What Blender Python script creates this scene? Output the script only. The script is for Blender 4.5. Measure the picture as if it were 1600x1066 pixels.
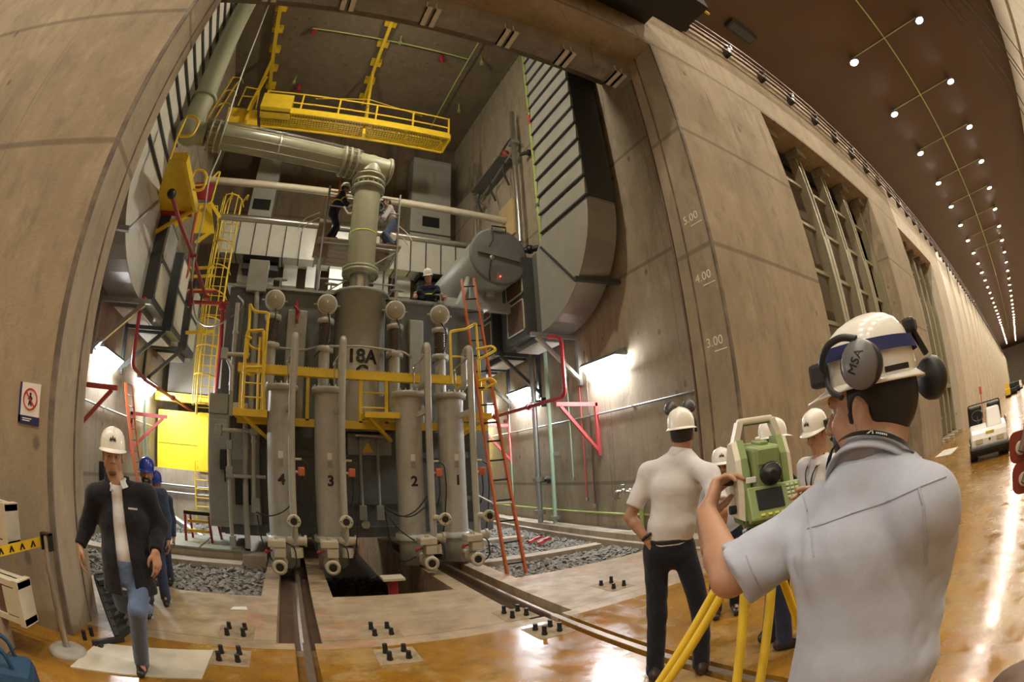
import bpy, bmesh, math, random
import numpy as np
from mathutils import Vector, Matrix
R_ = math.radians
PI = math.pi
random.seed(7)
SC = bpy.context.scene
COL = SC.collection
for o in list(bpy.data.objects):
    bpy.data.objects.remove(o)

# ------------------------------------------------------------------ camera (a fisheye lens, as the photograph was taken with)
CAMH = 1.70
FPX = 748.41
def _rot(w):
    t = np.linalg.norm(w); k = w / t
    K = np.array([[0, -k[2], k[1]], [k[2], 0, -k[0]], [-k[1], k[0], 0]])
    return np.eye(3) + math.sin(t) * K + (1 - math.cos(t)) * K @ K
CR = _rot(np.array([0.273292326, -0.0104228344, -0.463852198])) @ np.array([[1, 0, 0], [0, 0, 1], [0, 1, 0]], float)
cam = bpy.data.cameras.new('camera')
camo = bpy.data.objects.new('camera', cam)
COL.objects.link(camo)
cam.type = 'PANO'
cam.panorama_type = 'FISHEYE_EQUISOLID'
cam.sensor_width = 36.0
cam.fisheye_lens = FPX * 36.0 / 1600.0
cam.fisheye_fov = PI
cam.clip_start = 0.02
cam.clip_end = 600
_M = CR @ np.diag([1, 1, -1])
_m4 = Matrix.Identity(4)
for i in range(3):
    for j in range(3):
        _m4[i][j] = float(_M[i, j])
_m4.translation = Vector((0, 0, CAMH))
camo.matrix_world = _m4
SC.camera = camo

# surveying helpers: the direction of a pixel of the photograph, met with a plane of the hall
def ray(x, y):
    q = (x - 800.0, y - 533.0); r = math.hypot(*q)
    th = 2 * math.asin(r / (2 * FPX)); s = math.sin(th) / max(r, 1e-9)
    d = CR @ np.array([q[0] * s, -q[1] * s, math.cos(th)])
    return Vector((float(d[0]), float(d[1]), float(d[2])))
def _hit(x, y, ax, v):
    d = ray(x, y); c = Vector((0, 0, CAMH))
    return c + d * ((v - c[ax]) / d[ax])
def AX(x, y, v): return _hit(x, y, 0, v)
def AY(x, y, v): return _hit(x, y, 1, v)
def AZ(x, y, v=0.0): return _hit(x, y, 2, v)
def AD(x, y, d): return Vector((0, 0, CAMH)) + ray(x, y) * d

# ------------------------------------------------------------------ world, exposure
w = bpy.data.worlds.new('hall_dark'); SC.world = w
w.use_nodes = True
w.node_tree.nodes['Background'].inputs[0].default_value = (1.0, 0.8, 0.55, 1)
w.node_tree.nodes['Background'].inputs[1].default_value = 0.015
SC.view_settings.view_transform = 'Standard'
SC.view_settings.look = 'None'
SC.view_settings.gamma = 1
SC.view_settings.exposure = 0.33
try:
    SC.view_settings.use_curve_mapping = False
except Exception:
    pass
HALL_LAMP = 640.0       # emission of the hall's ceiling lamps
BAY_TUBE = 85.0         # emission of the fluorescent tubes in the bay
BAY_FLOOD = 850.0       # emission of the floodlights over the bay's opening

# ------------------------------------------------------------------ materials
MATS = {}
class NT:
    def __init__(s, name):
        s.m = bpy.data.materials.new(name); s.m.use_nodes = True
        s.t = s.m.node_tree; s.b = s.t.nodes['Principled BSDF']
        s.tc = None
    def n(s, t, **kw):
        x = s.t.nodes.new(t)
        for k, v in kw.items():
            setattr(x, k, v)
        return x
    def l(s, a, b): s.t.links.new(a, b)
    def co(s):
        if s.tc is None:
            s.tc = s.n('ShaderNodeTexCoord')
        return s.tc.outputs['Object']
    def wco(s):
        return s.n('ShaderNodeNewGeometry').outputs['Position']
    def mapped(s, scale=(1, 1, 1), world=True, rot=(0, 0, 0)):
        mp = s.n('ShaderNodeMapping'); mp.inputs['Scale'].default_value = scale
        mp.inputs['Rotation'].default_value = rot
        s.l(s.wco() if world else s.co(), mp.inputs['Vector'])
        return mp.outputs[0]
    def noise(s, scale, detail=4, rough=.6, vec=None):
        x = s.n('ShaderNodeTexNoise'); x.inputs['Scale'].default_value = scale
        x.inputs['Detail'].default_value = detail; x.inputs['Roughness'].default_value = rough
        if vec is not None: s.l(vec, x.inputs['Vector'])
        return x.outputs['Fac']
    def ramp(s, fac, stops):
        x = s.n('ShaderNodeValToRGB'); e = x.color_ramp.elements
        while len(e) > len(stops): e.remove(e[-1])
        while len(e) < len(stops): e.new(0.5)
        for i, (p, c) in enumerate(stops):
            e[i].position = p
            e[i].color = (c, c, c, 1) if isinstance(c, (int, float)) else (*c, 1)
        s.l(fac, x.inputs[0]); return x.outputs[0]
    def mix(s, fac, a, b, mode='MIX'):
        x = s.n('ShaderNodeMix', data_type='RGBA', blend_type=mode)
        for sock, v in ((x.inputs['Factor'], fac), (x.inputs[6], a), (x.inputs[7], b)):
            if isinstance(v, (int, float)): sock.default_value = v
            elif isinstance(v, tuple): sock.default_value = (*v, 1)
            else: s.l(v, sock)
        return x.outputs[2]
    def math(s, op, a, b=0.0):
        x = s.n('ShaderNodeMath', operation=op)
        for i, v in enumerate((a, b)):
            if isinstance(v, (int, float)): x.inputs[i].default_value = v
            else: s.l(v, x.inputs[i])
        return x.outputs[0]
    def bump(s, h, strength=.3, dist=.02):
        x = s.n('ShaderNodeBump'); x.inputs['Strength'].default_value = strength
        x.inputs['Distance'].default_value = dist
        s.l(h, x.inputs['Height']); s.l(x.outputs[0], s.b.inputs['Normal'])
    def set(s, **kw):
        for k, v in kw.items():
            i = s.b.inputs[k.replace('_', ' ')]
            if isinstance(v, (int, float)): i.default_value = v
            elif isinstance(v, tuple): i.default_value = (*v, 1)
            else: s.l(v, i)

def paint(name, col, rough=.45, metal=0.0, dirt=.25, dscale=6.0, dcol=None, bump=.0, spec=.5):
    "painted or plain surface with a little wear of its own"
    if name in MATS: return MATS[name]
    k = NT(name)
    f = k.noise(dscale, 5, .65, k.co())
    d = dcol or tuple(c * .55 for c in col)
    k.set(Base_Color=k.mix(k.math('MULTIPLY', k.ramp(f, [(.42, 0.0), (.72, 1.0)]), dirt), tuple(col), tuple(d)), Roughness=rough, Metallic=metal)
    k.b.inputs['Specular IOR Level'].default_value = spec
    if bump: k.bump(k.noise(dscale * 8, 3, .6, k.co()), bump, .01)
    MATS[name] = k.m
    return k.m

def glow(name, col, strength):
    if name in MATS: return MATS[name]
    k = NT(name)
    k.set(Base_Color=(.8, .8, .8), Emission_Color=tuple(col))
    k.b.inputs['Emission Strength'].default_value = strength
    MATS[name] = k.m
    return k.m

def concrete(name, base, warm, boards='z', dark=.35, joints=None):
    "board-marked concrete with stains running down it and pour joints at given heights"
    k = NT(name)
    v = k.mapped((1, 1, .4))
    st = k.ramp(k.noise(1.6, 7, .68, v), [(.42, 0.0), (.72, 1.0)])
    big = k.noise(.55, 4, .6, k.mapped((1, 1, .6)))
    fine = k.noise(14, 4, .7, k.mapped((1, 1, 1)))
    c = k.mix(big, tuple(base), tuple(warm))
    c = k.mix(k.math('MULTIPLY', st, dark), c, tuple(b * .45 for b in base))
    c = k.mix(k.math('MULTIPLY', k.ramp(fine, [(.45, 0.0), (.8, 1.0)]), .25), c, tuple(b * .6 for b in base))
    # board marks: thin vertical lines
    w1 = k.noise(1.15, 1, .5, k.mapped((1, 1, .012)))
    ln = k.ramp(k.math('ABSOLUTE', k.math('SUBTRACT', k.math('FRACT', k.math('MULTIPLY', w1, 9.0)), .5)), [(.0, 1.0), (.025, 0.0)])
    ln = k.math('MULTIPLY', ln, k.ramp(k.noise(.9, 3, .6, k.mapped((1, 1, .5))), [(.36, 0.0), (.5, 1.0)]))
    c = k.mix(k.math('MULTIPLY', ln, .6), c, tuple(b * .3 for b in base))
    # long dark run-off streaks and cloudy damp patches
    sk = k.ramp(k.noise(3.2, 4, .6, k.mapped((1, 1, .09))), [(.56, 0.0), (.72, 1.0)])
    sk = k.math('MULTIPLY', sk, k.ramp(k.noise(.5, 4, .6, k.mapped((1, 1, .5))), [(.45, 0.0), (.62, 1.0)]))
    c = k.mix(k.math('MULTIPLY', sk, dark * 1.5), c, tuple(b * .28 for b in base))
    dp = k.ramp(k.noise(.8, 6, .7, k.mapped((1, 1, .8))), [(.52, 0.0), (.72, 1.0)])
    c = k.mix(k.math('MULTIPLY', dp, dark), c, tuple(b * .5 for b in base))
    # pock marks
    vo = k.n('ShaderNodeTexVoronoi'); vo.inputs['Scale'].default_value = 1.6
    k.l(k.mapped((1, 1, .7)), vo.inputs['Vector'])
    pk = k.ramp(vo.outputs['Distance'], [(.055, 1.0), (.10, 0.0)])
    c = k.mix(k.math('MULTIPLY', pk, .8), c, tuple(b * .35 for b in base))
    bl = k.ramp(k.noise(2.6, 6, .72, k.mapped((1, 1, .55))), [(.53, 0.0), (.66, 1.0)])
    c = k.mix(k.math('MULTIPLY', bl, dark * .9), c, tuple(b * .42 for b in base))
    lt = k.ramp(k.noise(1.9, 5, .65, k.mapped((1.3, 1.3, .7))), [(.56, 0.0), (.7, 1.0)])
    c = k.mix(k.math('MULTIPLY', lt, .35), c, tuple(min(1, b * 1.35) for b in base))
    if joints:
        sp = k.n('ShaderNodeSeparateXYZ'); k.l(k.wco(), sp.inputs[0])
        for z in joints:
            d = k.math('ABSOLUTE', k.math('SUBTRACT', sp.outputs['Z'], z))
            c = k.mix(k.math('MULTIPLY', k.ramp(d, [(.0, 1.0), (.03, .9), (.055, 0.0)]), .6), c, tuple(b * .3 for b in base))
    k.set(Base_Color=c, Roughness=.85)
    k.b.inputs['Specular IOR Level'].default_value = .25
    k.bump(k.math('ADD', k.math('MULTIPLY', fine, .5), k.math('MULTIPLY', ln, -.6)), .35, .02)
    MATS[name] = k.m
    return k.m

M = {}
M['wall'] = concrete('hall_concrete', (.405, .335, .24), (.33, .265, .18), dark=.5, joints=[4.66, 6.90, 9.25])
M['wallpale'] = concrete('pale_concrete', (.62, .56, .46), (.55, .48, .38), dark=.2)
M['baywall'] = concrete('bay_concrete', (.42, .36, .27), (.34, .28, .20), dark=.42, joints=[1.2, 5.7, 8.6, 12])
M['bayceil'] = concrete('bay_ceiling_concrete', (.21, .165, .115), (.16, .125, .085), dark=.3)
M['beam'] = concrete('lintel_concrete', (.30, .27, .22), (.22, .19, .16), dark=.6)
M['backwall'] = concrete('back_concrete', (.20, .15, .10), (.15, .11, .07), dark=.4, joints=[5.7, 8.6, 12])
M['curb'] = concrete('curb_concrete', (.46, .40, .31), (.40, .33, .25), dark=.3)
M['grey'] = paint('transformer_grey', (.33, .34, .31), .42, dirt=.3)
M['greydk'] = paint('transformer_dark_grey', (.13, .135, .13), .5, dirt=.3)  # tone darkened so that the shade over the tank sits in the colour
M['cooler'] = paint('cooler_grey', (.42, .41, .36), .4, dirt=.35, dcol=(.24, .22, .17))
M['cream'] = paint('cream_valve_paint', (.55, .50, .38), .42, dirt=.35)
M['olive'] = paint('bus_duct_olive', (.31, .31, .21), .35, dirt=.2)
M['yellow'] = paint('safety_yellow', (.80, .55, .03), .4, dirt=.3, dcol=(.45, .27, .03))
M['yellowbox'] = paint('bright_yellow', (.90, .72, .03), .45, dirt=.12, dscale=2)
M['red'] = paint('fire_red', (.36, .03, .035), .4, dirt=.2)
M['redlt'] = paint('bracket_red', (.55, .09, .09), .5, dirt=.2)
M['orange'] = paint('ladder_orange', (.52, .13, .045), .5, dirt=.25)
M['galv'] = paint('galvanised_steel', (.44, .44, .43), .38, .75, dirt=.3, dscale=9, dcol=(.28, .28, .28))
M['steel'] = paint('plain_steel', (.48, .46, .42), .3, .85, dirt=.3)
M['duct'] = paint('duct_sheet', (.42, .41, .37), .5, .25, dirt=.25, dscale=3)
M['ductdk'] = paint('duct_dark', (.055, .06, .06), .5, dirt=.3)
M['ductwhite'] = paint('duct_white', (.62, .60, .53), .5, dirt=.25, dscale=3)
M['black'] = paint('black_paint', (.012, .012, .013), .4, dirt=.1)
M['rubber'] = paint('black_rubber', (.018, .018, .018), .55, dirt=.1)
M['rust'] = paint('rusty_steel', (.17, .11, .08), .6, .3, dirt=.6, dcol=(.09, .05, .03))
M['rail'] = paint('rail_steel', (.25, .19, .14), .4, .6, dirt=.5, dcol=(.12, .08, .05))
M['greenpipe'] = paint('pale_green_pipe', (.42, .58, .42), .4, dirt=.2)
M['limepipe'] = paint('lime_green_pipe', (.42, .50, .16), .45, dirt=.2)
M['white'] = paint('white_paint', (.78, .77, .73), .4, dirt=.12)
M['glass'] = paint('gauge_glass', (.36, .35, .27), .08, dirt=.05)
M['goldrim'] = paint('pale_louver_frame', (.60, .55, .42), .4, dirt=.2)
M['steelgrid'] = paint('grid_steel_green', (.32, .29, .19), .45, .2, dirt=.3)
M['oldangle'] = paint('stained_steel_edge', (.12, .095, .07), .8, dirt=.7, dscale=3, dcol=(.30, .25, .18))
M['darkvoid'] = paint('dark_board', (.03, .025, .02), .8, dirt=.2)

# ------------------------------------------------------------------ mesh builder
class MB:
    def __init__(s, xf=None):
        s.v = []; s.f = []; s.sm = []; s.xf = xf; s.mi = []; s.cur = 0
    def add(s, vs, fs, smooth=False):
        b = len(s.v)
        if s.xf is not None: vs = [s.xf @ Vector(p) for p in vs]
        s.v.extend([tuple(p) for p in vs])
        for f in fs:
            s.f.append([b + i for i in f]); s.sm.append(smooth); s.mi.append(s.cur)
        return s
    def box(s, lo, hi):
        x0, y0, z0 = lo; x1, y1, z1 = hi
        if x0 > x1: x0, x1 = x1, x0
        if y0 > y1: y0, y1 = y1, y0
        if z0 > z1: z0, z1 = z1, z0
        return s.add([(x0, y0, z0), (x1, y0, z0), (x1, y1, z0), (x0, y1, z0), (x0, y0, z1), (x1, y0, z1), (x1, y1, z1), (x0, y1, z1)],
              [(0, 3, 2, 1), (4, 5, 6, 7), (0, 1, 5, 4), (1, 2, 6, 5), (2, 3, 7, 6), (3, 0, 4, 7)])
    def cbox(s, c, d): return s.box([c[i] - d[i] / 2 for i in range(3)], [c[i] + d[i] / 2 for i in range(3)])
    def rbox(s, lo, hi, r=.01):
        "box with chamfered edges"
        x0, y0, z0 = [min(a, b) for a, b in zip(lo, hi)]; x1, y1, z1 = [max(a, b) for a, b in zip(lo, hi)]
        r = min(r, (x1 - x0) / 2.1, (y1 - y0) / 2.1, (z1 - z0) / 2.1)
        bm = bmesh.new()
        bmesh.ops.create_cube(bm, size=1)
        for v in bm.verts:
            v.co = Vector(((x0 + x1) / 2 + v.co.x * (x1 - x0), (y0 + y1) / 2 + v.co.y * (y1 - y0), (z0 + z1) / 2 + v.co.z * (z1 - z0)))
        bmesh.ops.bevel(bm, geom=bm.edges[:], offset=r, segments=2, affect='EDGES', profile=.5)
        s.bm(bm); return s
    def bm(s, bm, smooth=False):
        bm.verts.index_update()
        s.add([v.co.copy() for v in bm.verts], [[v.index for v in f.verts] for f in bm.faces], smooth)
        bm.free(); return s
    def bar(s, a, b, w, h=None, up=(0, 0, 1)):
        "rectangular bar from a to b; w across, h along up"
        h = h or w; a = Vector(a); b = Vector(b); d = (b - a).normalized(); u = Vector(up)
        if abs(d.dot(u)) > .98: u = Vector((0, 1, 0))
        x = d.cross(u).normalized() * (w / 2); z = x.cross(d).normalized() * (h / 2)
        vs = [a - x - z, a + x - z, a + x + z, a - x + z, b - x - z, b + x - z, b + x + z, b - x + z]
        return s.add(vs, [(0, 1, 2, 3), (4, 7, 6, 5), (0, 4, 5, 1), (1, 5, 6, 2), (2, 6, 7, 3), (3, 7, 4, 0)])
    def cyl(s, a, b, r0, r1=None, n=16, cap=True):
        r1 = r0 if r1 is None else r1
        a = Vector(a); b = Vector(b); d = (b - a).normalized()
        u = Vector((0, 0, 1)) if abs(d.z) < .9 else Vector((1, 0, 0))
        x = d.cross(u).normalized(); y = d.cross(x).normalized()
        vs = []
        for p, r in ((a, r0), (b, r1)):
            for i in range(n):
                t = 2 * PI * i / n; vs.append(p + x * (r * math.cos(t)) + y * (r * math.sin(t)))
        s.add(vs, [(i, (i + 1) % n, n + (i + 1) % n, n + i) for i in range(n)], True)
        if cap: s.add(vs, [tuple(range(n))[::-1], tuple(range(n, 2 * n))])
        return s
    def tube(s, pts, r, n=10, bend=0.0, cap=True, closed=False):
        "round tube along a path; bend rounds its corners"
        P = [Vector(p) for p in pts]
        if bend > 0 and len(P) > 2:
            Q = [P[0]]
            for i in range(1, len(P) - 1):
                a, c, e = P[i - 1], P[i], P[i + 1]
                k = min(bend, (a - c).length * .49, (e - c).length * .49)
                p0 = c + (a - c).normalized() * k; p1 = c + (e - c).normalized() * k
                for j in range(6):
                    t = j / 5; Q.append(p0 * (1 - t) ** 2 + c * (2 * t * (1 - t)) + p1 * t * t)
            Q.append(P[-1]); P = Q
        vs = []; N = len(P); x = None
        for i in range(N):
            if closed: d = (P[(i + 1) % N] - P[i - 1]).normalized()
            else:
                d = (P[min(i + 1, N - 1)] - P[max(i - 1, 0)]).normalized()
            if x is None:
                u = Vector((0, 0, 1)) if abs(d.z) < .9 else Vector((1, 0, 0))
                x = d.cross(u).normalized()
            else:
                x = (x - d * x.dot(d)); x = x.normalized() if x.length > 1e-6 else d.orthogonal().normalized()
            y = d.cross(x)
            rr = r[i] if isinstance(r, (list, tuple)) else r
            for k in range(n):
                t = 2 * PI * k / n; vs.append(P[i] + x * (rr * math.cos(t)) + y * (rr * math.sin(t)))
        fs = []
        for i in range(N if closed else N - 1):
            j = (i + 1) % N
            for k in range(n):
                fs.append((i * n + k, i * n + (k + 1) % n, j * n + (k + 1) % n, j * n + k))
        s.add(vs, fs, True)
        if cap and not closed: s.add(vs, [tuple(range(n))[::-1], tuple(range((N - 1) * n, N * n))])
        return s
    def lathe(s, prof, c=(0, 0, 0), axis=(0, 0, 1), n=24, smooth=True, sx=1.0, sy=1.0):
        "profile of (radius, height) turned about an axis through c"
        c = Vector(c); d = Vector(axis).normalized()
        u = Vector((0, 1, 0)) if abs(d.y) < .9 else Vector((1, 0, 0))
        x = u.cross(d).normalized(); y = d.cross(x)
        vs = []
        for r, h in prof:
            for i in range(n):
                t = 2 * PI * i / n
                vs.append(c + d * h + x * (max(r, 1e-4) * sx * math.cos(t)) + y * (max(r, 1e-4) * sy * math.sin(t)))
        fs = []
        for j in range(len(prof) - 1):
            for i in range(n):
                fs.append((j * n + i, j * n + (i + 1) % n, (j + 1) * n + (i + 1) % n, (j + 1) * n + i))
        s.add(vs, fs, smooth)
        s.add(vs, [tuple(range(n))[::-1], tuple(range((len(prof) - 1) * n, len(prof) * n))])
        return s
    def prism(s, poly, d0, d1, ax=2):
        "polygon in the plane across axis ax, from d0 to d1 along it"
        def P(p, d):
            q = [0, 0, 0]; o = [i for i in range(3) if i != ax]
            q[o[0]], q[o[1]], q[ax] = p[0], p[1], d; return q
        n = len(poly); vs = [P(p, d0) for p in poly] + [P(p, d1) for p in poly]
        return s.add(vs, [tuple(range(n))[::-1], tuple(range(n, 2 * n))] + [(i, (i + 1) % n, n + (i + 1) % n, n + i) for i in range(n)])
    def ball(s, c, r, n=12, R=None):
        rx, ry, rz = (r, r, r) if isinstance(r, (int, float)) else r
        vs = []; fs = []; m = n; k = max(4, n // 2)
        for j in range(1, k):
            a = PI * j / k
            for i in range(m):
                t = 2 * PI * i / m; p = Vector((rx * math.sin(a) * math.cos(t), ry * math.sin(a) * math.sin(t), rz * math.cos(a)))
                vs.append(Vector(c) + (R @ p if R is not None else p))
        t0 = len(vs)
        for sg in (1, -1):
            p = Vector((0, 0, sg * rz)); vs.append(Vector(c) + (R @ p if R is not None else p))
        for j in range(k - 2):
            for i in range(m): fs.append((j * m + i, (j + 1) * m + i, (j + 1) * m + (i + 1) % m, j * m + (i + 1) % m))
        for i in range(m):
            fs.append((t0, i, (i + 1) % m)); fs.append((t0 + 1, (k - 2) * m + (i + 1) % m, (k - 2) * m + i))
        return s.add(vs, fs, True)
    def torus(s, c, axis, R, r, n=24, m=8):
        d = Vector(axis).normalized(); x = d.orthogonal().normalized(); y = d.cross(x)
        return s.tube([Vector(c) + x * (R * math.cos(2 * PI * i / n)) + y * (R * math.sin(2 * PI * i / n)) for i in range(n)], r, m, closed=True)
    def bolts(s, c, axis, R, k, r=.012, h=.02, ph=0):
        d = Vector(axis).normalized(); x = d.orthogonal().normalized(); y = d.cross(x)
        for i in range(k):
            t = 2 * PI * i / k + ph; p = Vector(c) + x * (R * math.cos(t)) + y * (R * math.sin(t))
            s.cyl(p - d * h, p + d * h, r, n=6)
        return s
    def build(s, name, mat, parent=None, sharp=None):
        me = bpy.data.meshes.new(name)
        off = Vector((0, 0, 0))
        p = parent
        while p is not None: off += p.location; p = p.parent
        me.from_pydata([tuple(Vector(q) - off) for q in s.v], [], s.f)
        me.polygons.foreach_set('use_smooth', s.sm)
        mats = mat if isinstance(mat, (list, tuple)) else [mat]
        for m in mats: me.materials.append(m)
        if len(mats) > 1: me.polygons.foreach_set('material_index', s.mi)
        me.validate(clean_customdata=False); me.update()
        o = bpy.data.objects.new(name, me); COL.objects.link(o)
        if parent is not None: o.parent = parent
        else:
            # put a lone thing's origin at its base
            if me.vertices:
                a = np.empty(len(me.vertices) * 3, np.float32); me.vertices.foreach_get('co', a); a = a.reshape(-1, 3)
                lo = a.min(0); hi = a.max(0); b = Vector((float(lo[0] + hi[0]) / 2, float(lo[1] + hi[1]) / 2, float(lo[2])))
                me.transform(Matrix.Translation(-b)); o.location = b
        return o

def tag(o, label=None, cat=None, group=None, kind=None):
    for k, v in (('label', label), ('category', cat), ('group', group), ('kind', kind)):
        if v: o[k] = v
    return o
def thing(name, loc, label, cat, group=None):
    o = bpy.data.objects.new(name, None); COL.objects.link(o)
    o.location = loc; o.empty_display_size = .1
    return tag(o, label, cat, group)
def struct(name, mb, mat):
    return tag(mb.build(name, mat), kind='structure')
def copy_tree(o, parent=None):
    c = o.copy(); COL.objects.link(c); c.parent = parent
    for ch in list(o.children):
        copy_tree(ch, c)
    return c
def text_mesh(txt, size, depth=.004, bold=.0):
    "letters as mesh data in the xz plane, centred"
    cu = bpy.data.curves.new('t', 'FONT'); cu.body = txt; cu.size = size; cu.extrude = depth / 2
    cu.align_x = 'CENTER'; cu.align_y = 'CENTER'; cu.resolution_u = 3; cu.offset = size * bold
    ob = bpy.data.objects.new('t', cu); COL.objects.link(ob)
    dg = bpy.context.evaluated_depsgraph_get()
    me = bpy.data.meshes.new_from_object(ob.evaluated_get(dg))
    vs = [Vector((v.co.x, v.co.z, v.co.y)) for v in me.vertices]; fs = [list(p.vertices)[::-1] for p in me.polygons]
    bpy.data.objects.remove(ob); bpy.data.curves.remove(cu); bpy.data.meshes.remove(me)
    return vs, fs
# ------------------------------------------------------------------ the setting
YF, YB = 3.89, 4.64            # front and back face of the hall's front wall
XL, XR, YE, ZB = -4.65, 6.7, 18.3, 17.0   # the transformer bay
ZC = 16.85                     # hall ceiling
YO = -7.53                      # far long wall of the hall
X0, X1 = -60.0, 235.0
ZPB = 15.0                     # underside of the pale beam heading the far long wall

# floor materials
def floor_mat(name, base, warm, patch, rough, coat):
    k = NT(name)
    n1 = k.noise(.9, 5, .6, k.mapped()); n2 = k.noise(3.5, 5, .65, k.mapped()); n3 = k.noise(.35, 3, .5, k.mapped())
    c = k.mix(k.ramp(n1, [(.35, 0.0), (.7, 1.0)]), tuple(base), tuple(warm))
    c = k.mix(k.math('MULTIPLY', k.ramp(k.math('ADD', k.math('MULTIPLY', n3, .6), k.math('MULTIPLY', k.noise(2.3, 6, .7, k.mapped()), .4)), [(.52, 0.0), (.56, 1.0)]), .75), c, tuple(patch))
    n4 = k.noise(1.7, 6, .7, k.mapped((1, 1.8, 1)))
    c = k.mix(k.math('MULTIPLY', k.ramp(n4, [(.49, 0.0), (.62, 1.0)]), .5), c, tuple(b * .42 for b in warm))
    c = k.mix(k.math('MULTIPLY', k.ramp(n2, [(.46, 0.0), (.66, 1.0)]), .45), c, tuple(b * .5 for b in base))
    sp = k.n('ShaderNodeSeparateXYZ'); k.l(k.wco(), sp.inputs[0])
    g = 0
    for s, period, off in (('X', 5.62, .25), ('Y', 3.1, .12)):
        d = k.math('ABSOLUTE', k.math('SUBTRACT', k.math('MODULO', k.math('ADD', sp.outputs[s], 560 * period + off), period), period / 2))
        lnv = k.ramp(k.math('MULTIPLY', d, 1.0), [(.0, 1.0), (.012, 0.0)])
        c = k.mix(k.math('MULTIPLY', lnv, .8), c, (.03, .025, .02))
    k.set(Base_Color=c, Roughness=k.math('ADD', k.math('MULTIPLY', k.ramp(n2, [(.38, 0.0), (.62, 1.0)]), .20), rough))
    k.b.inputs['Coat Weight'].default_value = coat
    k.b.inputs['Coat Roughness'].default_value = .12
    k.bump(k.math('ADD', n2, k.math('MULTIPLY', k.noise(11, 3, .6, k.mapped()), .35)), .2, .012)
    return k.m
M['ochre'] = floor_mat('ochre_floor', (.27, .125, .014), (.34, .175, .026), (.38, .25, .10), .11, .08)
M['slab'] = floor_mat('bare_slab', (.43, .33, .215), (.33, .23, .13), (.38, .19, .085), .45, .03)
def gravelmat(name, a, b):
    k = NT(name)
    oi = k.n('ShaderNodeObjectInfo')
    v = k.n('ShaderNodeTexVoronoi'); v.inputs['Scale'].default_value = 9
    k.l(k.wco(), v.inputs['Vector'])
    k.set(Base_Color=k.mix(k.noise(7, 3, .6, k.mapped()), tuple(a), tuple(b)), Roughness=.9)
    return k.m
M['gravel'] = gravelmat('gravel_stone', (.15, .145, .13), (.36, .33, .28))
M['pit'] = gravelmat('pit_dirt', (.03, .025, .02), (.08, .06, .045))

def cells(xs, ys, zf, mf, mats, name):
    mb = MB()
    nx, ny = len(xs) - 1, len(ys) - 1
    Z = [[zf((xs[i] + xs[i + 1]) / 2, (ys[j] + ys[j + 1]) / 2) for j in range(ny)] for i in range(nx)]
    for i in range(nx):
        for j in range(ny):
            z = Z[i][j]
            if z is None: continue
            mb.cur = mf((xs[i] + xs[i + 1]) / 2, (ys[j] + ys[j + 1]) / 2)
            a, b, c, d = xs[i], xs[i + 1], ys[j], ys[j + 1]
            mb.add([(a, c, z), (b, c, z), (b, d, z), (a, d, z)], [(0, 1, 2, 3)])
            for (di, dj, p, q) in ((-1, 0, (a, c), (a, d)), (1, 0, (b, d), (b, c)), (0, -1, (b, c), (a, c)), (0, 1, (a, d), (b, d))):
                ii, jj = i + di, j + dj
                z2 = Z[ii][jj] if 0 <= ii < nx and 0 <= jj < ny else None
                if z2 is not None and z2 < z - 1e-6:
                    mb.add([(*p, z), (*q, z), (*q, z2), (*p, z2)], [(0, 1, 2, 3)])
    return struct(name, mb, mats)
xs = [X0, XL, -.53, -.30, -.12, -.045, .025, .075, .15, .43, 2.1, 2.33, 2.50, 2.575, 2.655, 2.72, 2.86, 3.15, 6.2, XR, 20, 60, 120, X1]
ys = [YO, -3.0, 4.3, 4.46, 6.25, 6.42, YE]
def in_stud_recess(x, y): return False
def zfun(x, y):
    if y < 4.3:
        for a, b in ((-.12, -.045), (.025, .075), (2.50, 2.575), (2.655, 2.72)):
            if a < x < b and y > -3.0: return -.08
        return 0
    if x < XL or x > XR:
        return 0 if x > XR and y < 6.3 else (0 if y < 4.46 else None)
    if y > 4.46:
        if -.30 < x < .15: return -.16
        if 2.33 < x < 2.86: return -.17
    elif -.12 < x < -.045 or .025 < x < .075 or 2.5 < x < 2.575 or 2.655 < x < 2.72: return -.08
    if .43 < x < 2.1 and y > 6.25: return -1.1
    if x < -.53 and y > 6.25: return -.13
    if 3.15 < x and y > 6.42: return -.13
    return 0
def mfun(x, y):
    if y < 4.3: return 0
    if x < XL or x > XR: return 1
    if .43 < x < 2.1 and y > 6.25: return 2
    if y > 4.46 and (-.3 < x < .15 or 2.33 < x < 2.86): return 4
    if (x < -.53 and y > 6.25) or (3.15 < x and y > 6.42): return 3
    return 1
cells(xs, ys, zfun, mfun, [M['ochre'], M['slab'], M['pit'], M['gravel'], M['rust']], 'floor')

# front wall: piers, lintels and the long plain wall beyond the second gate
PITCH = 11.22
OPEN = [(-2.3, 5.38), (9.08, 16.4), (20.3, 27.62)]
ZL, ZT = 9.2, 11.55
def wall_seg(name, x0, x1, z0, z1, m='wall', y0=YF, y1=YB):
    return struct(name, MB().box((x0, y0, z0), (x1, y1, z1)), M[m])
wall_seg('wall_front', X0, -2.3, 0, ZT)
wall_seg('wall_front.001', 5.38, 9.08, 0, ZT)
wall_seg('wall_front.002', 16.4, 20.3, 0, ZT)
wall_seg('wall_front.003', 27.62, 31.4, 0, ZT, 'wallpale')
wall_seg('wall_front.004', -2.3, 5.38, ZL, ZT)
wall_seg('wall_front.005', 9.08, 16.4, ZL, ZT)
wall_seg('wall_front.006', 20.3, 27.62, ZL, ZT, 'wallpale')
k = NT('far_wall_board'); n_ = k.noise(1.5, 5, .6, k.mapped((.3, .3, 3)))
k.set(Base_Color=k.mix(n_, (.74, .68, .56), (.58, .52, .41)), Roughness=.45); M['farwall'] = k.m
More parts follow.
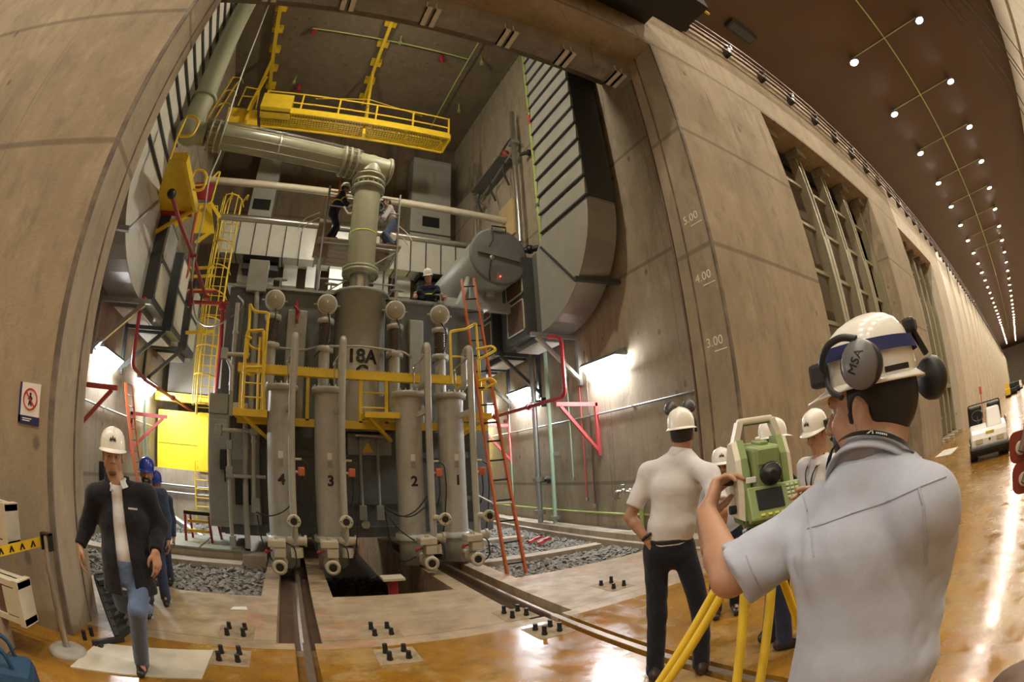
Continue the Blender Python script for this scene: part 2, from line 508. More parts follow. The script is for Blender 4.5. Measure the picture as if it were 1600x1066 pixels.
mb = MB().box((31.4, YF + .12, 0), (X1, YB, ZT))
x = 31.4
while x < X1:
    mb.box((x, YF - .02, 0), (x + .28, YF + .12, ZT)); mb.box((x + 2.4, YF + .06, 0), (x + 2.7, YF + .12, 2.3)); x += 5.61
struct('wall_front.007', mb, M['farwall'])
# rusty steel corner angles of the bay's opening, and the stepped reveal strip behind them
for n, x0, s in ((1, -2.3, 1), (2, 5.38, -1)):
    struct('trim_%d' % n, MB().box((x0 - s * .05, YF - .006, 0), (x0 + s * .006, YF + .03, ZL)).box((x0 - .004, YF + .50, 0), (x0 + s * .012, YF + .53, ZL)), M['oldangle'])
# ledge behind the wall head and the upper wall set back over the crane rail
mb = MB().box((X0, YB, ZT - .3), (X1, 6.6, ZT)); struct('trim_3', mb, M['wallpale'])
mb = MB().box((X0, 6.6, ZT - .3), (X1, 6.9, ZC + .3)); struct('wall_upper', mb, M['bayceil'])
# hall ceiling, opposite wall, far end
k = NT('hall_ceiling_board'); n_ = k.noise(.5, 5, .6, k.mapped((1, .4, 1)))
k.set(Base_Color=k.mix(n_, (.105, .052, .018), (.065, .031, .010)), Roughness=.55); M['hallceil'] = k.m
struct('ceiling', MB().box((X0, YO - 6, ZC), (X1, 6.6, ZC + .3)), M['hallceil'])
mb = MB().box((X0, YO - .5, 0), (X1, YO - .15, 14.9)).box((X0, YO - .5, ZPB), (X1, YO, ZC))
struct('wall_far', mb, M['wallpale'])
mb = MB().box((X1, YO - 6, 0), (X1 + .4, 6.9, ZC)); struct('wall_right.001', mb, M['wallpale'])
mb = MB().box((X0 - .4, YO - 6, 0), (X0, 6.9, ZC)); struct('wall_left.001', mb, M['wallpale'])
# the bay
struct('wall_left', MB().box((XL - .4, YB, -1.2), (XL, YE, ZB)), M['baywall'])
struct('wall_right', MB().box((XR, YB, -1.2), (XR + .4, YE, ZB)), M['baywall'])
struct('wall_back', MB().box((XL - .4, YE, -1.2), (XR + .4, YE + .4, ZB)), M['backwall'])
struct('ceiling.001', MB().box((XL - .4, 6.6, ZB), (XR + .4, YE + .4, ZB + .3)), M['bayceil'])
struct('trim_4', MB().box((6.2, YB + .6, -.13), (XR, YE, .16)).box((6.05, YB + .6, -.13), (6.2, YE, .03)), M['curb'])
mb = MB().box((XL, 15.1, -.13), (.2, YE, 1.45)).box((3.2, 15.1, -.13), (XR, YE, 1.45)); struct('trim_5', mb, M['curb'])
# guide beam under the lintel with its pale channel shoes
b = thing('lintel_guide_beam', (1.5, 4.85, 8.75), 'stained concrete guide beam under the lintel across the bay opening, with pale channels', 'beam')
MB().box((-2.3, YB, 8.78), (5.38, 5.0, 9.2)).build('beam_body', M['beam'], b)
for xx in (-1.6, -.2, 1.25, 2.7, 3.9, 5.1):
    c = MB()
    for dx in (-.14, .02): c.box((xx + dx, YB - .03, 8.74), (xx + dx + .11, 5.02, 8.80)).box((xx + dx, YB - .03, 8.74), (xx + dx + .02, 5.02, 8.95))
    c.build('channel_shoe', M['cream'], b)

# gravel beds (nobody could count these stones)
def stones(name, rects, n, s0, s1, mat):
    rng = np.random.default_rng(3)
    base = [Vector(p).normalized() for p in ((1, 0, .1), (-1, .2, 0), (.1, 1, .2), (0, -1, -.1), (.3, .1, 1), (0, .1, -1), (.7, .7, .5), (-.6, -.7, .6))]
    bm = bmesh.new(); 
    for p in base: bm.verts.new(p)
    bmesh.ops.convex_hull(bm, input=bm.verts[:]); bm.verts.index_update()
    V = np.array([v.co[:] for v in bm.verts]); F = [[v.index for v in f.verts] for f in bm.faces]; bm.free()
    mb = MB(); area = [(r[1] - r[0]) * (r[3] - r[2]) for r in rects]; tot = sum(area)
    for r, a in zip(rects, area):
        for _ in range(int(n * a / tot)):
            s = rng.uniform(s0, s1) * np.array([1, rng.uniform(.6, 1), rng.uniform(.4, .75)]) * (1 + .15 * rng.standard_normal((len(V), 1)))
            t = rng.uniform(0, 6.28); q = V * s; c_, s_ = math.cos(t), math.sin(t); u = rng.uniform(-.5, .5)
            q = np.stack([q[:, 0] * c_ - q[:, 1] * s_, q[:, 0] * s_ + q[:, 1] * c_, q[:, 2] + u * q[:, 0]], 1)
            q += [rng.uniform(r[0], r[1]), rng.uniform(r[2], r[3]), r[4] + rng.uniform(0, .05)]
            mb.add([tuple(p) for p in q], F)
    return mb.build(name, mat)
tag(stones('gravel', [(XL + .05, -.58, 6.3, 8.7, -.12), (XL + .05, -2.6, 8.7, 14.9, -.12)], 4200, .035, .075, M['gravel']), 'grey crushed gravel in the bed left of the rails', 'gravel', kind='stuff')
tag(stones('gravel', [(3.2, 6.02, 6.47, 7.75, -.12), (3.2, 6.02, 8.05, 10.2, -.12), (3.2, 6.02, 10.5, 14, -.12)], 4200, .035, .075, M['gravel']), 'grey crushed gravel in the bed at the foot of the right bay wall', 'gravel', kind='stuff')
tag(stones('rubble', [(.48, 2.05, 6.3, 12, -1.08)], 900, .03, .09, M['pit']), 'dark dirt and rubble on the bottom of the pit between the rails', 'rubble', kind='stuff')

# rails
for x0, lab in ((-.01, 'left worn steel rail running from the hall floor under the transformer'), (2.615, 'right worn steel rail running from the hall floor under the transformer')):
    tag(MB().prism([(x0 - .035, -.005), (x0 - .035, -.04), (x0 - .012, -.05), (x0 - .012, -.13), (x0 - .06, -.16), (x0 + .06, -.16), (x0 + .012, -.13), (x0 + .012, -.05), (x0 + .035, -.04), (x0 + .035, -.005), (x0 + .02, .004), (x0 - .02, .004)][::-1], 4.47, 14.5, 1).box((x0 - .035, -3, -.079), (x0 + .035, 4.47, .004)).build('rail', M['rail']), lab, 'rail', 'rails')
# concrete strips across the right gravel bed
for y0, y1, xe, lab in ((7.76, 8.04, 5.75, 'nearer low concrete strip crossing the right gravel bed'), (10.2, 10.5, 5.3, 'farther low concrete strip crossing the right gravel bed')):
    tag(MB().rbox((3.1, y0, -.14), (xe, y1, .02), .015).build('concrete_strip', M['curb']), lab, 'curb', 'concrete strips in the gravel')
# anchor studs in their rough squares
M['stud'] = paint('stud_black', (.015, .014, .014), .5, dirt=.2)
M['grout'] = paint('rough_grout', (.33, .25, .15), .85, dirt=.7, dscale=9, dcol=(.10, .07, .04), bump=.4)
places = [(-.72, 'left of the left rail'), (.78, 'between the rails'), (2.28, 'beside the right rail'), (3.83, 'right of the right rail')]
for xc, where in places:
    for (ya, yb, far) in ((4.62, 4.83, 'farther square, '), (3.93, 4.11, 'nearer square, ')):
        if xc > 3 and not far.startswith('farther'): continue
        if xc > 3: ya, yb = 4.84, 5.11
        pk = tag(MB().box((xc - .19, ya - .11, .0005), (xc + .19, yb + .11, .003)).build('grout_square', M['grout']), 'rough grout square in the floor, ' + ('far one ' if far[0] == 'f' else 'near one ') + where, 'grout patch', 'grout squares around the anchor studs')
        for dx, sx in ((-.085, 'left'), (.085, 'right')):
            for yy, sy in ((ya, 'front'), (yb, 'back')):
                h = .085 + random.uniform(-.012, .02)
                o = tag(MB().cyl((xc + dx, yy, .002), (xc + dx, yy, h), .024, n=12).cyl((xc + dx, yy, .002), (xc + dx, yy, .03), .03, n=6).build('anchor_stud', M['stud']), 'black anchor stud %s, %s%s %s of its four' % (where, far, sy, sx), 'stud', 'anchor studs in the floor')

# ------------------------------------------------------------------ hall ceiling lamps, in two rows down the hall
M['lamp_glow'] = glow('hall_lamp_glow', (1.0, .88, .70), HALL_LAMP)
def nth(i):
    t = 'th' if 10 <= i % 100 <= 20 else {1: 'st', 2: 'nd', 3: 'rd'}.get(i % 10, 'th')
    return '%d%s' % (i, t)
def hall_lamp(x, y):
    t = thing('ceiling_lamp', (x, y, 16.6), '', 'lamp', 'high bay lamps in two rows along the hall ceiling')
    MB().lathe([(.05, .25), (.09, .22), (.13, .12), (.26, .02), (.27, -.03), (.25, -.03)], (x, y, 16.6), (0, 0, 1), 14).build('housing', M['greydk'], t)
    MB().lathe([(.21, -.0302), (.18, -.05), (.06, -.06)], (x, y, 16.6), (0, 0, 1), 14).build('lens', M['lamp_glow'], t)
    return t
proto = None
ordn = ['nearest', 'second', 'third', 'fourth', 'fifth', 'sixth', 'seventh', 'eighth', 'ninth', 'tenth', 'eleventh', 'twelfth', 'thirteenth', 'fourteenth', 'fifteenth', 'sixteenth']
for row, y in (('near the gate wall', 1.93), ('near the far long wall', -2.58)):
    seen = 0
    for i in range(-9, 34):
        x = 18.95 + 5.63 * i
        if proto is None: proto = hall_lamp(x, y); t = proto
        else:
            t = copy_tree(proto); t.location = (x, y, 16.6)
        vis = x > (13 if y > 0 else 18)
        if vis:
            t['label'] = '%s lamp from the near end of the ceiling row %s' % (nth(seen + 1), row)
            seen += 1
        else: t['label'] = '%s lamp behind the visible ones in the ceiling row %s' % (nth(14 - i), row)
# conduits on the hall ceiling
tag(MB().tube([(12, -.29, 16.8), (160, -.29, 16.8)], .035, 6).build('ceiling_conduit', M['limepipe']), 'long pale green conduit running down the middle of the hall ceiling', 'conduit')
for i in range(0, 8):
    x = 18.95 + 5.63 * i
    tag(MB().tube([(x, -2.58, 16.82), (x, 1.93, 16.82)], .022, 6).build('cross_conduit', M['limepipe']), 'thin cross conduit joining the %s lamp pair on the ceiling' % ordn[i + (0 if i < 0 else 0)], 'conduit', 'cross conduits between ceiling lamps')
sp_ = thing('ceiling_speaker', (13.4, 4.8, 16.6), 'small flat black box on the brown ceiling above the gate wall', 'ceiling box')
MB().rbox((12.6, 4.6, 16.62), (14.2, 5.1, 16.8), .03).build('case', M['black'], sp_)
MB().box((12.7, 4.68, 16.6), (14.1, 5.02, 16.62)).build('grille', M['ductdk'], sp_)
# ------------------------------------------------------------------ the transformer
TX = 1.31
t = thing('transformer', (TX, 10.6, .0), 'big grey power transformer standing on the rails in the bay, lettered 18A C', 'transformer')
TF, TK, TL, TR_, TT = 9.2, 12.2, -1.46, 4.05, 5.16
mb = MB().box((TL, TF, .42), (TR_, TK, TT))
for x in (-1.2, 3.75):
    mb.box((x - .1, TF - .10, .45), (x + .1, TF, 4.9))
mb.box((TL + .1, TF - .14, .42), (TR_ - .1, TF, .62))
for z in (1.05, 1.95): mb.box((TL + .15, TF - .06, z), (TR_ - .15, TF, z + .12))
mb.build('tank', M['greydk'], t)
for x0, x1 in ((-.18, .22), (2.32, 2.62)):
    MB().rbox((x0, TF - .16, 2.6), (x1, TF, 4.75), .02).build('stiffener_panel', M['grey'], t)
mb = MB().box((TL - .08, TF - .1, TT), (TR_ + .08, TK + .1, TT + .05))
for i in range(30): mb.cyl((TL + .1 + i * .185, TF - .06, TT - .02), (TL + .1 + i * .185, TF - .06, TT + .07), .014, n=6)
mb.build('cover_flange', M['grey'], t)
# turret
TC = (TX, 9.25)
tb = MB().lathe([(.53, 3.95), (.53, 5.16), (.60, 5.16), (.60, 5.22), (.50, 5.25), (.28, 5.27)], (TC[0], TC[1], 0), n=40).bolts((TC[0], TC[1], 5.2), (0, 0, 1), .57, 30, .014, .045).build('turret', M['grey'], t)
MB().lathe([(.535, 2.45), (.535, 3.97), (.53, 4.0)], (TC[0], TC[1], 0), n=40).build('turret_skirt', M['cooler'], t)
def wrap_text(txt, size, cx, cy, r, z, name, mat, parent, yaw=0):
    vs, fs = text_mesh(txt, size, .008, .035)
    mb = MB()
    out = []
    for v in vs:
        a = -PI / 2 + v.x / r + yaw
        rr = r + .003 - v.y
        out.append((cx + rr * math.cos(a), cy + rr * math.sin(a), z + v.z))
    mb.add(out, fs)
    return mb.build(name, mat, parent)
wrap_text('18A', .36, TC[0], TC[1], .537, 3.83, 'lettering', M['black'], t)
wrap_text('C', .36, TC[0], TC[1], .537, 3.52, 'lettering', M['black'], t)
# oil pipe with elbows along the front at bushing height
MB().tube([(-.75, 8.85, 3.92), (.2, 8.9, 3.92), (.5, 8.62, 3.95), (1.3, 8.62, 4.0), (2.1, 8.62, 3.95), (2.3, 8.8, 3.9)], .022, 8, bend=.1).build('front_conduit', M['cooler'], t)
# running gear, jacking feet
for x in (-.01, 2.615):
    w_ = MB()
    w_.box((x - .22, TF + .2, .2), (x + .22, TK - .2, .44))
    for y in (9.7, 10.3, 11.2, 11.8): w_.cyl((x - .06, y, .17), (x + .06, y, .17), .17, n=20)
    w_.build('wheel_bogie', M['black'], t)
# dark panels, brackets and a white gauge low on the front
MB().lathe([(.085, 0), (.085, .04), (.07, .06), (.02, .06)], AY(571, 820, 9.0), (0, -1, 0), 20).build('white_gauge', M['white'], t)
MB().rbox((1.08, 9.06, 2.0), (1.95, 9.2, 2.42), .02).build('terminal_box', M['grey'], t)
mb = MB().prism([(1.36, 2.06), (1.58, 2.06), (1.47, 2.26)], 9.045, 9.06, 1); mb.build('warning_triangle', M['yellow'], t)
for px, top in ((563, 685), (590, 690), (643, 690)):
    a = AY(px, top, 8.9); b = AY(px + 3, 790, 8.9)
    MB().tube([(a.x, 9.18, a.z), (a.x, 8.9, a.z), (a.x, 8.9, b.z)], .028, 8, bend=.05).rbox((a.x - .07, 8.84, b.z - .28), (a.x + .07, 8.98, b.z), .01).build('front_drop_pipe', M['grey'], t)
a = AY(555, 680, 8.85); b = AY(605, 683, 8.85)
MB().tube([a, b], .035, 8).build('cross_pipe', M['steel'], t)
for px, py in ((660, 485), (727, 395)): pass
mb = MB()
mb.tube([AY(464, 470, 9.0), AY(464, 505, 9.0)], .03, 6); mb.tube([AY(460, 478, 8.95), AY(468, 488, 8.95), AY(463, 500, 8.95)], .025, 6); mb.build('red_lashing', M['red'], t)
# --- control cabinet at the left end
c = thing('control_cabinet', (-1.4, 9.0, .57), 'tall grey control cabinet hung on the left end of the transformer', 'cabinet')
MB().rbox((-1.62, 8.88, .57), (-1.2, 9.19, 2.62), .02).build('body', M['grey'], c)
d = MB().rbox((-1.59, 8.85, .68), (-1.23, 8.88, 2.52), .01).build('door', M['grey'], c)
MB().rbox((-1.29, 8.83, 1.4), (-1.265, 8.855, 1.6), .005).build('handle', M['black'], d)
MB().rbox((-1.62, 8.86, 2.62), (-1.24, 9.19, 2.99), .015).build('top_box', M['grey'], c)
MB().rbox((-1.48, 8.88, 2.98), (-1.38, 8.94, 3.08), .01).build('lug', M['greydk'], c)
# side boxes, brackets and conduits at the left end
c2 = thing('cable_cabinet', (-1.2, 9.1, .2), 'narrow grey cable cabinet between the control cabinet and cooling column 4', 'cabinet')
MB().rbox((-1.19, 8.98, .62), (-.62, 9.19, 2.35), .02).build('body', M['grey'], c2)
MB().rbox((-1.36, 8.70, 1.62), (-1.24, 8.85, 1.98), .02).build('black_box', M['black'], c2)
MB().rbox((-1.10, 8.93, 1.0), (-.80, 8.985, 1.5), .01).build('dark_panel', M['black'], c2)
MB().rbox((-1.15, 8.86, 2.62), (-.85, 9.18, 2.85), .01).build('white_box', M['white'], c2)
def cond(pts, y, r, label, mat='cooler', name='conduit_pipe', grp=None, boxes=(), bend=.08):
    P = [AY(px, py, y) for px, py in pts]
    th = thing(name, P[-1], label, 'conduit', grp) if boxes else None
    cl = MB().tube(P, r, 10, bend=bend)
    for q in P[1:-1]: cl.cyl(q - Vector((0, 0, .03)), q + Vector((0, 0, .03)), r * 1.35, n=10)
    if th is None: return tag(cl.build(name, M[mat]), label, 'conduit', grp)
    cl.build('pipe', M[mat], th)
    for (px, py, s) in boxes:
        q = AY(px, py, y); MB().rbox((q.x - s / 2, y - .07, q.z - s * .8), (q.x + s / 2, y + .06, q.z + s * .8), .01).build('junction_box', M['grey'], th)
    return th
cond([(384, 640), (384, 700), (388, 857)], 8.7, .055, 'tall pale grey pipe hanging beside the dark cable cabinet, bottom end open', grp='pale conduits on the left end of the transformer')
cond([(343, 672), (395, 674), (397, 690), (397, 785)], 8.55, .04, 'pale conduit with square end box running over and down left of cooling column 4', boxes=[(342, 672, .12), (398, 672, .12), (400, 790, .16)])
cond([(358, 690), (359, 745), (363, 840)], 8.6, .038, 'pale conduit with a grey box, left of the open hanging pipe', boxes=[(359, 695, .1), (359, 738, .13), (364, 845, .11)])
cond([(364, 744), (415, 746)], 8.6, .035, 'short horizontal conduit between the two hanging conduits left of column 4')
cond([(403, 440), (399, 520), (392, 640)], 9.1, .055, 'tall pale pipe rising beside the left bushing to a grey box on the tank top', boxes=[(403, 432, .42)])
cond([(372, 474), (368, 520), (365, 555), (362, 600), (360, 650)], 8.9, .045, 'grey conduit up the outer left edge of the tank')
cond([(350, 553), (390, 555)], 8.7, .04, 'short grey conduit with end box left of the yellow platform', boxes=[(351, 553, .13)])
cond([(356, 562), (362, 575), (361, 612)], 8.7, .04, 'short bent conduit hanging below the end box left of the yellow platform')

# --- cooling columns
CXS = {4: -.19, 3: .63, 2: 2.05, 1: 2.83}
PXS = {4: -.0, 3: .82, 2: 2.28, 1: 3.06}
CY = 8.1
def cooler(num):
    x = CXS[num]; px = PXS[num]
    th = thing('cooling_column', (x, CY, .06), 'tall grey oil cooling column numbered %d in front of the tank' % num, 'cooler', 'numbered cooling columns')
    MB().lathe([(.235, .56), (.235, 3.0)], (x, CY, 0), n=32).build('shell', M['cooler'], th)
    tf = MB().lathe([(.24, 2.98), (.29, 2.98), (.29, 3.03), (.292, 3.035), (.292, 3.08), (.10, 3.10), (.05, 3.10)], (x, CY, 0), n=32).build('top_flange', M['cooler'], th)
    MB().bolts((x, CY, 3.07), (0, 0, 1), .26, 16, .014, .05).build('bolt_ring', M['steel'], tf)
    bf = MB().lathe([(.30, .50), (.30, .60), (.24, .60)], (x, CY, 0), n=32).build('base_flange', M['cooler'], th)
    MB().bolts((x, CY, .55), (0, 0, 1), .275, 16, .014, .065).build('bolt_ring', M['steel'], bf)
    MB().lathe([(.20, .05), (.25, .06), (.25, .50)], (x, CY, 0), n=32).build('lower_pot', M['cooler'], th)
    # nameplates and number
    for z in (1.93, 1.80):
        p = MB(); vs, fs = [], []
        for i in range(5):
            a = -PI / 2 + (i - 2) * .085 + .02
            for zz in (z - .055, z + .055): vs.append((x + .2405 * math.cos(a), CY + .2405 * math.sin(a), zz))
        for i in range(4): fs.append((2 * i, 2 * i + 2, 2 * i + 3, 2 * i + 1))
        p.add(vs, fs); p.build('nameplate', paint('plate_pale', (.72, .71, .66), .35) if z > 1.9 else paint('plate_dull', (.30, .26, .22), .4), th)
    wrap_text(str(num), .235, x, CY, .237, 1.52, 'number', M['black'], th, .06)
    # bent oil pipe in front
    pf, pb = 7.62, 7.98
    pp = MB().tube([(px, pf, .50), (px, pf, 3.86), (px + .02, pb - .1, 3.86), (px + .02, pb, 3.7), (px + .02, pb, 3.2), (px + .02, TF, 3.15)], .058, 14, bend=.14).build('oil_pipe', M['cooler'], th)
    fl = MB().tube([(px, pf, .92), (px + (.14 if num < 3 else 0), 7.42, .90)], .05, 12)
    fx = px + (.14 if num < 3 else .0)
    fl.lathe([(.05, 0), (.11, 0), (.11, .035), (.055, .035), (.05, -.03)], (fx, 7.42, .90), (0, -1, 0), 24); f_ = fl.build('outlet_flange', M['cream'], th)
    MB().cyl((fx, 7.40, .90), (fx, 7.375, .90), .054, n=16).bolts((fx, 7.39, .90), (0, -1, 0), .084, 4, .011, .012, .7).build('outlet_bore', M['black'], f_)
    MB().cyl((px + .16, pf + .02, .56), (px - .12, pf + .02, .56), .075, n=14).cyl((px + .15, pf + .02, .56), (px + .19, pf + .02, .56), .095, n=14).cyl((px + .02, pf, .45), (px + .02, pf, .30), .10, n=14).build('pipe_tee', M['cream'], th)
    MB().bar((px, pf + .02, 2.72), (x + .1, CY - .2, 2.66), .05, .09).build('pipe_clamp', M['cooler'], th)
    # drain valve with its cream actuator
    vx = x - .08 if num > 2 else x + .06
    vy = 7.28
    v = MB().cyl((vx, 7.9, .24), (vx, vy + .1, .20), .055, n=12).lathe([(.06, .3), (.13, .3), (.13, .34), (.06, .34)], (vx, vy + .62 if False else vy + .55, .22), (0, -1, 0), 16).ball((vx, vy + .13, .20), .1, 12).lathe([(.05, .1), (.12, .1), (.12, .15), (.065, .15), (.06, .1)], (vx, vy + .1, .20), (0, -1, 0), 20)
    v_ = v.build('drain_valve', M['cream'], th)
    MB().cyl((vx, vy - .03, .20), (vx, vy - .052, .20), .062, n=16).build('valve_bore', M['black'], v_)
    ac = MB().rbox((vx - .16, vy - .02, .50), (vx + .12, vy + .24, .62), .02).rbox((vx - .07, vy + .0, .34), (vx + .11, vy + .2, .50), .02).cyl((vx, vy + .12, .34), (vx, vy + .12, .2), .035, n=10).cyl((vx - .02, vy + .1, .62), (vx - .02, vy + .1, .66), .035, n=10)
    a_ = ac.build('actuator', M['cream'], th)
    MB().ball((vx - .19, vy + .1, .42), .035, 8).cyl((vx - .19, vy + .1, .42), (vx - .1, vy + .1, .44), .018, n=8).build('red_handle', M['red'], a_)
    # flow switch with cables
    s = MB().rbox((px + .10, pf, 1.60), (px + .21, pf + .11, 1.74), .02)
    s_ = s.build('flow_switch', M['orange'], th)
    MB().cyl((px + .0, pf + .05, 1.66), (px + .12, pf + .05, 1.66), .022, n=8).cyl((px + .05, pf + .05, 1.86), (px + .16, pf + .05, 1.86), .02, n=8).build('switch_neck', M['cream'], s_)
    MB().tube([(px + .14, pf + .05, 1.86), (px + .26, pf + .04, 1.80), (px + .28, pf + .04, 1.4), (px + .24, pf + .05, 1.0), (px + .2, pf + .1, .6)], .012, 6, bend=.1).tube([(px + .16, pf + .05, 1.6), (px + .17, pf + .05, 1.3), (px + .12, pf + .1, 1.1)], .012, 6, bend=.1).build('switch_cable', M['rubber'], s_)
    MB().tube([(vx + .1, vy + .1, .58), (vx + .26, vy + .1, .5), (vx + .27, vy + .1, .2), (vx + .12, vy + .15, .1)], .012, 6, bend=.12).build('actuator_cable', M['rubber'], a_)
    # rod and small handwheel above the column
    MB().tube([(x + .1, CY - .05, 3.08), (x + .1, CY - .05, 3.55), (px, pf + .12, 3.68)], .014, 6, bend=.04).ball((x + .1, CY - .05, 3.5), .04, 8).build('vent_rod', M['steel'], th)
    return th
for n_ in (4, 3, 2, 1): cooler(n_)
# loose black cables between the columns
for pts, y, lab in (([(400, 800), (420, 808), (445, 800), (462, 780)], 7.75, 'black cables looping from the grey box to column 4'),
                    ([(402, 805), (410, 850), (428, 880)], 7.5, 'black cable falling from the grey box to the valve of column 4'),
                    ([(600, 790), (625, 810), (650, 800), (668, 775)], 7.75, 'upper black cable looping across column 2'),
                    ([(600, 795), (640, 812), (667, 790)], 7.7, 'lower black cable looping across column 2'),
                    ([(602, 800), (625, 830), (648, 845)], 7.6, 'black cable slanting down to the actuator of column 2'),
                    ([(602, 800), (612, 860), (630, 880), (650, 870)], 7.55, 'long black cable hanging into the pit left of column 2'),
                    ([(560, 800), (557, 860), (545, 895)], 7.55, 'black cable hanging down right of column 3')):
    P = [AY(px, py, y) for px, py in pts]
    tag(MB().tube(P, .013, 6, bend=.3).build('loose_cable', M['rubber']), lab, 'cable', 'loose black cables on the transformer front')

# --- bushings / bladder heads along the front
BX = [(-.46, 'leftmost, behind column 4'), (.58, 'behind column 3, left of the 18A lettering'), (1.95, 'right of the 18A lettering, behind column 2'), (2.88, 'rightmost, behind column 1')]
BY = 8.75
for i, (x, where) in enumerate(BX):
    th = thing('bushing', (x, BY, 2.6), 'bushing with ribbed insulator and glass head, ' + where, 'bushing', 'bushings along the transformer front')
    MB().lathe([(.105, 2.6), (.105, 3.88)], (x, BY, 0), n=20).cyl((x, BY, 2.65), (x, TF, 2.6), .1, n=14).build('pipe', M['cooler'], th)
    f1 = MB().lathe([(.1, 3.86), (.17, 3.86), (.17, 3.96), (.1, 3.98)], (x, BY, 0), n=24); f1.bolts((x, BY, 3.91), (0, 0, 1), .15, 10, .012, .065); f1.build('lower_flange', M['cooler'], th)
    prof = []
    for j in range(9):
        z = 3.98 + j * .048
        prof += [(.095, z), (.128, z + .02), (.095, z + .044)]
    MB().lathe(prof, (x, BY, 0), n=20).build('insulator', paint('brown_porcelain', (.10, .075, .06), .25, dirt=.2), th)
    MB().lathe([(.1, 4.41), (.165, 4.41), (.165, 4.50), (.09, 4.52), (.09, 4.66)], (x, BY, 0), n=24).build('upper_flange', M['cooler'], th)
    fy = Vector((0 - x * .35, -8.0, -2.6)).normalized() if False else Vector((-x * .10 + .02, -1, -.22)).normalized()
    c0 = Vector((x, BY + .02, 4.80))
    hd = MB().ball(c0 + fy * -.02, .205, 20); hd.lathe([(.19, -.1), (.20, 0), (.205, .1), (.19, .12)], c0, fy, 24)
    hd.cyl(c0 + Vector((-.26, 0, 0)), c0 + Vector((.26, 0, 0)), .02, n=8)
    h_ = hd.build('head', M['cooler'], th)
    MB().lathe([(.172, .0), (.172, .14), (.165, .20), (.15, .215), (.02, .22)], c0, fy, 24).build('glass_dome', M['glass'], h_)
    MB().torus(c0 + fy * .145, fy, .178, .012, 28, 6).ball(c0 + fy * .222 + Vector((0, 0, .05)), (.02, .015, .035), 8).build('dome_rim', M['white'], h_)
    MB().torus((x + .06, BY + .12, 5.28), (0, -.25, 1), .13, .014, 20, 6).bar((x + .06 - .13, BY + .12, 5.28), (x + .06 + .13, BY + .12, 5.28), .018).bar((x + .06, BY, 5.25), (x + .06, BY + .24, 5.31), .018).cyl((x + .06, BY + .12, 4.98), (x + .06, BY + .12, 5.28), .018, n=8).build('handwheel', M['grey'], th)
    MB().tube([c0 + fy * .12 + Vector((.03, 0, -.17)), (x + .06, BY - .24, 4.4), (x - .03 if i == 0 else x + .05, BY - .16, 4.0), (x - .2, BY - .1, 3.75)], .013, 6, bend=.15).build('signal_cable', M['rubber'], th)

# --- yellow access platform around the columns
p = thing('access_platform', (TX, 8.6, 2.4), 'yellow steel access platform and railing behind the cooling columns', 'platform')
PY_ = 8.38
MB().box((-1.0, PY_, 2.44), (3.68, PY_ + .05, 2.58)).box((-1.0, PY_ + .05, 2.50), (3.68, 9.15, 2.53)).build('deck', M['yellow'], p)
mb = MB().box((-1.02, PY_ - .05, 3.32), (3.66, PY_ + .10, 3.47))
for i in range(92): mb.box((-1.0 + i * .0505, PY_ - .055, 3.455), (-.975 + i * .0505, PY_ - .03, 3.485))
mb.build('top_beam', M['yellow'], p)
for x in (-.95, -.55, .28, 1.24, 1.72, 3.1, 3.6):
    MB().box((x - .03, PY_, 2.55), (x + .03, PY_ + .05, 3.35)).build('post', M['yellow'], p)
for z in (2.83, 3.1):
    MB().tube([(1.24, PY_ + .02, z), (1.72, PY_ + .02, z)], .014, 6).build('rung', M['yellow'], p)
# small landing stepping out in the middle, with its brace
l_ = MB().box((1.25, 7.92, 2.60), (1.86, 8.42, 2.70)).bar((1.32, 7.97, 2.60), (1.8, 8.4, 2.24), .05).build('middle_landing', M['yellow'], p)
# left cage that stands out in front
lc = MB().box((-1.02, 7.95, 2.52), (-.42, 8.42, 2.64)).bar((-.85, 8.0, 2.52), (-.42, 8.4, 2.2), .05).build('left_landing', M['yellow'], p)
def hoop(pts, y=None, r=.024):
    return MB().tube(pts, r, 8, bend=.12)
for s, zt in ((0, 4.02), (1, 4.55)):
    pass
YF_ = 7.98
A = lambda px, py, y=YF_: AY(px, py, y)
h = MB()
h.tube([A(379, 650), A(382, 583), A(385, 527), (A(385, 527).x + .05, 8.3, A(385, 520).z)], .028, 8, bend=.08)
h.tube([A(413, 648), A(411, 600), A(412, 517), (A(412, 517).x, 8.35, A(412, 517).z)], .028, 8, bend=.06)
h.tube([A(385, 527), A(388, 517), A(412, 516)], .028, 8, bend=.04)
h.tube([A(381, 580), (A(381, 580).x - .03, 8.2, A(381, 578).z), (A(381, 580).x + .1, 8.42, A(381, 578).z)], .028, 8, bend=.1)
h.tube([A(381, 580), A(384, 574), A(411, 574)], .028, 8, bend=.04)
h.tube([A(402, 650), A(404, 580), A(407, 527)], .022, 8)
h.build('left_cage_rails', M['yellow'], p)
h = MB()
h.tube([A(386, 560, 8.2), A(390, 500, 8.2), A(391, 474, 8.2), A(394, 483, 8.2), A(400, 487, 8.2), A(420, 489, 8.2), A(416, 530, 8.2), A(412, 580, 8.2)], .026, 8, bend=.05)
h.tube([A(388, 537, 8.2), A(394, 544, 8.2), A(414, 547, 8.2)], .022, 8, bend=.05)
for py in (598, 620): h.tube([A(382, py), A(412, py + 2)], .014, 6)
h.build('left_ladder_loop', M['yellow'], p)
